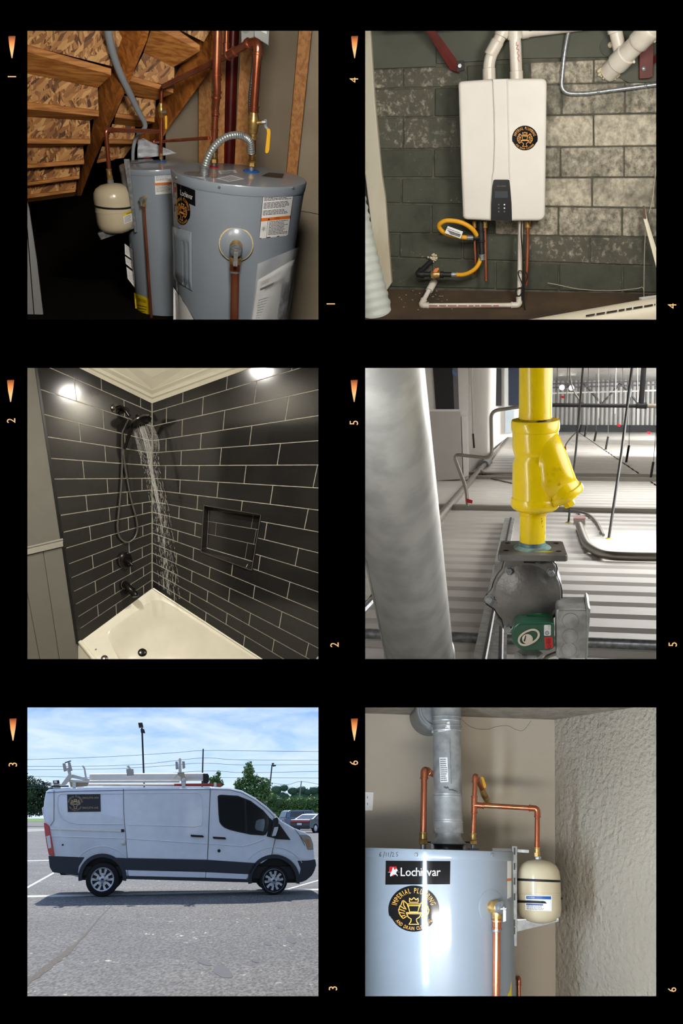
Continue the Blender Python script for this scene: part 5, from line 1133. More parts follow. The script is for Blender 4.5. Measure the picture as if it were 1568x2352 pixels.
    def rp(name, pts, z, t, m=m_rackw, bev=.6): return obj(name, G().prism(F_.ps(pts, z), -F_.N * (t * S3)), m, rk, smooth=False, bev=bev * S3)
    rp('tube_cap', [(466, 1776), (477, 1776.5), (480, 1782), (479.5, 1797), (476, 1799.5), (466, 1799.5)], -30, 26, m_trimb, 2)
    rp('rail', [(156, 1791), (210, 1793), (412, 1792.5), (412, 1797.5), (210, 1798), (158, 1796)], -14, 5)
    rp('rail', [(160, 1800), (400, 1800.5), (400, 1804), (164, 1806)], -60, 5)
    rp('rear_arm', [(139, 1803), (157, 1779), (164, 1779.5), (166, 1784), (150, 1803)], -12, 10); rp('rear_beam', [(160, 1778.5), (167, 1778.5), (205, 1789), (205, 1795), (163, 1786)], -16, 8)
    rp('rear_plate', [(158, 1790), (205, 1795), (200, 1806), (162, 1808)], -24, 6, mat('worn_rack', (176, 164, 140), rough=.6))
    rp('clamp_post', [(153, 1764), (160, 1762), (164, 1780), (157, 1780)], -12, 4)
    for q in ([(143, 1753.5), (149.5, 1752.5), (153.5, 1770), (146.5, 1772.5)], [(155, 1750), (161, 1750.5), (166, 1770), (158.5, 1771)], [(402.5, 1748.5), (408, 1749), (410, 1766), (403.5, 1767.5)], [(418, 1748), (424, 1748.5), (425.3, 1764), (419, 1766)], [(289.5, 1766), (306, 1766), (307.5, 1781), (291, 1782)]):
        rp('clamp_pad', q, -8, 8, mat('pad_grey', (176, 172, 164), rough=.6), 1)
    obj('clamp_rod', G().tube(F_.ps([(149, 1752), (155, 1750), (163, 1747.5)], -10), 1.3 * S3, 8), m_trimb, rk)
    rp('ladder_stop', [(187.5, 1758.5), (191, 1758), (195, 1763), (200, 1789), (195.5, 1790), (192, 1766)], -12, 6); rp('ladder_stop', [(290, 1759), (296, 1758), (301, 1766), (296, 1767)], -10, 6)
    rp('clamp_post', [(410, 1743), (413, 1741), (416, 1743), (417, 1775), (410, 1775)], -10, 5); rp('front_base', [(407, 1774), (423, 1774), (424, 1781), (428, 1790), (425, 1806), (417, 1806), (415, 1785), (408, 1780)], -12, 10, mat('worn_rack', (0, 0, 0)))
    obj('roller', G().lathe(F_.p(422.5, 1792, -10), F_.N, [(0, 0), (5.6 * S3, 0), (5.6 * S3, 3 * S3), (4 * S3, 3.6 * S3), (0, 3.6 * S3)], 20), m_alloy, rk)
    rp('roof_bar', [(417, 1796), (425, 1796), (425.5, 1807.5), (418, 1807.5)], -6, 200); rp('roof_bar', [(166, 1797), (174, 1797), (174, 1809), (166, 1809)], -10, 196)
    rp('brace', [(397, 1787), (408, 1776), (411, 1778), (402, 1789)], -12, 4)
    lp = rp('work_lamp', [(121, 1792.5), (135, 1791.5), (136.5, 1799.5), (122.5, 1800.5)], -16, 8, m_trimb, 1); rp('lamp_lens', [(123.5, 1793.8), (130.5, 1793.4), (132, 1798.6), (124.5, 1799)], -15.4, 1, m_alloy, .2)
    rp('grip', [(118, 1804), (157, 1804), (158, 1807.5), (118, 1807.5)], -10, 4, m_trimb); rp('grip_stay', [(122, 1800), (139, 1800), (139, 1812), (123, 1812)], -18, 6)
    ld = thing('ladder', 'red fibreglass ladder lying in the van roof rack behind the white tube', 'ladder', F_.p(375, 1806, -80))
    for z in (-75, -135): obj('side_rail', G().prism(F_.ps([(236, 1803), (430, 1799.5), (508, 1799), (508, 1806.5), (430, 1806.5), (236, 1806)], z), -F_.N * (3 * S3)), mat('red_fibreglass', (158, 66, 58), rough=.5), ld, smooth=False)
    for x in range(262, 505, 34): obj('rung', G().tube([F_.p(x, 1803, -78), F_.p(x, 1803, -78) - F_.N * 58 * S3], 1.4 * S3, 8), m_alloy, ld)
    obj('end_bracket', G().prism(F_.ps([(491, 1797.5), (497, 1797.5), (497, 1806.8), (491, 1806.8)], -74), -F_.N * (2 * S3)), m_rackw, ld, smooth=False)
van()

def far(px, d): return Fr(px, gpy(d), d, up=Z3)
def poles():
    def lampost(label, px0, px1, ytop, d, w, heads):
        f = far(px0, d); rt = thing('street_lamp', label, 'street lamp', gnd(px0, gpy(d)))
        base = gnd(px0, gpy(d)); top = f.p(px1, ytop, 0); obj('pole', G().prism([base + f.X * i * w * f.S + f.N * j * w * f.S for i, j in ((-.55, -.5), (.55, -.5), (.55, .5), (-.55, .5))], top - base), m_pole, rt, smooth=False)
        for q in heads: obj('lamp_head', G().prism(f.ps(q, w), -f.N * (6 * f.S)), m_pole, rt, smooth=False, bev=.02); 
        q = heads[0]; obj('lamp_glass', G().prism([f.p(*q[3], w + .2), f.p(*q[2], w + .2), f.p(q[2][0] - 1, q[2][1] - 2, w + .2), f.p(q[3][0] + 1, q[3][1] - 2, w + .2)], -f.N * (1 * f.S)), mat('lamp_lens_grey', (96, 96, 88), rough=.3), rt, smooth=False)
    lampost('tall dark double-headed lamp post rising straight above the van roof', 336, 326, 1672, 62, 3.6, ([(317, 1659.5), (327, 1659.5), (329.5, 1671), (319, 1672)], [(322.5, 1674), (331, 1674.5), (333.5, 1684), (323.5, 1683)]))
    lampost('shorter dark lamp post in front of the hedge, right of the leafy tree', 608, 624.5, 1757, 80, 2.6, ([(623.5, 1752.5), (629.5, 1752), (629, 1755.5), (625, 1757)], [(625, 1757.5), (633.5, 1756), (634, 1759), (627, 1761)]))
    for (x0, x1, y, d, w, lab) in ((461, 466.5, 1720, 90, 1.9, 'dark wooden utility pole above the van cab'), (680, 692, 1794, 150, 1.6, 'pale leaning utility pole beyond the hedge')):
        f = far(x0, d); b = gnd(x0, gpy(d)); obj('utility_pole', G().tube([b, f.p(x1, y, 0)], [w * 1.1 * f.S, w * .8 * f.S], 10), m_pole if d < 100 else mat('weathered_wood', (150, 146, 138), rough=.9), None, label=lab, cat='pole')
    wires = [([(54, 1745), (250, 1738), (400, 1729), (466, 1724), (600, 1725), (731, 1726)], 'topmost'), ([(54, 1760.5), (200, 1760), (330, 1755), (463, 1741), (550, 1745.5), (731, 1746)], 'second'), ([(54, 1768), (250, 1766), (380, 1759), (463, 1753), (560, 1757), (731, 1756)], 'third'),
             ([(54, 1783), (250, 1785), (466, 1771), (560, 1774.5), (731, 1772)], 'fourth'), ([(480, 1786), (560, 1786), (731, 1787)], 'fifth'), ([(54, 1796), (90, 1797), (130, 1799)], 'sixth'), ([(620, 1798), (660, 1802), (690, 1795), (731, 1801)], 'lowest, sagging'), ([(54, 1803), (125, 1805)], 'seventh'), ([(54, 1810), (120, 1811)], 'eighth')]
    f = far(400, 90)
    for q, n in wires: obj('power_line', G().tube(spline(f.ps(q, 0), 6), .42 * f.S, 5), mat('wire_grey', (82, 96, 118), rough=.6), None, label='%s of the thin power lines across the sky behind the van' % n, cat='power line', group='power lines behind the van')
poles()

def leaves(g, rnd, blobs, n, size, f=None, flat=.0):
    tot = sum(b[1] * b[2] for b in blobs)
    for c, rx, ry, rz in blobs:
        for _ in range(int(n * rx * ry / tot)):
            while 1:
                q = V((rnd.uniform(-1, 1), rnd.uniform(-1, 1), rnd.uniform(-1, 1)))
                if .35 < q.length < 1: break
            q = q * (1 + rnd.choice((0, 0, .06, .12, .28)) * rnd.random()); p = c + V((q.x * rx, q.y * rz, q.z * ry))
            a = V((rnd.gauss(0, 1), rnd.gauss(0, 1), rnd.gauss(0, 1))).normalized(); b = a.cross(V((rnd.gauss(0, 1), rnd.gauss(0, 1), rnd.gauss(0, 1)))).normalized(); s = size * rnd.uniform(.6, 1.4)
            g.add([p - a * s, p + b * s * .55, p + a * s, p - b * s * .55], [(0, 1, 2, 3)])
def tree(label, px, d, blobs, n, size, m, trunk=1.5, seed=1, kind='tree', group=None, py=None):
    """blobs: (px, py, rx px, ry px) in the crown, at depth d"""
    f = far(px, d); rnd = random.Random(seed); s = f.S; base = gnd(px, gpy(d)); rt = thing(kind, label, 'tree' if kind != 'hedge' else 'hedge', base, group)
    B = [(f.p(x, y, 0), rx * s, ry * s, rx * s * .9) for x, y, rx, ry in blobs]
    g = G(); leaves(g, rnd, B, n, size * s); o = obj('foliage', g, m, rt, smooth=False, flip=False, kind='stuff')
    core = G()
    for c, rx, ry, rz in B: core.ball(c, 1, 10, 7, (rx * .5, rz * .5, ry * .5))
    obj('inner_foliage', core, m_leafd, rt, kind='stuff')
    if trunk:
        top = B[0][0]; g = G().tube([base, base + (top - base) * .5, top], [trunk * s, trunk * .7 * s, trunk * .35 * s], 8)
        for c, rx, ry, rz in B[1:]: g.tube([base + (top - base) * .45, c], [trunk * .5 * s, trunk * .15 * s], 6)
        obj('trunk', g, m_bark, rt)
def greenery():
    tree('leafy green tree with a pointed top behind the van windscreen', 585, 70, [(571, 1772, 14, 15), (573, 1758, 7, 9), (577, 1792, 22, 15), (553, 1800, 16, 13), (604, 1805, 20, 18), (572, 1818, 26, 16), (590, 1828, 24, 14), (548, 1812, 10, 10), (612, 1825, 14, 14)], 3300, 2.9, m_leaf, 1.6, 11)
    tree('small feathery tree just above the ladder end', 498, 75, [(496, 1790, 11, 10), (502, 1777, 5, 8), (488, 1793, 10, 9), (506, 1800, 9, 8), (497, 1803, 14, 7)], 800, 2.4, m_leaf, 1.0, 12)
    tree('dark wood of trees filling the left edge behind the van', 60, 150, [(62, 1800, 20, 20), (84, 1808, 20, 18), (104, 1816, 20, 20), (70, 1830, 30, 26), (104, 1846, 26, 26), (60, 1855, 30, 20), (36, 1812, 20, 24), (120, 1828, 14, 22), (86, 1860, 34, 14)], 6000, 2.6, m_leafd, 2, 13)
    # hedge
    f = far(680, 125); rnd = random.Random(5); s = f.S; rt = thing('hedge', 'long bright green hedge behind the parked cars', 'hedge', gnd(690, gpy(125)))
    B = [(f.p(x, y, 0), rx * s, ry * s, 12 * s) for x, y, rx, ry in ((625, 1835, 14, 13), (612, 1852, 12, 16), (640, 1845, 18, 16), (665, 1848, 20, 17), (690, 1846, 20, 17), (715, 1846, 20, 18), (740, 1846, 20, 18), (626, 1858, 20, 10), (660, 1866, 26, 12), (705, 1868, 26, 12), (610, 1872, 16, 12), (740, 1866, 20, 12), (630, 1886, 26, 18), (680, 1888, 34, 18), (725, 1888, 34, 18))]
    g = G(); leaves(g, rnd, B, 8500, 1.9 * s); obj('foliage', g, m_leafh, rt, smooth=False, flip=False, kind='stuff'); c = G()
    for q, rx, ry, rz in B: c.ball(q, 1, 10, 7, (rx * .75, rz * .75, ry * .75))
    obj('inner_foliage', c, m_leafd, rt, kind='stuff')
    # wooded hill
    f = far(680, 330); s = f.S; rt = thing('wooded_hill', 'distant wooded hillside above the hedge', 'hill', gnd(680, gpy(330)))
    B = [(f.p(x, y, 0), rx * s, ry * s, 10 * s) for x, y, rx, ry in ((612, 1822, 14, 12), (634, 1815, 14, 12), (652, 1810, 12, 9), (672, 1817, 14, 10), (692, 1815, 14, 10), (706, 1820, 12, 9), (720, 1816, 13, 10), (738, 1814, 14, 12), (640, 1830, 30, 12), (690, 1832, 30, 12), (730, 1832, 24, 12), (600, 1834, 14, 10), (620, 1858, 40, 26), (680, 1858, 50, 26), (730, 1858, 40, 26))]
    g = G(); leaves(g, random.Random(9), B, 3600, 1.7 * s); mh = mat('leaf_distant', (78, 106, 74), rough=.8, col2=(52, 80, 58), scale=.1); obj('foliage', g, mh, rt, smooth=False, flip=False, kind='stuff'); c = G()
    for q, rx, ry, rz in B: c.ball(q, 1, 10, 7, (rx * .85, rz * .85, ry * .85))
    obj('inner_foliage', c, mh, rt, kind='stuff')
    # roadside trees just outside the left edge whose shade crosses the drive
    for i, (px, d) in enumerate(((-40, 112), (-80, 96))):
        tree(('nearer' if i else 'farther') + ' roadside tree shading the pale drive, outside the left edge', px, d, [(px, 1800, 46, 30), (px - 30, 1815, 30, 24), (px + 30, 1818, 30, 22)], 900, 6, m_leaf, 5, 30 + i, group='roadside trees')
greenery()

def car(label, px, d, paint, suv, yaw, rear_w=None, sc=1.0):
    """a parked car seen from behind at an angle; local x runs to its nose, y to its left"""
    base = gnd(px, gpy(d)); L, W, H = (4.5, 1.85, 1.8) if suv else (4.7, 1.82, 1.45); L, W, H = L * sc, W * sc, H * sc
    a = math.radians(yaw); ux = V((math.cos(a), math.sin(a), 0)); uy = V((-math.sin(a), math.cos(a), 0)); T = lambda x, y, z: base + ux * x * L + uy * y * W + Z3 * z * H
    rt = thing('car', label, 'car', base)
    prof = [(0.0, .22), (.0, .52), (.015, .60), (.03, .66), (.07, .93), (.12, .985), (.55, 1.0), (.64, .97), (.76, .66), (.96, .58), (1, .50), (1, .22)] if suv else [(0.0, .24), (.0, .50), (.01, .66), (.12, .71), (.30, .95), (.42, 1.0), (.52, .99), (.70, .68), (.95, .58), (1, .45), (1, .24)]
    def loft(name, pr, ws, m, parent=rt):
        g = G(); n = len(pr); vs = []
        for w, k in ws: vs += [T(x, w * (1 if z < .62 else 1 - .22 * (z - .62) / .38), z) for x, z in pr]
        return obj(name, g.add(vs, [tuple(range(n)), tuple(range((len(ws) - 1) * n, len(ws) * n))[::-1]] + [(q * n + i, q * n + (i + 1) % n, (q + 1) * n + (i + 1) % n, (q + 1) * n + i) for q in range(len(ws) - 1) for i in range(n)]), m, parent, smooth=False, bev=.03)
    loft('body', prof, [(-.5, 0), (.5, 0)], paint)
    side = [(.10, .66), (.13, .92), (.56, .93), (.70, .66)] if suv else [(.16, .69), (.31, .90), (.50, .92), (.66, .68)]
    for s in (-1, 1):
        q = [T(x, s * .505 * (1 if z < .62 else 1 - .22 * (z - .62) / .38), z) for x, z in side]; obj('side_glass', G().prism(q, uy * s * .01), m_glass, rt, smooth=False)
        for k in (.42, .60) if suv else (.42,): obj('pillar', G().prism([T(k, s * .50, .66), T(k + .02, s * .50, .66), T(k + .02, s * .44, .95), T(k, s * .44, .95)], uy * s * .02), paint, rt, smooth=False)
    rw = [(.024, .64), (.066, .91)] if suv else [(.135, .72), (.285, .925)]
    obj('rear_window', G().prism([T(rw[0][0] - .008, -.40, rw[0][1]), T(rw[0][0] - .008, .40, rw[0][1]), T(rw[1][0] - .008, .36, rw[1][1]), T(rw[1][0] - .008, -.36, rw[1][1])], -ux * .02), m_glass if not suv else mat('pale_glass', (120, 136, 144), rough=.1), rt, smooth=False)
    if suv:
        for s in (-1, 1): obj('tail_light', G().prism([T(-.006, s * .48, .46), T(-.006, s * .36, .46), T(-.006, s * .36, .62), T(-.006, s * .48, .62)], -ux * .03), m_lens, rt, smooth=False)
    else: obj('tail_light', G().prism([T(-.008, -.48, .54), T(-.008, .48, .54), T(-.008, .48, .62), T(-.008, -.48, .62)], -ux * .03), m_lens, rt, smooth=False)
    obj('number_plate', G().prism([T(-.008, -.12, .42 if suv else .50), T(-.008, .12, .42 if suv else .50), T(-.008, .12, .50 if suv else .40), T(-.008, -.12, .50 if suv else .40)], -ux * .02), m_paper, rt, smooth=False)
    obj('bumper', G().prism([T(-.012, -.5, .20), T(-.012, .5, .20), T(-.012, .5, .34), T(-.012, -.5, .34)], -ux * .05), m_clad, rt, smooth=False)
    for x in (.18, .81):
        for s in (-1, 1):
            w = obj('wheel', G().lathe(T(x, s * .5, 0) + Z3 * .34 * sc - uy * s * .2, uy * s, [(.2 * sc, 0), (.33 * sc, 0), (.34 * sc, .05), (.34 * sc, .2), (.24 * sc, .22), (.22 * sc, .18)], 24), m_tyre, rt)
            obj('rim', G().lathe(T(x, s * .5, 0) + Z3 * .34 * sc - uy * s * .03, uy * s, [(.22 * sc, 0), (.22 * sc, .03), (.05, .05), (0, .05)], 20), m_alloy, w)
car('blue grey sport utility car parked in front of the hedge', 646, 112, mat('blue_grey_paint', (98, 116, 132), rough=.3, coat=.5), True, 26, sc=1.16)
car('dark sedan with red rear lights parked nearest the van bonnet', 688, 96, mat('black_car_paint', (34, 36, 44), rough=.25, coat=.6), False, 58, sc=1.2)
# ================================================================== 4: wall-hung tankless heater on a stained block wall
f4 = Fr(1177, 400, 5.4); S4 = f4.S
shell(1, 0, 1.62, 5.75, 84, 420, 420, 18, mat('mechanical_shell', (70, 68, 62), rough=1, spec=0), far=(84, 420, 420, 100))
add_light('work_lamp', 'AREA', P(1760, -60, 3.3), P(1290, 380, 5.4), 25, (1.0, .95, .85), .5, .5)  # unseen area light added for brightness from the upper right
add_light('top_fill_light', 'AREA', P(1120, -250, 3.0), P(1150, 420, 5.4), 17, (1.0, .96, .88), .8, .15)  # added fill above the opening; no tube hangs there
def blk(name, lo, hi, base=(72, 74, 64), b2=(56, 58, 50)):
    return mat(name, base, rough=.9, col2=(196, 188, 170), scale=34, stretch=(1, 1, .75), lo=lo - .04, hi=hi + .06, detail=10, nrough=.68, col3=b2, s3=5, lo3=.45, hi3=.7, bump=.5, bscale=60, bdist=.006)
m_blkA = blk('block_dark', .66, .86); m_blkB = blk('block_patchy', .55, .72, (84, 82, 72), (66, 68, 60)); m_blkC = blk('block_chalky', .42, .64, (104, 98, 88), (74, 74, 66)); m_blkD = blk('block_white_bloom', .32, .56, (116, 110, 98), (92, 88, 78))
def block_wall():
    w = struct('wall_back', G().prism(f4.ps([(800, 30), (1560, 30), (1560, 700), (800, 700)], -2), -f4.N * .04), mat('mortar_grey', (86, 84, 74), rough=.95, col2=(66, 66, 58), scale=20), smooth=False)
    ys = [(157, 133), (204, 189), (270, 262), (343, 336), (409, 408), (467, 477), (535, 545), (591, 610), (660, 672)]; rnd = random.Random(2)
    Y = lambda k, x: interp(x, 880, ys[k][0], 1440, ys[k][1])
    for k in range(8):
        off = (1217, 1289, 1217 + 0, 1287, 1213, 1282, 1208, 1283)[k]; wd = 146; xs = [off + wd * i for i in range(-3, 4)]
        for i in range(len(xs) - 1):
            a, b = max(xs[i], 846) + 1.6, min(xs[i + 1], 1556) - 1.6
            if b - a < 6: continue
            cx = (a + b) / 2; r = rnd.random()
            if cx < 1010: m = m_blkB if (k in (0, 2) and r < .8) else (m_blkA if k > 2 or r < .6 else m_blkB)
            elif cx < 1150: m = m_blkA
            else: m = (m_blkC, m_blkC, m_blkD, m_blkC, m_blkD, m_blkC, m_blkB, m_blkA)[k] if r < .75 else (m_blkB if k > 4 else m_blkC)
            j = lambda: rnd.uniform(-.7, .7)
            q = [(a + j(), Y(k, a) + 1.9 + j()), (b + j(), Y(k, b) + 1.9 + j()), (b + j(), Y(k + 1, b) - 1.9 + j()), (a + j(), Y(k + 1, a) - 1.9 + j())]
            obj('block', G().prism(f4.ps(q, rnd.uniform(.5, 2.0)), -f4.N * (5 * S4)), m, w, smooth=False, bev=.004, bseg=1)
    mh = mat('header_paint', (78, 80, 70), rough=.8, col2=(66, 68, 60), scale=3)
    struct('trim_3', G().prism(f4.ps([(840, 30), (1000, 30), (1000, 152), (876, 157), (856, 158)], 5), -f4.N * (8 * S4)), mh, smooth=False); struct('trim_4', G().prism(f4.ps([(1003, 30), (1560, 30), (1560, 130), (1372, 131), (1200, 134), (1003, 146)], 5), -f4.N * (8 * S4)), mh, smooth=False)
    struct('trim_5', G().prism(f4.ps([(1404, 128), (1560, 125), (1560, 186), (1444, 190), (1404, 168)], 7), -f4.N * (9 * S4)), mh, smooth=False)
    struct('floor', G().prism([f4.p(800, 663, 0), f4.p(1560, 676, 0), f4.p(1560, 775, 170), f4.p(800, 775, 170)], -f4.Y * .02), mat('dirty_brown_floor', (74, 58, 42), rough=.9, col2=(48, 40, 32), scale=5, lo=.35, hi=.7, bump=.4, bscale=30), smooth=False)
    rub = thing('rubble', 'small pale rubble bits scattered on the brown floor', 'rubble', f4.p(1010, 690, 10)); g = G(); rr = random.Random(6)
    for _ in range(34):
        x = rr.uniform(915, 1040); y = rr.uniform(668, 715); g.ball(f4.p(x, y, (y - 663) * 1.5), rr.uniform(.8, 2.6) * S4, 6, 4, (1, 1, .6))
    obj('bits', g, mat('pale_rubble', (140, 134, 122), rough=.9), rub, kind='stuff'); 
block_wall()
def tankless():
    f = f4; s = S4; rt = thing('tankless_heater', 'white wall-hung tankless water heater with black control panel and round sticker', 'water heater', f.p(1155, 507, 8))
    out = [(1052, 196), (1053, 191), (1056, 187.5), (1061, 186), (1110, 182.5), (1160, 180.5), (1210, 180), (1244, 180), (1250, 181.5), (1254, 186), (1255.5, 193), (1254, 300), (1252.5, 400), (1251.5, 494), (1249, 501), (1243, 505.5), (1235, 507), (1140, 507.5), (1072, 504.5), (1066, 502), (1062.5, 497), (1058, 380), (1055, 290)]
    obj('cover', G().prism(f.ps(out, 72), -f.N * (64 * s)), mat('heater_white', (214, 210, 204), rough=.5, spec=.3), rt, smooth=True, bev=.014, bseg=4)
    mw = mat('heater_white', (0, 0, 0))
    band = [(1131.5, 181.8), (1164.5, 180.8), (1166, 260), (1167.5, 330), (1169, 392), (1171, 411), (1175.5, 506.5), (1127, 506.5), (1130, 411), (1135, 392), (1137.5, 330), (1136, 260)]
    obj('centre_band', G().prism(f.ps(band, 75), -f.N * (4 * s)), mw, rt, smooth=False, bev=.002)
    for q in ([(1132.5, 182), (1136, 260), (1137, 330), (1134.5, 392), (1130.5, 411)], [(1164.8, 181), (1166.5, 260), (1168, 330), (1169.5, 392), (1171, 411)]): obj('ridge', G().tube(f.ps(q, 75), 1.6 * s, 8), mw, rt)
    pan = [(1133, 414), (1136, 412.5), (1166, 412.5), (1169.5, 414), (1171.5, 430), (1174.5, 470), (1175.5, 507), (1127, 507), (1127.5, 470), (1130, 430)]
    cp = obj('control_panel', G().prism(f.ps(pan, 78), -f.N * (5 * s)), mat('panel_black', (24, 25, 28), rough=.25, coat=.4), rt, smooth=False, bev=.002)
    obj('screen', G().prism(f.ps([(1136, 439), (1166, 439), (1166, 454.5), (1135.5, 454.5)], 78.6), -f.N * (1 * s)), mat('screen_grey', (62, 66, 72), rough=.2), cp, smooth=False)
    g = G(); text(g, 'NAVIEN', lambda u, v: f.p(1151 + u, 429 - v, 78.5), 3.2, 1.1, gap=.2); obj('maker_name', g, m_ink2, cp, flip=False, smooth=False)
    for x in (1145, 1158):
        for y in (470, 478, 486): obj('button', G().lathe(f.p(x, y, 78), f.N, [(1.7 * s, 0), (1.6 * s, .8 * s), (0, 1 * s)], 12), m_white if x > 1150 and y < 480 else m_ink2, cp)
    emblem(rt, lambda u, v, l: f.p(1205 + 29.5 * u, 318 - 29.5 * v, 72.3 + .4 * l))
    # vents
    for lab, pts in (('left white plastic vent pipe bending into the top of the tankless heater', [(1123, 184, 40), (1122, 138, 40), (1147, 88, 40), (1172, 30, 40)]), ('right white plastic vent pipe with red handwriting above the tankless heater', [(1186, 184, 40), (1183, 100, 40), (1178, 40, 46), (1165, 20, 50)])):
        v = thing('vent_pipe', lab, 'pipe', f.p(*pts[0])); p3 = [f.p(*q) for q in pts]
        obj('pipe', G().tube(fillet(p3, 24 * s, 8), 13 * s, 24), m_pvc, v)
        for a, b in ((0.02, .34),): sleeve(v, 'socket', p3[0], p3[0].lerp(p3[1], .6 if lab[0] == 'l' else .25), 14.4 * s, m_pvc, False, 24)
        if lab[0] == 'l':
            sleeve(v, 'elbow', f.p(1125, 128, 40), f.p(1143, 94, 40), 14.6 * s, m_pvc, False, 24); sleeve(v, 'elbow', f.p(1149, 84, 40), f.p(1160, 58, 40), 15.5 * s, m_pvc, False, 24)
        else:
            obj('elbow', G().tube(fillet([f.p(1183, 90, 40), f.p(1180, 52, 44), f.p(1160, 34, 50)], 30 * s, 8), 16 * s, 24), m_pvc, v)
            obj('handwriting', G().tube(spline([f.p(x, y, 55.5) for x, y in ((1186, 96), (1185.5, 104), (1190, 103), (1186, 112), (1191, 114), (1188, 122), (1192, 128), (1189, 134), (1193, 142))], 4), .5 * s, 5), m_red, v)
    # copper, condensate, cable beneath
    for lab, pts, r in (('thin copper stub left of the gas pipe under the tankless heater', [(1089, 508, 40), (1090, 560, 36), (1092, 610, 30), (1090, 632, 20)], 3), ('copper pipe right of the black gas pipe under the tankless heater', [(1113, 508, 40), (1114, 560, 40), (1116, 645, 36)], 3.6), ('bright copper pipe at the right underside of the tankless heater', [(1211, 508, 40), (1211.5, 560, 40), (1208, 655, 34)], 4.2)):
        p = thing('copper_pipe', lab, 'pipe', f.p(*pts[-1])); obj('pipe', G().tube(spline([f.p(*q) for q in pts], 4), r * s, 14), m_copper, p); a, b = f.p(*pts[0]), f.p(*pts[1]); sleeve(p, 'coupling', a, a.lerp(b, .3), r * 1.5 * s, m_brass)
    p = thing('drain_pipe', 'white plastic condensate drain dropping to the floor and running left', 'pipe', f.p(1080, 706, 60))
    pipe_run(p, [f.p(1195, 508, 44), f.p(1192, 701, 60), f.p(966, 702, 60), f.p(995, 648, 10)], 5.6 * s, m_pvc, k=1.3); g = G(); rr = random.Random(3)
    print_lines(g, lambda u, v: f.p(985 + 170 * u, 704 - 3 * v, 66.2), 0, 1, [.2], .8, rr); obj('print', g, mat('faded_red_ink', (140, 70, 64), rough=.6), p, flip=False, smooth=False)
    obj('socket', G().tube([f.p(985, 668, 30), f.p(997, 646, 8)], 8.6 * s, 16), m_pvc, p)
    c = thing('power_cable', 'black power cable with tied loops hanging below the tankless heater', 'cable', f.p(1207, 730, 70))
    obj('cable', G().tube(spline([f.p(x, y, 64) for x, y in ((1197, 508), (1196.5, 540), (1199, 575), (1201, 620), (1203, 660), (1202, 690), (1205, 712), (1209, 770))], 6), 1.6 * s, 8), m_rub, c)
    for q in ([(1200, 624), (1192, 622), (1190, 630), (1200, 655), (1202, 668)], [(1198, 660), (1186, 664), (1184, 674), (1192, 680), (1201, 668)], [(1203, 620), (1210, 630), (1208, 645), (1199, 660)]): obj('cable_loop', G().tube(spline([f.p(x, y, 67) for x, y in q], 6), 1.3 * s, 8), m_rub, c)
    obj('cable_tail', G().tube(spline([f.p(x, y, 66) for x, y in ((1200, 655), (1198, 672), (1199, 690))], 4), 1.8 * s, 8), m_rub, c)
    # gas line
    gl = thing('gas_line', 'yellow coated flexible gas line with black iron fittings left below the tankless heater', 'gas pipe', f.p(1000, 640, 40)); m_y = mat('yellow_gas_coat', (222, 158, 26), rough=.5); m_iron = mat('black_iron', (26, 26, 28), rough=.5)
    obj('flexible_loop', G().tube(spline([f.p(*q) for q in ((1095, 541, 46), (1084, 526, 54), (1066, 514, 60), (1046, 508, 62), (1024, 507, 62), (1011, 513, 60), (1008, 521, 56), (1014, 530, 52), (1026, 537, 48), (1050, 543, 44), (1072, 546, 42))], 6), 5.2 * s, 14), m_y, gl)
    obj('flexible_lower', G().tube(spline([f.p(*q) for q in ((1104, 592, 44), (1099, 606, 46), (1090, 618, 46), (1076, 627, 44), (1062, 631, 42), (1048, 631, 40))], 6), 5.0 * s, 14), m_y, gl)
    obj('drip_leg', G().tube([f.p(1103, 506, 44), f.p(1106, 590, 44)], 6 * s, 16), m_iron, gl); sleeve(gl, 'tee', f.p(1103.5, 530, 44), f.p(1105, 556, 44), 8 * s, m_iron); sleeve(gl, 'tee_branch', f.p(1103, 545, 44), f.p(1086, 546, 44), 6.5 * s, m_iron); sleeve(gl, 'flare_nut', f.p(1087, 546, 43), f.p(1072, 546, 42), 5.6 * s, m_steel); sleeve(gl, 'cap', f.p(1106, 584, 44), f.p(1106.5, 598, 44), 7 * s, m_steel)
    pipe_run(gl, [f.p(1045, 631, 40), f.p(958, 630, 40), f.p(990, 600, 4)], 6 * s, m_iron, k=1.25, bend=1.6)
    for a, b, r, m in ((1048, 1036, 6.5, m_steel), (1018, 1010, 7.6, m_iron), (996, 986, 7.6, m_iron), (974, 966, 7.6, m_iron)): sleeve(gl, 'fitting', f.p(a, 631, 40), f.p(b, 630.5, 40), r * s, m)
    vb = obj('gas_valve', G().lathe(f.p(988, 630.5, 40), (f.p(1010, 631, 40) - f.p(988, 630.5, 40)), [(7 * s, 0), (9 * s, 5 * s), (9 * s, 16 * s), (7 * s, 22 * s)], 16), m_brass, gl); obj('valve_handle', G().prism(f.ps([(994, 624), (998, 617), (1007, 614.5), (1008, 619), (1002, 626), (996, 627)], 50), -f.N * (4 * s)), mat('orange_handle', (216, 122, 64), rough=.5), vb, smooth=False, bev=.002)
    tg = thing('gas_tag', 'white warning tag with grey text fixed to the yellow gas loop', 'tag', f.p(1040, 550, 60)); obj('tag', G().prism(f.ps([(1021, 535), (1028, 519), (1063, 532), (1057, 548)], 64), -f.N * (.8 * s)), m_paper, tg, smooth=False)
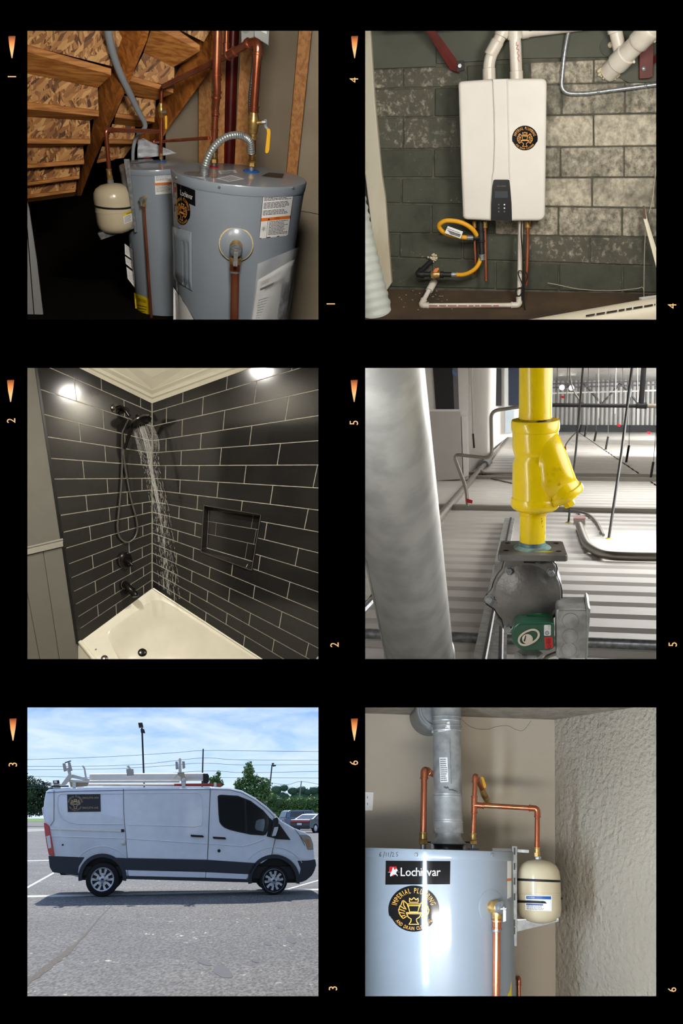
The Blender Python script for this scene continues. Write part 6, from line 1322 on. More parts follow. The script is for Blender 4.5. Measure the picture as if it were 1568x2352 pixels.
    obj('band', G().prism(f.ps([(1028, 529), (1058, 538.5), (1055.5, 545), (1034, 538)], 64.4), -f.N * (.3 * s)), m_ink2, tg, smooth=False); g = G(); ff = lambda u, v: f.p(1026 + 32 * u + 0 * v, 528 + 12 * u - 6 * v, 64.5); print_lines(g, ff, .02, .95, [-.1, .55], .2, random.Random(1)); obj('print', g, m_ink, tg, flip=False, smooth=False)
    for lab, x, y, r, sd in (('ragged cream foam plug round the gas pipe at the wall', 994, 592, 10, 1), ):
        g = G(); rr = random.Random(sd)
        for _ in range(26): g.ball(f.p(x + rr.gauss(0, r * .45), y + rr.gauss(0, r * .4), rr.uniform(0, 8)), rr.uniform(1.5, 4) * s, 7, 5)
        obj('foam_plug', g, mat('cream_foam', (206, 194, 164), rough=.9, bump=.5, bscale=80), None, label=lab, cat='foam', kind='stuff')
tankless()
def surroundings():
    f = f4; s = S4
    o = struct('wall_left', G().prism(f.ps([(815, 30), (848, 30), (860, 230), (876, 400), (884, 450), (893, 570), (899, 650), (876, 684), (866, 640), (850, 500), (838, 400), (815, 400)], 26), -f.N * (26 * s)), mat('pale_insulation_board', (190, 184, 168), rough=.85, col2=(160, 146, 118), scale=3, stretch=(2, 1, .6), lo=.5, hi=.8), smooth=False, bev=.004)
    d = thing('insulated_duct', 'white ribbed flexible duct running down the lower left edge', 'duct', f.p(850, 740, 70)); path = [f.p(800 + 50 * t + 14 * t * t, 440 + 300 * t, 60) for t in [i / 60 for i in range(61)]]
    obj('hose', G().tube(path, [(36 + (1.6 if i % 4 < 2 else -1.0) + 8 * i / 60) * s for i in range(61)], 28), mat('duct_white', (196, 202, 196), rough=.5, bump=.3, bscale=20), d)
    m_redst = mat('red_oxide_steel', (98, 28, 22), rough=.6, col2=(78, 22, 18), scale=8)
    b = thing('steel_brace', 'dark red diagonal steel brace bolted to the wall at upper left', 'brace', f.p(1050, 165, 10)); obj('bar', G().prism([f.p(958, 40, 60), f.p(978, 40, 60), f.p(1052, 142, 14), f.p(1056, 168, 12), f.p(1034, 160, 14)], -f.N * (4 * s)), m_redst, b, smooth=False)
    obj('bolt_plate', G().prism(f.ps([(1046, 140), (1064, 138), (1067, 160), (1050, 165)], 16), -f.N * (8 * s)), m_rub, b, smooth=False); g = G(); hexa(g, f.p(1055.5, 151, 16), f.p(1055.5, 151, 22), 5 * s); obj('bolt', g, m_steel, b, smooth=False)
    obj('top_rail', G().prism(f.ps([(880, 40), (1060, 40), (1060, 62), (1000, 65), (880, 70)], 64), -f.N * (4 * s)), m_redst, b, smooth=False)
    b = thing('steel_bracket', 'dark red steel bracket with a round bolt at upper right', 'bracket', f.p(1484, 180, 10)); obj('plate', G().prism(f.ps([(1478, 60), (1515, 40), (1520, 80), (1501, 85), (1499, 176), (1490, 180), (1468, 181), (1468, 110)], 22), -f.N * (14 * s)), m_redst, b, smooth=False, bev=.002); obj('web', G().prism([f.p(1499, 130, 20), f.p(1530, 104, 60), f.p(1530, 118, 60), f.p(1499, 150, 20)], -f.N * .01), m_redst, b, smooth=False); g = G(); g.lathe(f.p(1477.5, 158, 22), f.N, [(5.5 * s, 0), (5 * s, 3 * s), (2 * s, 5 * s), (0, 5 * s)], 16); obj('bolt', g, m_steel, b)
    p = thing('plastic_main', 'thick white printed plastic pipe crossing behind the vents at the top', 'pipe', f.p(1290, 80, 20)); obj('pipe', G().tube([f.p(1150, 76, 22), f.p(1420, 42, 22)], 16 * s, 24), m_pvc, p); g = G(); rr = random.Random(12); print_lines(g, lambda u, v: f.p(1200 + 170 * u, 74 - 22 * u - 4 * v, 38.5), 0, 1, [0], .7, rr, .05); obj('print', g, m_ink2, p, flip=False, smooth=False)
    obj('coupling', G().tube([f.p(1196, 70, 22), f.p(1214, 67.5, 22)], 18 * s, 24), m_pvc, p)
    c = thing('metal_conduit', 'shiny bent metal conduit hugging the block wall at upper right', 'conduit', f.p(1308, 214, 8)); obj('tube', G().tube(fillet([f.p(1314, 30, 26), f.p(1296, 116, 12), f.p(1287, 214, 10), f.p(1340, 216, 10), f.p(1560, 187, 10)], 30 * s, 10), 4.6 * s, 16), m_steel, c)
    for x, y in ((1373, 211), (1482, 197)): obj('strap', ring_g(G(), f.p(x, y, 10), f.X - f.Y * .0, 5.6 * s, 5 * s), m_steel, c)
    v = thing('vent_terminal', 'big white plastic vent pipe coming out of a foam-filled hole at upper right', 'pipe', f.p(1397, 175, 0)); a, b = f.p(1396, 168, 4), f.p(1530, 30, 130)
    obj('pipe', G().tube([a, b], 20.5 * s, 28), m_pvc, v); sleeve(v, 'coupling', a.lerp(b, .16), a.lerp(b, .34), 23.5 * s, m_pvc, False, 28); sleeve(v, 'coupling', a.lerp(b, .52), a.lerp(b, .78), 23.5 * s, m_pvc, False, 28)
    for t in (.33, .68): obj('lug', G().ball(a.lerp(b, t) + f.X * 16 * s - f.Y * 16 * s, 3.6 * s, 8, 6), m_pvc, v)
    v2 = thing('drain_branch', 'second white plastic pipe dropping behind the big vent at upper right', 'pipe', f.p(1422, 118, 30)); obj('pipe', G().tube([f.p(1404, 30, 40), f.p(1424, 120, 30)], 14 * s, 24), m_pvc, v2); sleeve(v2, 'coupling', f.p(1406, 40, 40), f.p(1414, 74, 36), 17 * s, m_pvc, False, 24)
    g = G(); rr = random.Random(7)
    for k in range(60):
        an = rr.uniform(0, 6.28); g.ball(f.p(1398 + 22 * math.cos(an) * rr.uniform(.8, 1.1), 166 + 17 * math.sin(an) * rr.uniform(.8, 1.1), rr.uniform(4, 12)), rr.uniform(2, 4.6) * s, 7, 5)
    obj('foam_collar', g, mat('cream_foam', (0, 0, 0)), None, label='lumpy cream foam collar round the big vent pipe', cat='foam', kind='stuff')
    e = thing('wall_disc', 'dark round wall disc with foam behind the white pipes', 'disc', f.p(1400, 126, 6)); obj('disc', G().lathe(f.p(1400, 106, 6), f.N, [(0, 0), (21 * s, 0), (21 * s, 2 * s), (0, 3 * s)], 28), mat('disc_grey', (60, 62, 56), rough=.7), e); obj('foam', G().ball(f.p(1402, 103, 9), 7 * s, 8, 6), mat('cream_foam', (0, 0, 0)), e)
    b = thing('fallen_pipe', 'thick white printed plastic pipe lying across the lower right corner', 'pipe', f.p(1360, 780, 150)); a1, a2 = f.p(1170, 777, 150), f.p(1580, 706, 150); obj('pipe', G().tube([a1, a2], 34 * s, 32), mat('dusty_pvc', (206, 198, 178), rough=.45), b); g = G(); rr = random.Random(14); print_lines(g, lambda u, v: f.p(1345 + 160 * u, 727 - 26 * u - 4 * v, 181), 0, 1, [0], .9, rr, .02); obj('print', g, m_ink, b, flip=False, smooth=False)
    b = thing('loose_strip', 'white wooden strip with a brown top leaning at the right edge', 'strip', f.p(1510, 640, 50)); obj('strip', G().prism([f.p(1477, 502, 44), f.p(1483, 504, 44), f.p(1520, 640, 70), f.p(1515, 645, 70)], -f.N * (5 * s)), mat('white_strip', (214, 206, 184), rough=.5), b, smooth=False); obj('strip_face', G().prism([f.p(1480, 472, 44), f.p(1485, 500, 46), f.p(1521, 616, 72), f.p(1520, 640, 70), f.p(1483, 504, 44)], -f.N * (3 * s)), mat('cream_strip', (236, 232, 214), rough=.5), b, smooth=False); obj('strip_top', G().prism(f.ps([(1476, 473), (1480, 472), (1484, 502), (1477, 502)], 45), -f.N * (4 * s)), mat('brown_end', (92, 66, 50), rough=.6), b, smooth=False)
    obj('white_scrap', G().prism([f.p(1467, 683, 40), f.p(1520, 676, 40), f.p(1520, 685, 60), f.p(1477, 690, 60)], -f.Y * .01), m_white, None, smooth=False, label='small white board scrap on the floor at the right edge', cat='board')
    m_w = mat('pale_wire', (190, 182, 160), rough=.5)
    for lab, q, z in (('thin pale wire sagging along the foot of the block wall', [(1257, 650), (1280, 654), (1330, 664), (1400, 668), (1460, 663), (1476, 661), (1479, 688)], 12), ('fine thread hanging down the right side of the block wall', [(1515, 190), (1511, 330), (1499, 450), (1490, 490)], 20), ('fine thread hanging below the leaning strip to the scrap', [(1482, 524), (1479, 600), (1478, 690)], 30)):
        obj('loose_wire', G().tube(spline(f.ps(q, z), 6), .7 * s, 6), m_w, None, label=lab, cat='wire')
surroundings()
# ================================================================== 5: yellow strainer and gas valve above white roof panels in a hall
f5 = Fr(1222, 1200, 2.0, pitch=14); S5 = f5.S
m_hall = mat('hall_shell', (200, 198, 194), rough=1, spec=0)
shell(1, 1, 1.62, 6.1, 104, 420, 84, 70, m_hall, back=False, far=(104, 420, 20, 70)); shell(1, 1, 6.1, 31, 46, 420, 330, 46, m_hall, near=(104, 420, 20, 70))
HZ = 925; n5 = (CU - CF * ((1176 - HZ) / FPX)).normalized(); H5 = .74; O5 = C0 - n5 * H5
def FL(px, py, h=0.0): return plane_hit(px, py, O5 + n5 * h, n5)
d5 = ray(1229, HZ); d5 = (d5 - n5 * d5.dot(n5)).normalized(); x5 = d5.cross(n5).normalized()
def xy5(q): q = q - O5; return q.dot(x5), q.dot(d5)
def W5(x, y, h=0): return O5 + x5 * x + d5 * y + n5 * h
add_light('valve_fill_light', 'AREA', P(1800, 960, 1.9), P(1215, 1280, 2.05), 5.4, (1.0, .98, .95), .55, .55)  # added unseen fill right of the valve
add_light('duct_fill_light', 'AREA', P(792, 1180, 1.69), P(960, 1250, 2.4), 1.1, (1.0, .98, .95), .05, .42)  # added narrow light that puts a highlight streak on the duct
add_light('hall_light', 'AREA', W5(1.2, 8.6, 1.34), W5(1.0, 8.2, 0), 52, (1.0, .98, .95), 1.6, 2.0)
add_light('hall_fill_far', 'AREA', P(1760, 880, 14), W5(1.4, 24, .9), 420, (1.0, .98, .96), 1.5, 1.2)  # added fill outside the view, brightens the far end
add_light('hall_fill_side', 'AREA', P(1840, 1020, 5.2), FL(1250, 1330), 52, (1.0, .98, .95), .9, .5)  # added fill outside the view, brightens the panels
add_light('hall_fill_rear', 'AREA', P(1700, 880, 21), W5(1.2, 24, .8), 300, (1.0, .98, .96), 2, 1.0)  # added fill outside the view, brightens the back wall
m_panel = mat('white_roof_panel', (208, 204, 198), rough=.28, col2=(198, 194, 188), scale=1.2, rough2=.42)
m_galv = mat('galvanised_duct', (188, 190, 187), rough=.36, metal=.5, col2=(168, 170, 168), scale=2, stretch=(9, 9, .5), rough2=.5)
m_emt = mat('dull_conduit', (150, 146, 138), rough=.35, metal=.8)
m_ysteel = mat('yellow_gloss_paint', (240, 208, 6), rough=.28, coat=.35, col2=(232, 198, 4), scale=20, lo=.45, hi=.8, col3=(190, 166, 16), s3=30, lo3=.66, hi3=.76)
m_cast = mat('cast_aluminium', (126, 124, 121), rough=.42, metal=.4, col2=(98, 96, 94), scale=14, detail=8, bump=.15, bscale=120)
m_galvbox = mat('galvanised_box', (178, 180, 178), rough=.36, metal=.55, col2=(138, 140, 138), scale=30, detail=8)
m_coil = mat('green_coil_paint', (38, 84, 62), rough=.25, coat=.3)
m_whitewall = mat('white_panel_wall', (214, 212, 208), rough=.5); m_void = mat('dark_opening', (26, 26, 30), rough=.6); m_rod = mat('dark_threaded_rod', (84, 86, 86), rough=.5, metal=.3)
def hall():
    py_ = lambda y: HZ + 0.0 + (1550 - HZ) * (yn / y); yn = xy5(FL(1200, 1550))[1]; xl = lambda y: xy5(FL(768 if y < 5.6 else 797, py_(y)))[0]; xr = lambda y: xy5(FL(1905, py_(y)))[0]
    fl = struct('floor', G().prism([W5(xl(a), a, -.014) for a in (yn, 5.6, 5.61, 27.4)] + [W5(xr(a), a, -.014) for a in (27.4, yn)], -n5 * .02), m_panel, smooth=False)
    xb = xy5(FL(1030, 1163))[0]; xa = xy5(FL(1440, 1071))[0]; xa2 = xy5(FL(1568, 1040))[0]
    def ribbed(x0, x1, y0, y1, st, h):
        g = G(); y = y0; pr = []
        while y < y1: pr += [(y, 0), (y + st * .18, h), (y + st * .72, h), (y + st * .90, 0)]; y += st
        n = len(pr); g.add([W5(max(x0, xl(a)), a, b) for a, b in pr] + [W5(min(x1, xr(a)), a, b) for a, b in pr], [(i, i + 1, n + i + 1, n + i) for i in range(n - 1)]); return g
    ych = [yn, xy5(FL(1350, 1492))[1], xy5(FL(1400, 1179))[1], xy5(FL(1400, 1106))[1], xy5(FL(1400, 1014))[1], 27.3]
    for a, b in ((-3.2, xb - .012), (xb + .012, xa - .01), (xa + .01, 5.2)):
        for k in range(len(ych) - 1):
            st = .225 if k < 3 else .55; obj('panel', ribbed(a, b, ych[k] + .03, ych[k + 1] - .01, st, .009 if a > xb - .1 else .004), m_panel, fl, smooth=False, flip=False)
    for k in (2, 3): 
        for dy in ((0, .55) if k == 3 else (0, )): yy = ych[k] + dy; obj('channel', G().prism([W5(xl(yy) + .1, yy - .045, .04), W5(xr(yy) - .1, yy - .045, .04), W5(xr(yy) - .1, yy + .045, .04), W5(xl(yy) + .1, yy + .045, .04)], -n5 * .04), m_emt, fl, smooth=False)
    obj('seam_bar', G().tube([W5(xl(ych[1]) + .02, ych[1], .02), W5(xr(ych[1]) - .05, ych[1], .02)], .018, 10), m_steel, fl)
    # back wall with vertical ribs, its foil ceiling, trusses
    wb = struct('wall_back', G().prism([W5(-4, 27.4, -.1), W5(8, 27.4, -.1), W5(8, 27.4, 4), W5(-4, 27.4, 4)], d5 * .05), mat('grey_metal_siding', (168, 168, 164), rough=.5, metal=.3), smooth=False)
    for i in range(40): obj('rib', G().box(W5(-1 + .11 * i * 1.0, 27.36, .8), x5 * .018, d5 * .03, n5 * 1.2), mat('dark_siding_rib', (128, 128, 126), rough=.6), wb, smooth=False)
    obj('dark_base', G().box(W5(1.5, 27.2, .02), x5 * 4, d5 * .1, n5 * .16), mat('charcoal_band', (58, 60, 62), rough=.8), wb, smooth=False)
    g = G(); rr = random.Random(4)
    h0 = lambda u, v: .78 + .02 * math.sin(u * 60 + 9 * v) + rr.uniform(-.015, .015)
    g.grid(lambda u, v: W5(-1.0 + 6.5 * u, 15.5 + 11.8 * v, 1.02 + h0(u, v) * .35), 60, 24)
    struct('ceiling', g, mat('crinkled_foil', (206, 206, 204), rough=.28, metal=.9, bump=.6, bscale=9, bdist=.05), flip=False)
    fb = Fr(1390, 900, 22); b = thing('roof_truss', 'dark steel roof truss under the silver foil at the far end', 'truss', fb.p(1390, 905, 0)); mt = mat('dark_steel_truss', (62, 62, 64), rough=.5)
    for y in (878, 887, 900): obj('chord', G().box(fb.p(1390, y, 0), fb.X * 140 * fb.S, fb.Y * 1.8 * fb.S, fb.N * 3 * fb.S), mt if y != 900 else mat('pale_chord', (160, 160, 156), rough=.5), b, smooth=False)
    for x0, x1 in ((1340, 1382), (1425, 1382), (1425, 1466), (1298, 1340)): obj('web', G().tube([fb.p(x0, 880, 0), fb.p(x1, 928, 0)], 2.6 * fb.S, 8), mt, b)
    for x, y in ((1290, 890), (1312, 891)):
        o = obj('bay_light', G().lathe(fb.p(x, y, 20), fb.N, [(0, 0), (6 * fb.S, 0), (5 * fb.S, 2 * fb.S), (0, 3 * fb.S)], 20), mat('lit_lamp', (255, 250, 240), emit=3.0), None, label='round white bay light glowing %s' % ('nearest the yellow pipe' if x < 1300 else 'second from the yellow pipe'), cat='light')
    fp = Fr(1390, 931, 9); p = thing('black_pipe', 'black iron pipe run with a tee crossing behind the yellow pipe', 'pipe', fp.p(1390, 935, 0))
    obj('pipe', G().tube([fp.p(1225, 930, 0), fp.p(1540, 933, 0)], 4.6 * fp.S, 14), m_rub, p); obj('drop', G().tube([fp.p(1479, 830, 0), fp.p(1472, 926, 0)], 6 * fp.S, 14), m_rub, p); sleeve(p, 'tee', fp.p(1460, 931, 0), fp.p(1485, 932, 0), 7 * fp.S, m_rub); obj('pale_section', G().tube([fp.p(1486, 932, 0), fp.p(1530, 933, 0)], 5 * fp.S, 12), mat('rusty_grey_pipe', (128, 120, 108), rough=.5), p)
    # rods with black sleeves along the seam
    for i, (x, y0, y1, tx) in enumerate(((1332, 976, 994, 1334), (1345, 979, 1003, 1347), (1367, 990, 1015, 1369), (1394, 1003, 1034, 1398), (1442, 1023, 1063, 1450), (1498, 1061, 1104, 1520), (1309, 970, 981, 1310), (1316, 972, 985, 1317), (1475, 968, 982, 1477), (1501, 972, 989, 1506))):
        q = FL(x - (y1 - y0) * .12, y1); d = (q - C0).dot(CF); f = Fr(x, y1, d); rt = thing('hanger_rod', 'thin hanger rod with black sleeve, %s along the white panels' % ('first and nearest at the right', 'second', 'third', 'fourth', 'fifth', 'sixth', 'seventh', 'eighth', 'ninth', 'tenth')[(5, 4, 3, 2, 1, 0, 7, 6, 8, 9)[i]], 'rod', q, 'hanger rods over the panels')
        a = f.p(x + 2, y0, 0); obj('sleeve', G().tube([q, a], (3.0 + (y1 - y0) * .035) * .62 * f.S, 8), m_rub, rt); obj('rod', G().tube([a, f.p(tx, 820, 0)], .7 * f.S, 6), m_rod, rt)
    for i, (x0, y0, x1, y1, r, lab) in enumerate(((1397, 1241, 1452, 835, 3.2, 'long leaning threaded rod with a yellow foot right of the strainer'), (1304.6, 1204, 1339, 835, 2.4, 'threaded rod with a yellow foot beside the pink box'))):
        q = FL(x0, y0); d = (q - C0).dot(CF); f = Fr(x0, y0, d); rt = thing('threaded_rod', lab, 'rod', q); obj('rod', G().tube([q, f.p(x0 + (x1 - x0) * .55, y0 + (y1 - y0) * .5, 20), f.p(x1, y1, 0)], r * f.S, 10), m_rod, rt)
        obj('foot_seal', G().lathe(q, n5, [(10 * f.S, 0), (9 * f.S, 3 * f.S), (4 * f.S, 6 * f.S), (0, 6 * f.S)], 16), mat('yellow_sealant', (206, 190, 60), rough=.5), rt)
        if not i: obj('coupler', G().tube([f.p(1446.5, 893, 0), f.p(1444, 912, 0)], 5 * f.S, 10), m_steel, rt)
    for i, (x, y1) in enumerate(((1300, 930), (1375, 960), (1350, 940), (1412, 950), (1430, 965), (1464, 975), (1280, 935))):
        f = Fr(x, 900, 16); obj('hanger_wire', G().tube([f.p(x, y1, 0), f.p(x + rr.uniform(-2, 4), 820, 0)], .7 * f.S, 5), m_emt if i % 2 else m_rub, None, label='thin hanger wire dropping from the foil ceiling, %s from the yellow pipe' % ('second', 'fourth', 'third', 'fifth', 'sixth', 'seventh', 'first')[i], cat='wire', group='hanger wires under the foil')
    f = Fr(1330, 930, 8); w = thing('loose_cable', 'loose grey cable with a red end hanging right of the strainer', 'cable', f.p(1297, 1030, 0)); obj('cable', G().tube(spline([f.p(x, y, 0) for x, y in ((1308, 838), (1309, 870), (1318, 900), (1330, 920), (1331, 950), (1328, 985), (1312, 1004), (1300, 1020), (1297, 1030))], 6), 1.7 * f.S, 8), m_emt, w); obj('red_end', G().tube([f.p(1297, 1026, 0), f.p(1298, 1034, 0)], 2.4 * f.S, 8), m_red, w)
    for x, y in ((1421, 977), (1490, 994), (1292, 912)):
        f = Fr(x, y, 15); obj('red_sprinkler', G().prism([f.p(x - 4, y - 3, 0), f.p(x + 4, y - 2, 0), f.p(x + 3, y + 3, 0), f.p(x - 4, y + 2, 0)], -f.N * 3 * f.S), m_red, None, smooth=False, label='small red capped sprinkler drop, %s' % ('beside the long leaning rod' if x == 1421 else 'near the right edge' if x == 1490 else 'near the bay lights'), cat='sprinkler')
    # left: cooler wall with dark openings
    wl = struct('wall_left', G().prism([W5(xy5(FL(1075, 1094))[0], xy5(FL(1075, 1094))[1], 0), W5(xy5(FL(1168, 999))[0], xy5(FL(1168, 999))[1], 0), W5(xy5(FL(1168, 999))[0], xy5(FL(1168, 999))[1], 2.4), W5(xy5(FL(1075, 1094))[0], xy5(FL(1075, 1094))[1], 2.4)], -x5 * .05), m_whitewall, smooth=False)
    q = FL(1020, 1105); d = (q - C0).dot(CF); f = Fr(1020, 1000, d)
    struct('wall_left', G().prism(f.ps([(820, 820), (1076, 820), (1076, 1100), (1060, 1105), (820, 1112)], -2), -f.N * .05), m_whitewall, smooth=False)
    c = thing('cooler_panel', 'pale grey wall cabinet panel standing behind the big duct', 'panel', f.p(1025, 1105, 6)); obj('panel', G().prism(f.ps([(975, 944), (1057, 944), (1062, 1100), (985, 1106)], 8), -f.N * (10 * f.S)), mat('pale_grey_panel', (176, 172, 168), rough=.5), c, smooth=False, bev=.004); obj('top_cap', G().prism(f.ps([(975, 940), (1058, 940), (1058, 945), (975, 945)], 9), -f.N * (12 * f.S)), m_whitewall, c, smooth=False)
    obj('side_post', G().prism(f.ps([(1059, 956), (1071, 956), (1076, 1092), (1064, 1098)], 6), -f.N * (8 * f.S)), m_whitewall, c, smooth=False, bev=.003)
    o = struct('window_1', G().prism(f.ps([(992, 820), (1040, 820), (1043, 943), (1001, 943)], 2), -f.N * (4 * f.S)), m_void, smooth=False); obj('blue_piece', G().prism(f.ps([(1038, 850), (1049, 858), (1049, 865), (1039, 859)], 3), -f.N * (1 * f.S)), mat('blue_tape', (80, 120, 180), rough=.5), o, smooth=False); obj('grey_jamb', G().prism(f.ps([(1038, 820), (1050, 820), (1054, 943), (1043, 943)], 2.4), -f.N * (4 * f.S)), mat('grey_jamb', (104, 102, 106), rough=.6), o, smooth=False)  # dark opening with a small blue piece and a grey jamb
    f2_ = Fr(1150, 950, 17); struct('window_2', G().prism(f2_.ps([(1132, 820), (1151, 820), (1151, 932), (1134, 932)], 30), -f2_.N * .05), m_void, smooth=False); struct('window_3', G().prism(f2_.ps([(1168, 820), (1196, 820), (1196, 932), (1169, 932)], 30), -f2_.N * .05), mat('blue_black_void', (30, 38, 54), rough=.4), smooth=False)
    for x in (1122, 1158): struct('trim_6', G().prism(f2_.ps([(x, 820), (x + 9, 820), (x + 9, 940), (x, 940)], 34), -f2_.N * .06), mat('silver_post', (186, 190, 190), rough=.4, metal=.4), smooth=False)
    struct('wall_far', G().prism(f2_.ps([(1118, 820), (1200, 820), (1200, 1004), (1165, 1004), (1118, 1040)], 24), -f2_.N * .05), m_whitewall, smooth=False); struct('window_4', G().prism(f2_.ps([(1160, 942), (1180, 942), (1180, 994), (1160, 996)], 32), -f2_.N * .05), mat('pale_blue_panel', (158, 170, 178), rough=.4), smooth=False)
    rd = thing('hanger_rod', 'hanger rod with black sleeve in front of the white wall left of the bent conduit', 'rod', f.p(1088, 1029, 60)); obj('rod', G().tube([f.p(1081, 820, 60), f.p(1086, 998, 60)], 1 * f.S, 6), m_emt, rd); obj('sleeve', G().tube([f.p(1086, 996, 60), f.p(1088.5, 1029, 60)], 2.2 * f.S, 8), m_rub, rd)
hall()
def conduits():
    f = Fr(1100, 1040, 6.6); c = thing('bent_conduit', 'bent steel conduit with a red tag left of the yellow strainer', 'conduit', FL(1075, 1176)); s = f.S
    q = FL(1075, 1174); f = Fr(1075, 1174, (q - C0).dot(CF)); s = f.S; pts = [(1075, 1174), (1070, 1120), (1056, 1076), (1041, 1046), (1080, 1053), (1124, 1048), (1129, 1030), (1128, 960), (1140, 945), (1210, 932)]
    pp = [f.p(*pts[0], 0)] + [f.p(*k, 0) for k in pts[1:]]
    obj('tube', G().tube(fillet([pp[i] for i in (0, 1, 3, 5, 7, 9)][:1] + [f.p(1070, 1120), f.p(1040, 1043), f.p(1129, 1053), f.p(1127, 944), f.p(1215, 931)], 18 * s, 8), 4.2 * s, 14), m_emt, c)
    obj('red_tag', G().prism(f.ps([(1069, 1144), (1075, 1146), (1085, 1149), (1084, 1157), (1077, 1155), (1071, 1154)], 5), -f.N * 2 * s), m_red, c, smooth=False); obj('flange', G().lathe(q, n5, [(10 * s, 0), (10 * s, 2 * s), (6 * s, 5 * s), (0, 5 * s)], 18), m_steel, c)
    p = thing('floor_conduit', 'straight conduit lying along the panels behind the big duct', 'conduit', FL(1012, 1184, .03)); obj('tube', G().tube([FL(960, 1245, .03), FL(1171, 999, .03)], .028, 10), m_emt, p); obj('coupling', G().tube([FL(1112, 1068, .03), FL(1121, 1058, .03)], .05, 10), m_steel, p)
    p = thing('floor_conduit', 'curved conduit running from the pink box across the ribbed panels', 'conduit', FL(1340, 1230)); pts = [FL(x, y, .03) for x, y in ((1330, 1207), (1338, 1230), (1348, 1251), (1364, 1264), (1388, 1274), (1430, 1278), (1560, 1280))]
    obj('tube', G().tube(spline(pts, 6), .022, 12), m_emt, p); q = FL(1330, 1208); f = Fr(1330, 1208, (q - C0).dot(CF)); obj('junction_box', G().prism(f.ps([(1316, 1192), (1344, 1192), (1345, 1210), (1318, 1210)], 0), f.N * -22 * f.S), mat('dull_box', (160, 156, 150), rough=.4, metal=.5), p, smooth=False, bev=.003); obj('pink_cover', G().prism([f.p(1316, 1192, 0), f.p(1345, 1192, 0), f.p(1344, 1187, -22), f.p(1317, 1187, -22)], f.Y * .004), mat('pink_cover', (196, 120, 128), rough=.5), p, smooth=False)
    p = thing('grey_cable', 'thin grey cable curving over the panels left of the curved conduit', 'cable', FL(1385, 1229)); obj('cable', G().tube(spline([FL(x, y, .02) for x, y in ((1270, 1170), (1320, 1174), (1350, 1182), (1370, 1200), (1385, 1229))], 6), .009, 8), m_emt, p)
    p = thing('floor_conduit', 'dark conduit bend lying on the panels left of the strainer', 'conduit', FL(1150, 1090)); obj('tube', G().tube(spline([FL(x, y, .03) for x, y in ((1106, 1083), (1112, 1088), (1125, 1090), (1200, 1091))], 6), .022, 10), m_emt, p)
    obj('stray_wire', G().tube(spline([FL(x, y, .015) for x, y in ((1083, 1080), (1094, 1072), (1100, 1084), (1120, 1097), (1150, 1104), (1176, 1110))], 6), .006, 6), m_emt, None, label='thin stray wire on the panels below the bent conduit', cat='wire')
    for lab, a, b, r in (('steel strut slanting past the left of the valve, nearest it', (1151, 1290), (1142, 1530), .020), ('steel strut slanting past the left of the valve, farther left', (1170, 1190), (1102, 1530), .020)):
        st = thing('strut', lab, 'strut', FL(*b, .10)); q0, q1 = FL(*a, .04), FL(*b, .04); t = (q1 - q0).normalized(); w = t.cross(n5)
        obj('strut', G().prism([q0 - w * r * 1.5, q0 + w * r * 1.5, q1 + w * r * 1.2, q1 - w * r * 1.2], -n5 * .03), m_galvbox, st, smooth=False); obj('slot_shadow', G().tube([q0 - w * r * .4, q1 - w * r * .4], r * .35, 6), m_ink, st)
    st = thing('strut', 'short bright rod end at the lower left edge beside the duct', 'strut', FL(845, 1388, .1)); obj('rod', G().tube([FL(825, 1410, .1), FL(856, 1378, .1)], .012, 8), m_steel, st)
    # duct
    A, B = P(850, 787, 1.83), P(964, 1512, 2.80); ax = (B - A); L = ax.length; ax.normalize(); R = .0905
    kk = (1176 - 822) / FPX; tt = CU - CF * kk; g = G(); nn = 72; uu, ww = unit_perp(ax); ra = []
    for i in range(nn):
        e = (uu * math.cos(2 * math.pi * i / nn) + ww * math.sin(2 * math.pi * i / nn)) * R; h = -((A + e - C0).dot(tt)) / ax.dot(tt); ra.append((e, h))
    g.add([A + e + ax * h for e, h in ra] + [B + e for e, h in ra] + [B + e * .96 for e, h in ra], [(j * nn + i, j * nn + (i + 1) % nn, (j + 1) * nn + (i + 1) % nn, (j + 1) * nn + i) for j in range(2) for i in range(nn)])
    d = thing('metal_duct', 'big round galvanised duct leaning across the left side', 'duct', B); obj('duct', g, m_galv, d)
    obj('end_ring', G().lathe(B - ax * .03, ax, [(R, 0), (R + .004, .005), (R + .004, .018), (R, .02)], 72), m_galv, d)
    e0 = cyl_hit(838, 1284, A, ax, R + .001); 
    obj('lock_seam', G().tube([cyl_hit(839 + 50 * t, 1284 + 240 * t, A, ax, R + .001) for t in [i / 8 for i in range(9)]], .0025, 6), m_galv, d)
conduits()
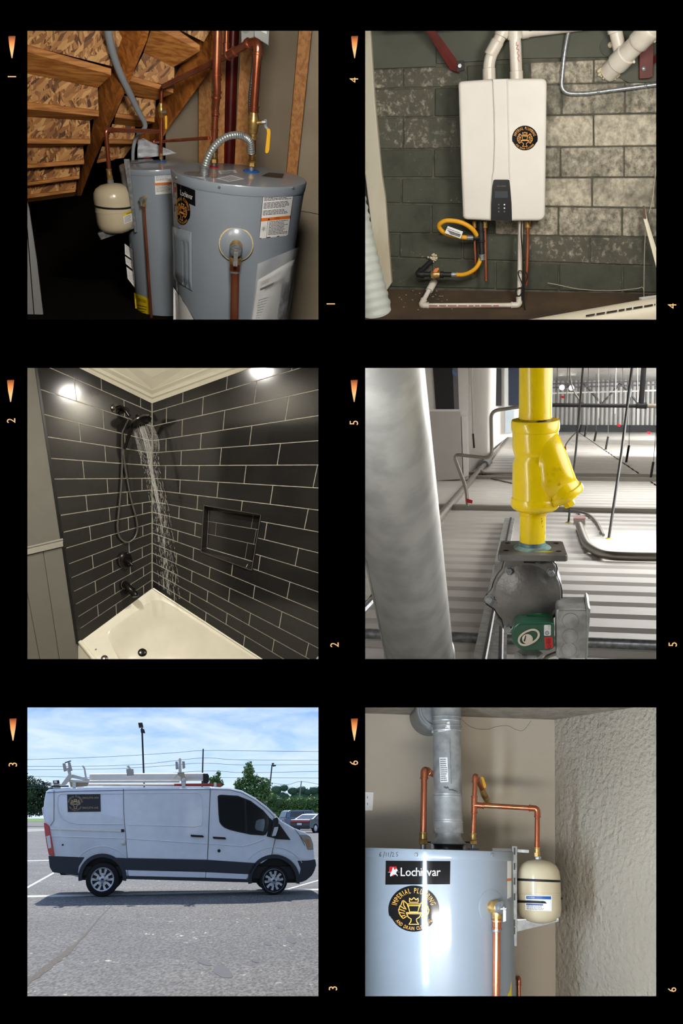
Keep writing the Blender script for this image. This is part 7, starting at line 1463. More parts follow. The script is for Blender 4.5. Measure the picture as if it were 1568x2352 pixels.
def gas_train():
    f = f5; s = S5; up = f.Y; rt = thing('strainer', 'yellow painted Y strainer and pipe above the grey gas valve', 'strainer', f.p(1222, 1245, 0))
    p = lambda x, y, z=0: f.p(x, y, z)
    def cyl(name, x0, y0, x1, y1, prof, m=m_ysteel, par=rt, seg=48, z=0):
        a, b = p(x0, y0, z), p(x1, y1, z); L = (b - a).length; return obj(name, G().lathe(a, b - a, [(r * s, t * L) for r, t in prof], seg), m, par)
    cyl('upper_pipe', 1229, 968, 1230.2, 826, [(35.5, 0), (36.5, .03), (36.5, 1)])
    th = G()
    for i in range(6): ring_g(th, p(1229, 961 - 3.2 * i), up, (37.4 - i * .15) * s, 2.2 * s, 1.0, 40)
    obj('threads', th, m_ysteel, rt)
    obj('thread_sealant', G().lathe(p(1229, 964), up, [(30 * s, -2 * s), (41 * s, -1 * s), (39 * s, 3 * s), (36 * s, 4 * s)], 40), mat('blackened_yellow', (170, 150, 12), rough=.4, col2=(16, 16, 10), scale=60, lo=.45, hi=.6), rt)
    cyl('top_collar', 1229, 991, 1229, 964, [(49, 0), (52.5, .08), (54, .3), (54, .85), (52, 1)])
    # body: vertical barrel with a waist and a slanting branch
    cyl('barrel', 1228, 1146, 1229, 990, [(51, 0), (51, .30), (50.5, .52), (48, .58), (45.5, .63), (48.5, .69), (51, .76), (51, 1)])
    # flattened cheek between barrel and branch so the outline is one casting
    a = [(1243, 985), (1279, 992), (1302, 1041), (1322, 1096), (1322, 1106), (1290, 1150), (1248, 1160), (1232, 1100)]
    g = G(); n = len(a); vs = []
    for z, k in ((49, .50), (46, .66), (40, .80), (30, .91), (14, 1), (-14, 1), (-30, .91), (-40, .8), (-46, .66), (-49, .5)):
        c = (1238, 1076); vs += [p(c[0] + (x - c[0]) * k, c[1] + (y - c[1]) * k, z) for x, y in a]
    g.add(vs, [tuple(range(n)), tuple(range(9 * n, 10 * n))[::-1]] + [(q * n + i, q * n + (i + 1) % n, (q + 1) * n + (i + 1) % n, (q + 1) * n + i) for q in range(9) for i in range(n)]); obj('branch', g, m_ysteel, rt, ang=75)
    cyl('branch_barrel', 1240, 1040, 1296, 1138, [(34, 0), (38, .3), (41, .7), (43, 1)])
    ba = p(1292, 1131); bd = (p(1304, 1152) - ba).normalized()
    obj('branch_cap', G().lathe(ba, bd, [(43 * s, -2 * s), (47 * s, 0), (47 * s, 10 * s), (43 * s, 15 * s), (26 * s, 17 * s), (24 * s, 22 * s), (0, 22 * s)], 44), m_ysteel, rt)
    g = G(); hexa(g, ba + bd * 20 * s, ba + bd * 36 * s, 14 * s); obj('hex_plug', g, m_ysteel, rt, smooth=False)
    cyl('bottom_collar', 1227.5, 1170, 1228, 1142, [(44, 0), (50, .12), (54, .3), (54, .85), (52, 1)])
    g = G(); ff = lambda u, v: p(1289 - 22 * u * .0 + (-.40 * (u) * -1) * 0 + 0, 0)
    base = (1293, 1112); du = (-.40, -.92); dv = (-.92, .40)
    def cheek(u, v): x = base[0] + du[0] * u + dv[0] * v; y = base[1] + du[1] * u + dv[1] * v; return p(x, y, 46.5 + .02 * u)
    for t, v0, u0 in (('CL.V852M', 13, 0), ('APPL-1', -1, 22)):
        gg = G(); text(gg, t, lambda u, v: cheek(u + u0, -v + v0), 9, .62, 'l', gap=.16); g.add(gg.v, gg.f)
    obj('raised_letters', g, m_ysteel, rt, flip=False, smooth=False, solid=.0016)
    cyl('lower_pipe', 1222, 1243, 1223, 1168, [(29, 0), (29.5, .05), (29.5, 1)], mat('scuffed_yellow', (240, 208, 6), rough=.3, coat=.3, col2=(30, 28, 22), scale=30, stretch=(1, 1, .55), lo=.63, hi=.66, detail=4))
    th = G()
    for i in range(3): ring_g(th, p(1223, 1176 + 3 * i), up, 31 * s, 2 * s, 1, 36)
    obj('threads', th, m_ysteel, rt)
    # valve
    v = thing('gas_valve', 'grey cast solenoid gas valve with green coil under the yellow strainer', 'valve', f.p(1222, 1500, 0))
    g = G()
    for i in range(4): ring_g(g, p(1222, 1244 + 2.6 * i), up, (30 + .5 * i) * s, 2.4 * s, 1, 36)
    obj('thread_nipple', g, mat('sealed_thread', (140, 172, 176), rough=.4, metal=.3, col2=(110, 130, 138), scale=50), v)
    c = p(1221, 1257); ztop = 4
    def top(x, z, h=0): return c + f.X * x * s + f.N * z * s + up * h * s
    pl = [(-72, 66), (-76, 60), (-72, -52), (-66, -58), (66, -58), (72, -52), (79, 60), (75, 66)]
    obj('flange_plate', G().prism([top(x, z) for x, z in pl], -up * 15 * s), m_cast, v, smooth=False, bev=.0015)
    for x, z in ((-58, 30), (-56, -36), (60, 34), (56, -36)): obj('bolt_hole', G().lathe(top(x, z, .2), up, [(0, 0), (6.5 * s, 0), (6.5 * s, .2 * s), (0, .3 * s)], 16), m_ink, v)
    obj('pipe_dope', G().lathe(top(1, 0, 0), up, [(43 * s, 0), (40 * s, 2 * s), (33 * s, 6 * s), (30 * s, 6 * s)], 36), mat('aqua_dope', (132, 164, 160), rough=.35, col2=(96, 110, 108), scale=40), v); obj('yellow_drip', G().disc(lambda u, w: top(26 + 22 * u, 40 + 7 * w, .6), 2, 16), mat('drip_yellow', (170, 160, 40), rough=.4), v, flip=False)
    cx, cy = 1209, 1366
    pt = lambda x, y, z: p(x, y, z)
    def ears(r, er, k=72):
        out = []
        for i in range(k):
            a = 2 * math.pi * i / k; rad = r
            for e in (118, 48, 188, 242, 300):
                dd = abs((math.degrees(a) - e + 180) % 360 - 180)
                if dd < 15: rad = max(rad, r + er * math.cos(math.radians(dd * 90 / 15)))
            out.append((cx + rad * math.cos(a), cy - rad * math.sin(a)))
        return out
    obj('body_rear', G().prism([pt(x, y, 10) for x, y in ears(82, 10)], -f.N * 70 * s), m_cast, v, bev=.002, ang=25)
    obj('cover_gasket', G().prism([pt(x, y, 14) for x, y in ears(82.5, 16)], -f.N * 4 * s), m_rub, v, ang=25)
    obj('cover', G().prism([pt(x, y, 26) for x, y in ears(80, 15)], -f.N * 12 * s), m_cast, v, bev=.0025, ang=25)
    cc = pt(cx, cy, 26); obj('cover_dome', G().lathe(cc, f.N, [(74 * s, -1 * s), (70 * s, 1 * s), (62 * s, 3 * s), (54 * s, 8 * s), (42 * s, 14 * s), (30 * s, 18 * s), (14 * s, 20 * s), (0, 20 * s)], 56), m_cast, v)
    obj('neck', G().prism([pt(1166, 1284, 8), pt(1277, 1284, 8), pt(1264, 1310, 8), pt(1180, 1310, 8)], -f.N * 50 * s), m_cast, v, smooth=False, bev=.002)
    obj('tape_patch', G().prism([pt(1204, 1279, 30), pt(1228, 1279, 30), pt(1229, 1294, 30), pt(1202, 1293, 30)], -f.N * 8 * s), m_rub, v, smooth=False)
    for x, y in ((1169, 1310), (1265.5, 1314), (1123, 1376), (1167, 1443)):
        b = G(); q = pt(x, y, 24); b.lathe(q, f.N, [(0, 0), (11 * s, 0), (11 * s, 3 * s), (0, 3 * s)], 24); hexa(b, q + f.N * 3 * s, q + f.N * 11 * s, 8.5 * s); obj('cover_bolt', b, m_steel, v, smooth=False, ang=20)
    obj('side_boss', G().tube([pt(1139, 1420, 4), pt(1160, 1436, 4)], 9 * s, 12), m_cast, v); obj('lug_plate', G().prism([pt(1139, 1410, 6), pt(1162, 1425, 6), pt(1160, 1434, 6), pt(1139, 1430, 6)], -f.N * 8 * s), m_cast, v, smooth=False)
    g = G()
    for q in ([(-5, -6), (-5, 6)], [(5, -6), (5, 6)], [(-5, 0), (5, 0)]): g.stroke(lambda u, w: pt(1138 + u * .9 + w * .35, 1378 - w * .8 + u * .5, 26.6), q, 1.6)
    obj('cast_mark', g, m_ink, v, flip=False, smooth=False)
    # coil
    zf = 96; cpts = [(1272, 1432), (1273, 1489), (1262, 1495), (1205, 1496), (1190, 1490), (1178, 1478), (1174, 1464), (1174, 1450), (1180, 1438), (1190, 1432), (1200, 1430.5), (1262, 1430.5)]
    coil = obj('coil', G().prism([pt(x, y, zf) for x, y in cpts], -f.N * 66 * s), m_coil, v, bev=.004, bseg=3, ang=30, label='green painted solenoid coil')
    ph = lambda u, w: pt(0, 0, 0)
    tq = plane_hit(1212, 1387, pt(1230, 1430.5, 60), up); g = G()
    ty = 1430.5; T0 = pt(1230, ty, zf) + up * .0006
    TP = lambda x, y: plane_hit(x, y, T0, up)
    obj('top_label', G().poly([TP(x, y) for x, y in ((1212, 1392), (1257, 1394), (1256, 1417), (1209, 1414))]), mat('label_green', (20, 84, 50), rough=.3), coil, smooth=False, flip=False); g = G(); rr = random.Random(2); T0b = T0 + up * .0006
    print_lines(g, lambda u, w: plane_hit(1214 + 40 * u - 3 * (1 - w), 1395 + 18 * (1 - w), T0b, up), .05, .95, [.9, .75, .6, .45, .3, .15], .06, rr); obj('print', g, mat('pale_green_print', (120, 170, 130), rough=.5), coil, flip=False, smooth=False)
    oc = (1214, 1464); ca, sa = math.cos(math.radians(28)), math.sin(math.radians(28))
    oval = lambda rx, ry, k=28: [(oc[0] + (rx * abs(math.cos(t)) ** .8 * (1 if math.cos(t) > 0 else -1)) * ca + ry * math.sin(t) * sa, oc[1] - (rx * abs(math.cos(t)) ** .8 * (1 if math.cos(t) > 0 else -1)) * sa + ry * math.sin(t) * ca) for t in [2 * math.pi * i / k for i in range(k)]]
    g = G(); o1, o2 = oval(27, 16.5), oval(22, 12); n = len(o1); g.add([pt(x, y, zf + 1) for x, y in o1] + [pt(x, y, zf + 4) for x, y in o1] + [pt(x, y, zf + 4) for x, y in o2] + [pt(x, y, zf + 1) for x, y in o2], [(k * n + i, k * n + (i + 1) % n, (k + 1) * n + (i + 1) % n, (k + 1) * n + i) for k in range(3) for i in range(n)])
    obj('oval_ring', g, mat('ivory_ring', (214, 206, 190), rough=.35), coil); obj('clip', G().lathe(pt(1211, 1467, zf), f.N, [(0, 0), (12 * s, 0), (12 * s, 3 * s), (8 * s, 5 * s), (0, 5 * s)], 20), mat('ivory_ring', (0, 0, 0)), coil); obj('core_pin', G().prism([pt(1202, 1472, zf + 5.4), pt(1206, 1460, zf + 5.4), pt(1208, 1460, zf + 5.4), pt(1205, 1474, zf + 5.4)], -f.N * 1 * s), m_ink, coil, smooth=False)
    w1 = obj('white_sticker', G().prism([pt(x, y, zf + .8) for x, y in rrect(1249, 1435.5, 1264.5, 1460, 2)], -f.N * .6 * s), m_paper, coil, smooth=False); g = G(); FT = lambda u, w: pt(1256.5 - w * 1.0, 1447 - u, zf + 1.2)
    text(g, 'C US', FT, 4, .7, x0=6, y0=-6); g.stroke(lambda u, w: pt(1256 + u, 1454 - w, zf + 1.2), [(4 * math.cos(t), 4 * math.sin(t)) for t in [2 * math.pi * i / 14 for i in range(15)]], 1.2); text(g, 'SP', lambda u, w: pt(1256 - w, 1454 - u, zf + 1.2), 3.4, .8, y0=-1.7); obj('print', g, mat('navy_print', (40, 52, 120), rough=.5), w1, flip=False, smooth=False)
    r1 = obj('red_sticker', G().prism([pt(x, y, zf + .8) for x, y in ((1249, 1464), (1268, 1462.5), (1270, 1488), (1251, 1490))], -f.N * .6 * s), mat('red_sticker', (196, 44, 50), rough=.4), coil, smooth=False); g = G(); g.stroke(lambda u, w: pt(1261 + u, 1485 - w, zf + 1.2), [(3.6 * math.cos(t), 3.6 * math.sin(t)) for t in [2 * math.pi * i / 14 for i in range(15)]], .9); text(g, 'UL', lambda u, w: pt(1261 - w, 1485 - u, zf + 1.2), 2.8, .7, y0=-1.4); print_lines(g, lambda u, w: pt(1254 + 11 * w, 1479 - 14 * u, zf + 1.2), 0, 1, [.1, .4, .7], .12, rr); obj('print', g, m_ink, r1, flip=False, smooth=False)
    obj('side_sticker', G().prism([pt(1174.6, 1446, zf - 6), pt(1181, 1436.5, zf - 6), pt(1181, 1436.5, zf - 30), pt(1174.6, 1446, zf - 30)], -f.X * .001), m_paper, coil, smooth=False)
    hb = G(); hexa(hb, pt(1214, 1497, 64), pt(1214, 1530, 64), 32 * s); hx = obj('hex_base', hb, m_galvbox, v, smooth=False); g = G(); text(g, 'NATURAL', lambda u, w: pt(1200 + u, 1507 - w, 97), 4.6, .6, gap=.15); obj('lettering', g, m_ink, hx, flip=False, smooth=False)
    # junction box
    jb = thing('junction_box', 'galvanised electrical junction box with round knockouts beside the green coil', 'electrical box', pt(1312, 1516, 60)); zb = 92
    obj('box', G().prism([pt(x, y, zb) for x, y in rrect(1276, 1399, 1350, 1513, 8, 4)], -f.N * 92 * s), m_galvbox, jb, bev=.004, bseg=3, ang=30)
    obj('cover_plate', G().prism([pt(1346, 1398, zb + 1), pt(1350, 1394, zb + 4), pt(1355.5, 1400, zb + 4), pt(1347, 1520, zb + 4), pt(1344, 1520, zb + 1)], -f.N * 108 * s), m_galvbox, jb, smooth=False, bev=.001)
    for x, y, r in ((1310, 1426, 18), (1309, 1461, 17), (1306, 1492, 16.5)):
        obj('knockout', G().lathe(pt(x, y, zb - .5), f.N, [(r * s, 0), (r * s, 1 * s), ((r - 1.4) * s, 1.4 * s), ((r - 2.4) * s, 1.1 * s), (0, 1.1 * s)], 32), m_galvbox, jb); obj('knockout_groove', ring_g(G(), pt(x, y, zb + .1), f.N, (r + .8) * s, .6 * s, 1, 32), m_ink2, jb)
    tq = pt(1310, 1399, 50); obj('knockout', G().lathe(tq + up * .0003, up, [(20 * s, 0), (20 * s, 1 * s), (17 * s, 1.4 * s), (0, 1.2 * s)], 32), m_galvbox, jb); obj('knockout_groove', ring_g(G(), tq, up, 21 * s, .8 * s, 1, 32), m_ink2, jb)
    obj('locknut', G().lathe(pt(1297, 1524, 60), up, [(16 * s, 0), (18 * s, 3 * s), (18 * s, 8 * s), (14 * s, 10 * s)], 8), m_steel, jb)
    obj('wire_loop', G().tube(spline([pt(1240, 1530, 30), pt(1255, 1510, 34), pt(1278, 1500, 36)], 6), 5 * s, 12), m_emt, jb)
gas_train()
# ================================================================== 6: gas water heater in a beige corner
f6 = Fr(1003, 1951, 3.9); S6 = f6.S
shell(1, 2, 1.62, 5.2, 44, 420, 12, 150, mat('corner_shell', (150, 144, 134), rough=1, spec=0))
add_light('side_window', 'AREA', P(803, 2010, 3.06), P(803, 2010, 3.06) + CX * 1.0 + CF * .62, 17, (.66, .83, 1.0), .13, .85)
add_light('room_fill_light', 'AREA', P(1180, 2440, 2.2), P(1090, 1900, 4.2), 36, (1.0, .97, .93), .8, .3)  # added fill from below the opening; no window is there
m_beige = mat('beige_orange_peel', (186, 176, 160), rough=.85, col2=(178, 168, 152), scale=2, bump=.35, bscale=38, bdist=.006)
m_beige2 = mat('beige_knockdown', (176, 168, 154), rough=.85, col2=(168, 160, 146), scale=2, bump=.9, bscale=46, bdist=.02)
def corner_room():
    f = f6; Zb = -230
    struct('wall_back', G().prism(f.ps([(795, 1560), (1274, 1560), (1276, 2420), (795, 2420)], Zb), -f.N * .05), m_beige, smooth=False)
    a, b = f.p(1273, 1560, Zb), f.p(1276, 2420, Zb); k = (f.X * .50 + f.N * .87) * (900 * S6)
    struct('wall_right', G().prism([a, a + k, b + k, b], f.X * .05), m_beige2, smooth=False)
    y0 = f.p(1000, 1643, Zb); u = (y0 - f.O).dot(f.Y) / S6
    struct('ceiling', G().prism([f.l(-260, u + 3, Zb), f.l(300, u - 6, Zb), f.l(560, u - 6, 215), f.l(-260, u + 3, 215)], f.Y * .04), mat('popcorn_ceiling', (150, 142, 130), rough=.95, col2=(134, 126, 114), scale=18, bump=1.0, bscale=45, bdist=.02), smooth=False)
    struct('floor', G().prism([f.l(-300, -392, Zb), f.l(600, -392, Zb), f.l(600, -392, 230), f.l(-300, -392, 230)], -f.Y * .02), mat('closet_floor', (120, 114, 104), rough=.8), smooth=False)
    o = thing('wall_outlet', 'white duplex wall outlet cut by the left edge', 'outlet', f.p(845, 1862, Zb)); obj('plate', G().prism(f.ps([(828, 1818.5), (858, 1819), (855.5, 1862), (828, 1862)], Zb + 3), -f.N * (3 * S6)), m_white, o, smooth=False, bev=.003)
    for y in (1832, 1847): obj('socket', G().lathe(f.p(840, y, Zb + 3), f.N, [(0, 0), (8 * S6, 0), (8 * S6, .6 * S6), (0, .8 * S6)], 24), m_white, o); obj('slot', G().prism(f.ps([(836, y - 3), (837.2, y - 3), (837.2, y + 2), (836, y + 2)], Zb + 4), -f.N * (.5 * S6)), m_ink, o, smooth=False); obj('slot', G().prism(f.ps([(843, y - 3), (844.2, y - 3), (844.2, y + 2), (843, y + 2)], Zb + 4), -f.N * (.5 * S6)), m_ink, o, smooth=False)
    obj('cobweb_thread', G().tube(spline(f.ps([(1061, 1653), (1075, 1666), (1095, 1674), (1120, 1675), (1140, 1669), (1165, 1667), (1185, 1676), (1202, 1677), (1220, 1655)], Zb + 1), 5), .4 * S6, 5), mat('dust_grey', (96, 90, 82), rough=1), None, label='thin dusty cobweb thread under the ceiling right of the flue', cat='cobweb')
    p = thing('copper_stub', 'dark copper stub pipe low on the wall behind the expansion tank', 'pipe', f.p(1192, 2320, -180)); pipe_run(p, [f.p(1186, 2246, -224), f.p(1191, 2247, -180), f.p(1192, 2400, -180)], 4.6 * S6, m_copper)
corner_room()
def gas_heater():
    f = f6; s = S6; up = f.Y; rt = thing('water_heater', 'grey water heater with large round sticker and metal flue in the beige corner', 'water heater', f.l(0, -390, 0))
    T = Tank(f.O, up, 172 * s, 0, 390 * s, 20 * s, rt); rnd = random.Random(9)
    for x in (956, 1129): T.bolt(x, 1963.5, 4 * s)
    g = G()
    wr = {'6': [[(.7, .95), (.3, .7), (.15, .35), (.35, .05), (.65, .2), (.6, .45), (.2, .4)]], '/': [[(.7, 1.1), (.2, -.1)]], '1': [[(.4, .9), (.35, .05)]], '2': [[(.1, .75), (.4, .95), (.65, .7), (.3, .3), (.1, .05), (.8, .1)]], '5': [[(.85, .95), (.3, .9), (.25, .55), (.65, .5), (.7, .2), (.2, .05)]]}
    x = 870
    for ch in '6/11/25':
        for q in wr[ch]: g.tube([T.hit(x + a * 7, 1968 - b * 11, .0034) for a, b in [(p[0], p[1]) for p in q]], .55 * s, 5)
        x += 8.5 if ch in '62' else 5.0 if ch == '1' else 5.5
    obj('handwritten_date', g, m_ink, T.lid, label='handwritten date 6/11/25')
    o, fq = T.label('maker_plate', [(885.5, 1977), (1034, 1977.8), (1033, 2031), (884.5, 2032)], m_blacksign, 'black maker plate with white lettering', 20)
    ff = lambda u, v: fq(u, 1 - v, .0018)
    g = G(); text(g, 'Lochinvar', ff, .37, .325, 'l', x0=.235, y0=.36, gap=.05); obj('lettering', g, m_white, o, flip=False, smooth=False)
    g = G().poly([ff(*q) for q in ((.06, .76), (.17, .76), (.18, .55), (.115, .34), (.055, .55))]); obj('shield', g, m_red, o, flip=False, smooth=False)
    g = G(); ff2 = lambda u, v: fq(u, 1 - v, .0022)
    for q in ([(.075, .45), (.10, .60), (.14, .62), (.165, .68), (.18, .64), (.19, .58), (.17, .56), (.165, .46), (.19, .40), (.185, .34), (.165, .42), (.12, .42), (.085, .34), (.07, .36)], [(.10, .60), (.105, .70), (.125, .72), (.135, .62)], [(.03, .525), (.075, .53), (.075, .50)], [(.155, .535), (.215, .53), (.215, .525)]): g.poly([ff2(*p) for p in q])
    obj('knight_mark', g, mat('silver_print', (196, 198, 202), rough=.3), o, flip=False, smooth=False)
    emblem(rt, lambda u, v, l: T.hit(950 + 58.5 * u, 2089 - 55 * v, .0009 * l + .0004))
    warning_label(T, [(1164.5, 1976), (1174.2, 1976), (1173.6, 2060), (1164, 2065)], rnd, True)
    o, fw = T.label('orange_band', [(1164.3, 2018), (1174, 2017), (1174, 2023), (1164.3, 2024)], m_orange, None, 4, .0014)
    T.label('energy_label', [(1175, 2252), (1175, 2310), (1148, 2310), (1150, 2302)], mat('energy_yellow', (0, 0, 0)), 'yellow energy label at the edge') if False else obj('energy_label', G().poly([T.hit(x, y, .001) for x, y in ((1174.3, 2252), (1170, 2276), (1163, 2290), (1150, 2302), (1145, 2310), (1174.3, 2310))]), mat('energy_yellow', (0, 0, 0)), rt, smooth=False, flip=False)
    # relief valve
    v = thing('relief_valve', 'brass relief valve with copper discharge pipe and clear plastic collar', 'valve', T.hit(1130, 2085)); q = T.hit(1128, 2083); n = T.normal(q)
    obj('plastic_collar', G().lathe(q - n * 2 * s, n, [(36 * s, 0), (36 * s, 2 * s), (34 * s, 3 * s), (10 * s, 3 * s)], 48), m_tank, rt, label='pale round collar behind the relief valve')
    nn = (n * .75 + f.N * .25).normalized(); obj('valve_body', G().lathe(q - n * 4 * s, n, [(13 * s, 0), (13 * s, 8 * s), (14 * s, 9 * s), (14 * s, 24 * s), (12 * s, 28 * s)], 24), m_brass, v)
    e = q + n * 24 * s; obj('spring_cap', G().lathe(e, n, [(13 * s, 0), (13 * s, 8 * s), (10 * s, 10 * s), (4 * s, 10.5 * s), (4 * s, 15 * s), (0, 15 * s)], 24), m_steel, v)
    zz = ((q + n * 14 * s) - f.O).dot(f.N) / s
    obj('outlet', G().lathe(f.p(1140.5, 2090, zz), -up, [(11 * s, 0), (11 * s, 14 * s), (10 * s, 18 * s), (10 * s, 24 * s)], 22), m_brass, v); sleeve(v, 'adapter', f.p(1140.5, 2109, zz), f.p(1140.5, 2136, zz), 9.6 * s, m_copper); obj('tape_ring', G().lathe(f.p(1140.5, 2141, zz), up, [(9 * s, 0), (9.4 * s, 1 * s), (9.4 * s, 7 * s), (8.8 * s, 8 * s)], 20), m_steel, v)
    obj('discharge_pipe', G().tube([f.p(1140.5, 2130, zz), f.p(1139, 2336, zz)], 8.3 * s, 22), m_copper, v)
    obj('test_lever', G().prism([f.p(x, y, zz + 26) for x, y in ((1155, 2083), (1162, 2084), (1162, 2116), (1155, 2118))], -f.N * (2 * s)), m_steel, v, smooth=False, bev=.001); obj('lever_pin', G().tube([f.p(1150, 2088, zz + 22), f.p(1163, 2087, zz + 26)], 3 * s, 10), m_steel, v)
    # draft hood and flue
    fl = thing('flue', 'tall galvanised flue pipe with labels rising to the ceiling', 'flue', f.p(1030, 1951, 0)); A = lambda y: f.p(1029.5 - (1950 - y) * .014, y, 0)
    obj('draft_hood', G().lathe(A(1937), up, [(40 * s, -2 * s), (41 * s, 0), (39 * s, 3 * s), (33 * s, 8 * s), (30 * s, 16 * s), (30 * s, 26 * s)], 44), mat('galvanised', (176, 180, 182), rough=.4, metal=.45, col2=(150, 155, 158), scale=26, detail=6), fl)
    obj('hood_baffle', G().lathe(A(1951), up, [(33 * s, 0), (33 * s, 7 * s), (36 * s, 12 * s), (36 * s, 14 * s)], 36), m_trimb, fl)
    for x in (-37, -18, 18, 37): obj('hood_leg', G().prism([A(1951) + f.X * (x - 2.5) * s + f.N * (20 if abs(x) < 30 else 0) * s, A(1951) + f.X * (x + 2.5) * s + f.N * (20 if abs(x) < 30 else 0) * s, A(1934) + f.X * (x + 2.5) * s + f.N * (20 if abs(x) < 30 else 0) * s, A(1934) + f.X * (x - 2.5) * s + f.N * (20 if abs(x) < 30 else 0) * s], f.N * 2 * s), mat('galvanised', (0, 0, 0)), fl, smooth=False)
    mg = mat('galvanised', (0, 0, 0))
    for x0, x1 in ((974, 997), (1062, 1086)): obj('hood_rod', G().tube([f.p(x0, 1934, 0), f.p(x1, 1935, 0)], 1.4 * s, 8), m_rub, fl)
    segs = [(1914, 1826, 34.3, 33.2), (1826, 1676, 33.2, 33.0), (1680, 1655, 34, 34.2), (1658, 1603, 34.4, 35)]
    for y0, y1, r0, r1 in segs:
        L = (A(y1) - A(y0)).length; ax = (A(y1) - A(y0)).normalized(); obj('flue_section', G().lathe(A(y0), ax, [(r0 * s, 0), ((r0 + .8) * s, 2 * s), (r0 * s, 4 * s), (r1 * s, L - 3 * s), ((r1 - .6) * s, L)], 48), mg, fl)
    for y, r in ((1888, 34.6), (1883, 34.4), (1830, 34), (1648, 35), (1668, 35)): obj('bead', ring_g(G(), A(y), up, r * s, 3 * s, 1.02, 44), mg, fl)
    ring = f.p(1004, 1629, -26); ax = (-f.N + f.X * -.12 + f.Y * .02).normalized(); mg2 = mat('galvanised_dim', (140, 145, 148), rough=.42, metal=.5, col2=(122, 127, 130), scale=26)
    obj('branch_duct', G().lathe(ring, ax, [(30 * s, -2 * s), (38 * s, -2 * s), (39 * s, -6 * s), (44 * s, -6 * s), (45 * s, -2 * s), (49 * s, -2 * s), (51 * s, 0), (51 * s, 10 * s), (49 * s, 12 * s), (49 * s, 190 * s)], 56), mg2, fl)
    for r in (46, 51): obj('duct_bead', G().tube([ring - ax * 2 * s + (f.X * math.cos(t) + f.Y * math.sin(t)) * r * s for t in [2 * math.pi * i / 48 for i in range(48)]], .9 * s, 6, closed=True), m_steel, fl)
    obj('seam', G().tube([f.p(1033, 1696, 33.6), f.p(1036, 1800, 33.6)], .8 * s, 6), m_steel, fl)
    H = lambda x, y, l: cyl_hit(x, y, A(1826), up, 33.6 * s + l)
    def flab(c, nm, lines, wide):
        def fx(u, v, l=.001): return H((c[0][0] * (1 - u) + c[1][0] * u) * (1 - v) + (c[3][0] * (1 - u) + c[2][0] * u) * v, (c[0][1] * (1 - u) + c[1][1] * u) * (1 - v) + (c[3][1] * (1 - u) + c[2][1] * u) * v, l)
        o = obj(nm, G().grid(lambda u, v: fx(u, v), 8, 8), m_paper, fl, flip=False); g = G(); print_lines(g, lambda u, v: fx(u, 1 - v, .0018), .08, .94, lines, .05, rnd); obj('print', g, m_ink2, o, flip=False, smooth=False)
    flab([(1008.5, 1740), (1027, 1739.5), (1029.5, 1796), (1011, 1797)], 'flue_label', [.9 - .085 * i for i in range(11)], 1); flab([(992, 1668), (1032, 1657), (1033, 1677), (991, 1684)], 'flue_label', [.8, .62, .44, .26, .1], 1)
    g = G(); rr = random.Random(3)
    for k in range(14): g.ball(H(1021 + 28 * k / 13, 1809 + 8 * k / 13 + rr.uniform(-2, 2), .001), rr.uniform(1, 2.4) * s, 6, 4)
    obj('sealant_scar', g, mat('scuffed_steel', (84, 88, 92), rough=.6), fl, kind='stuff')
    for x, y in ((1006, 1903), (1047, 1903), (1037, 1675), (998, 1904)): obj('screw', G().ball(H(x, y, .001), 1.6 * s, 8, 6), m_steel, fl)
    # pipes
    hot = thing('copper_riser', 'left copper riser bending back behind the flue', 'pipe', f.p(971, 1951, 0)); b = f.p(971.5, 1951, 0); e = dielectric(hot, b, up, 7 * s, 38 * s); pipe_run(hot, [e, f.p(974, 1768, 0), f.p(1010, 1786, -90)], 7.2 * s, m_copper, bend=1.8)
    cold = thing('copper_tee_riser', 'right copper riser with tee, yellow-handled valve and arm to the expansion tank', 'pipe', f.p(1086, 1951, 0)); b = f.p(1086.5, 1951, 0); e = dielectric(cold, b, up, 5.6 * s, 36 * s)
    top = f.p(1091, 1781, 0); pipe_run(cold, [e, top, f.p(1106, 1812, -60)], 5.6 * s, m_copper, bend=1.8); sleeve(cold, 'tee', f.p(1088.5, 1868, 0), f.p(1089, 1828, 0), 7 * s, m_copper)
    obj('collar', G().lathe(f.p(1086.5, 1951, 0), up, [(6 * s, 0), (13 * s, 0), (13 * s, 2 * s), (6 * s, 2 * s)], 24), m_blue, rt)
    sleeve(cold, 'tee_branch', f.p(1089, 1849, 0), f.p(1111, 1850.5, 0), 6.6 * s, m_copper)
    pipe_run(cold, [f.p(1094, 1849, 0), f.p(1234, 1857, 0), f.p(1233, 1948, 0)], 5.8 * s, m_copper, bend=2.2)
    sleeve(cold, 'union_sleeve', f.p(1233, 1946, 0), f.p(1233, 1960, 0), 6.4 * s, m_brass); g = G(); hexa(g, f.p(1233, 1958, 0), f.p(1233, 1969, 0), 7.4 * s); obj('union_nut', g, m_brass, cold, smooth=False)
    vb = obj('ball_valve', G().tube([f.p(1106, 1812, -60), f.p(1112, 1826, -75), f.p(1121, 1845, -110), f.p(1125, 1852, -190)], [6 * s, 8 * s, 7 * s, 5 * s], 16), m_brass, cold); obj('lever', G().prism([f.p(x, y, -62) for x, y in ((1103, 1785), (1108, 1783), (1111, 1787), (1116.5, 1804), (1116, 1810), (1110, 1810), (1107, 1800))], -f.N * (3 * s)), m_yellow, vb, smooth=False, bev=.002, label='yellow lever')
    # expansion tank and bracket
    x = thing('expansion_tank', 'cream expansion tank with two black straps and a blue label', 'tank', f.p(1237, 2110, 0)); top = f.p(1235.5, 1974, 0); expansion_tank(x, top, up, 48.5 * s, 137 * s); g = G(); hexa(g, top - up * 2 * s, top + up * 7 * s, 7.4 * s); obj('neck', g, m_steel, x, smooth=False)
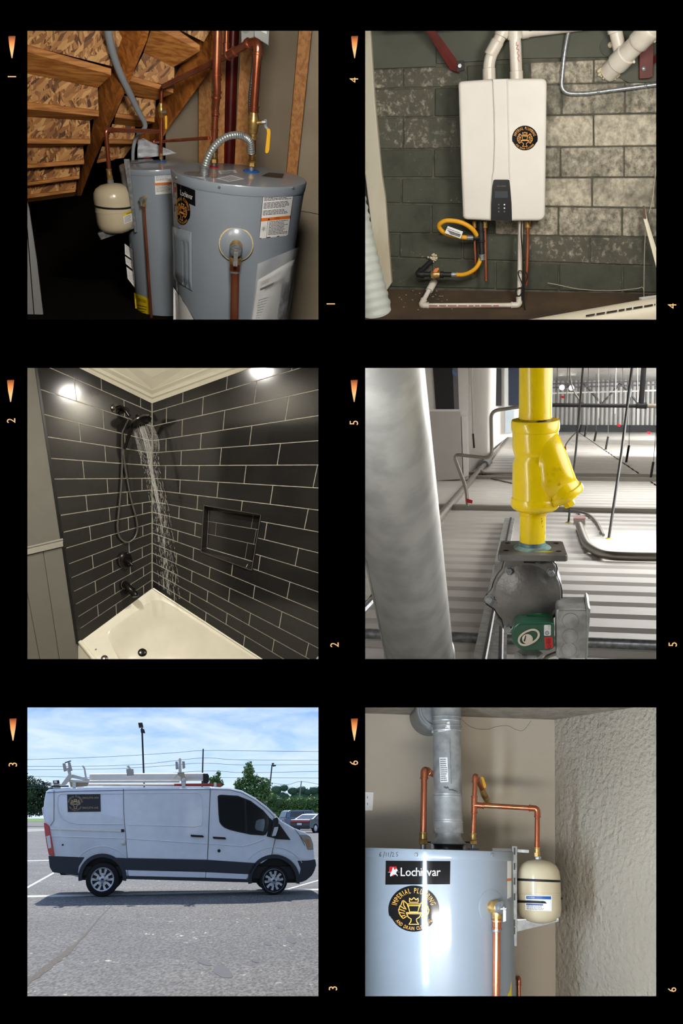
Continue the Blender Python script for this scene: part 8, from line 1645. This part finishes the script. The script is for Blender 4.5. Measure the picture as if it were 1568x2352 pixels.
    for y, dz in ((2022, 0), (2073, -3)): obj('strap', G().lathe(f.p(1236, y, 0), (up + f.X * .01 - f.N * (.06 if y > 2050 else .02)).normalized(), [(48.8 * s, -2.6 * s), (49.6 * s, -2.2 * s), (49.6 * s, 2.2 * s), (48.8 * s, 2.6 * s)], 48), m_rub, x); obj('strap_tail', G().tube([f.p(1186, y - 2, 20), f.p(1180, y - 3, 6)], 2 * s, 8), m_rub, x)
    obj('strap_end', G().tube([f.p(1285, 2066, 8), f.p(1291, 2063, 12)], 2 * s, 8), m_rub, x)
    c = [(1206.5, 2056), (1267, 2057), (1266.5, 2093), (1205.5, 2090)]
    def fx(u, v, l=.0008): return cyl_hit((c[0][0] * (1 - u) + c[1][0] * u) * (1 - v) + (c[3][0] * (1 - u) + c[2][0] * u) * v, (c[0][1] * (1 - u) + c[1][1] * u) * (1 - v) + (c[3][1] * (1 - u) + c[2][1] * u) * v, top, up, 48.5 * s + l)
    lb = obj('product_label', G().grid(lambda u, v: fx(u, v), 12, 6), m_paper, x, flip=False, label='white label with a blue heading'); m_lb = mat('label_blue', (24, 84, 160), rough=.4)
    obj('blue_heading', G().grid(lambda u, v: fx(.03 + .94 * u, .05 + .2 * v, .0013), 10, 2), m_lb, lb, flip=False); obj('blue_bar', G().grid(lambda u, v: fx(.03 + .64 * u, .56 + .10 * v, .0013), 10, 2), m_lb, lb, flip=False)
    g = G(); text(g, 'THYDRA', lambda u, v: fx(u, 1 - v, .0018), .11, .45, 'l', x0=.06, y0=.80); obj('heading_text', g, m_white, lb, flip=False, smooth=False); g = G(); print_lines(g, lambda u, v: fx(u, 1 - v, .0016), .05, .72, [.62, .55, .36, .28, .2, .12, .05], .035, rnd); obj('print', g, m_ink2, lb, flip=False, smooth=False)
    m_steel_ = mat('dull_galvanised_strut', (128, 132, 134), rough=.45, metal=.4, col2=(110, 114, 116), scale=40); bk = thing('tank_bracket', 'slotted galvanised bracket holding the cream expansion tank', 'bracket', f.p(1182, 2174, -10)); up_ = obj('upright', G().prism(f.ps([(1175, 1943), (1187.5, 1943), (1187, 2173.5), (1175.5, 2174)], 26), -f.N * (14 * s)), m_steel_, bk, smooth=False, bev=.001)
    for y in (1955, 1990, 2024, 2060, 2120, 2138): obj('slot', G().prism(f.ps([(1179.5, y - 8), (1183, y - 8), (1183, y + 8), (1179.5, y + 8)], 26.4), -f.N * (.4 * s)), m_ink, up_, smooth=False)
    obj('arm', G().prism(f.ps([(1186, 2112), (1282.5, 2110), (1282.5, 2116.5), (1187.5, 2140)], 20), -f.N * (3 * s)), m_steel_, bk, smooth=False); obj('arm', G().prism(f.ps([(1186, 2112), (1282.5, 2110), (1282.5, 2116.5), (1187.5, 2140)], -24), -f.N * (3 * s)), m_steel_, bk, smooth=False)
    obj('shelf', G().prism([f.p(1186, 2111.5, 22), f.p(1282, 2109.5, 22), f.p(1282, 2109.5, -28), f.p(1186, 2111.5, -28)], -up * (2 * s)), mat('galvanised', (0, 0, 0)), bk, smooth=False)
    obj('top_clip', G().prism(f.ps([(1131, 1948), (1176, 1949), (1176, 1955), (1131, 1955.5)], 0), -f.N * (30 * s)), m_white, bk, smooth=False); obj('top_clip', G().prism(f.ps([(1187, 1951), (1214, 1952), (1214, 1959), (1187, 1957.5)], 14), -f.N * (5 * s)), m_steel, bk, smooth=False)
gas_heater()
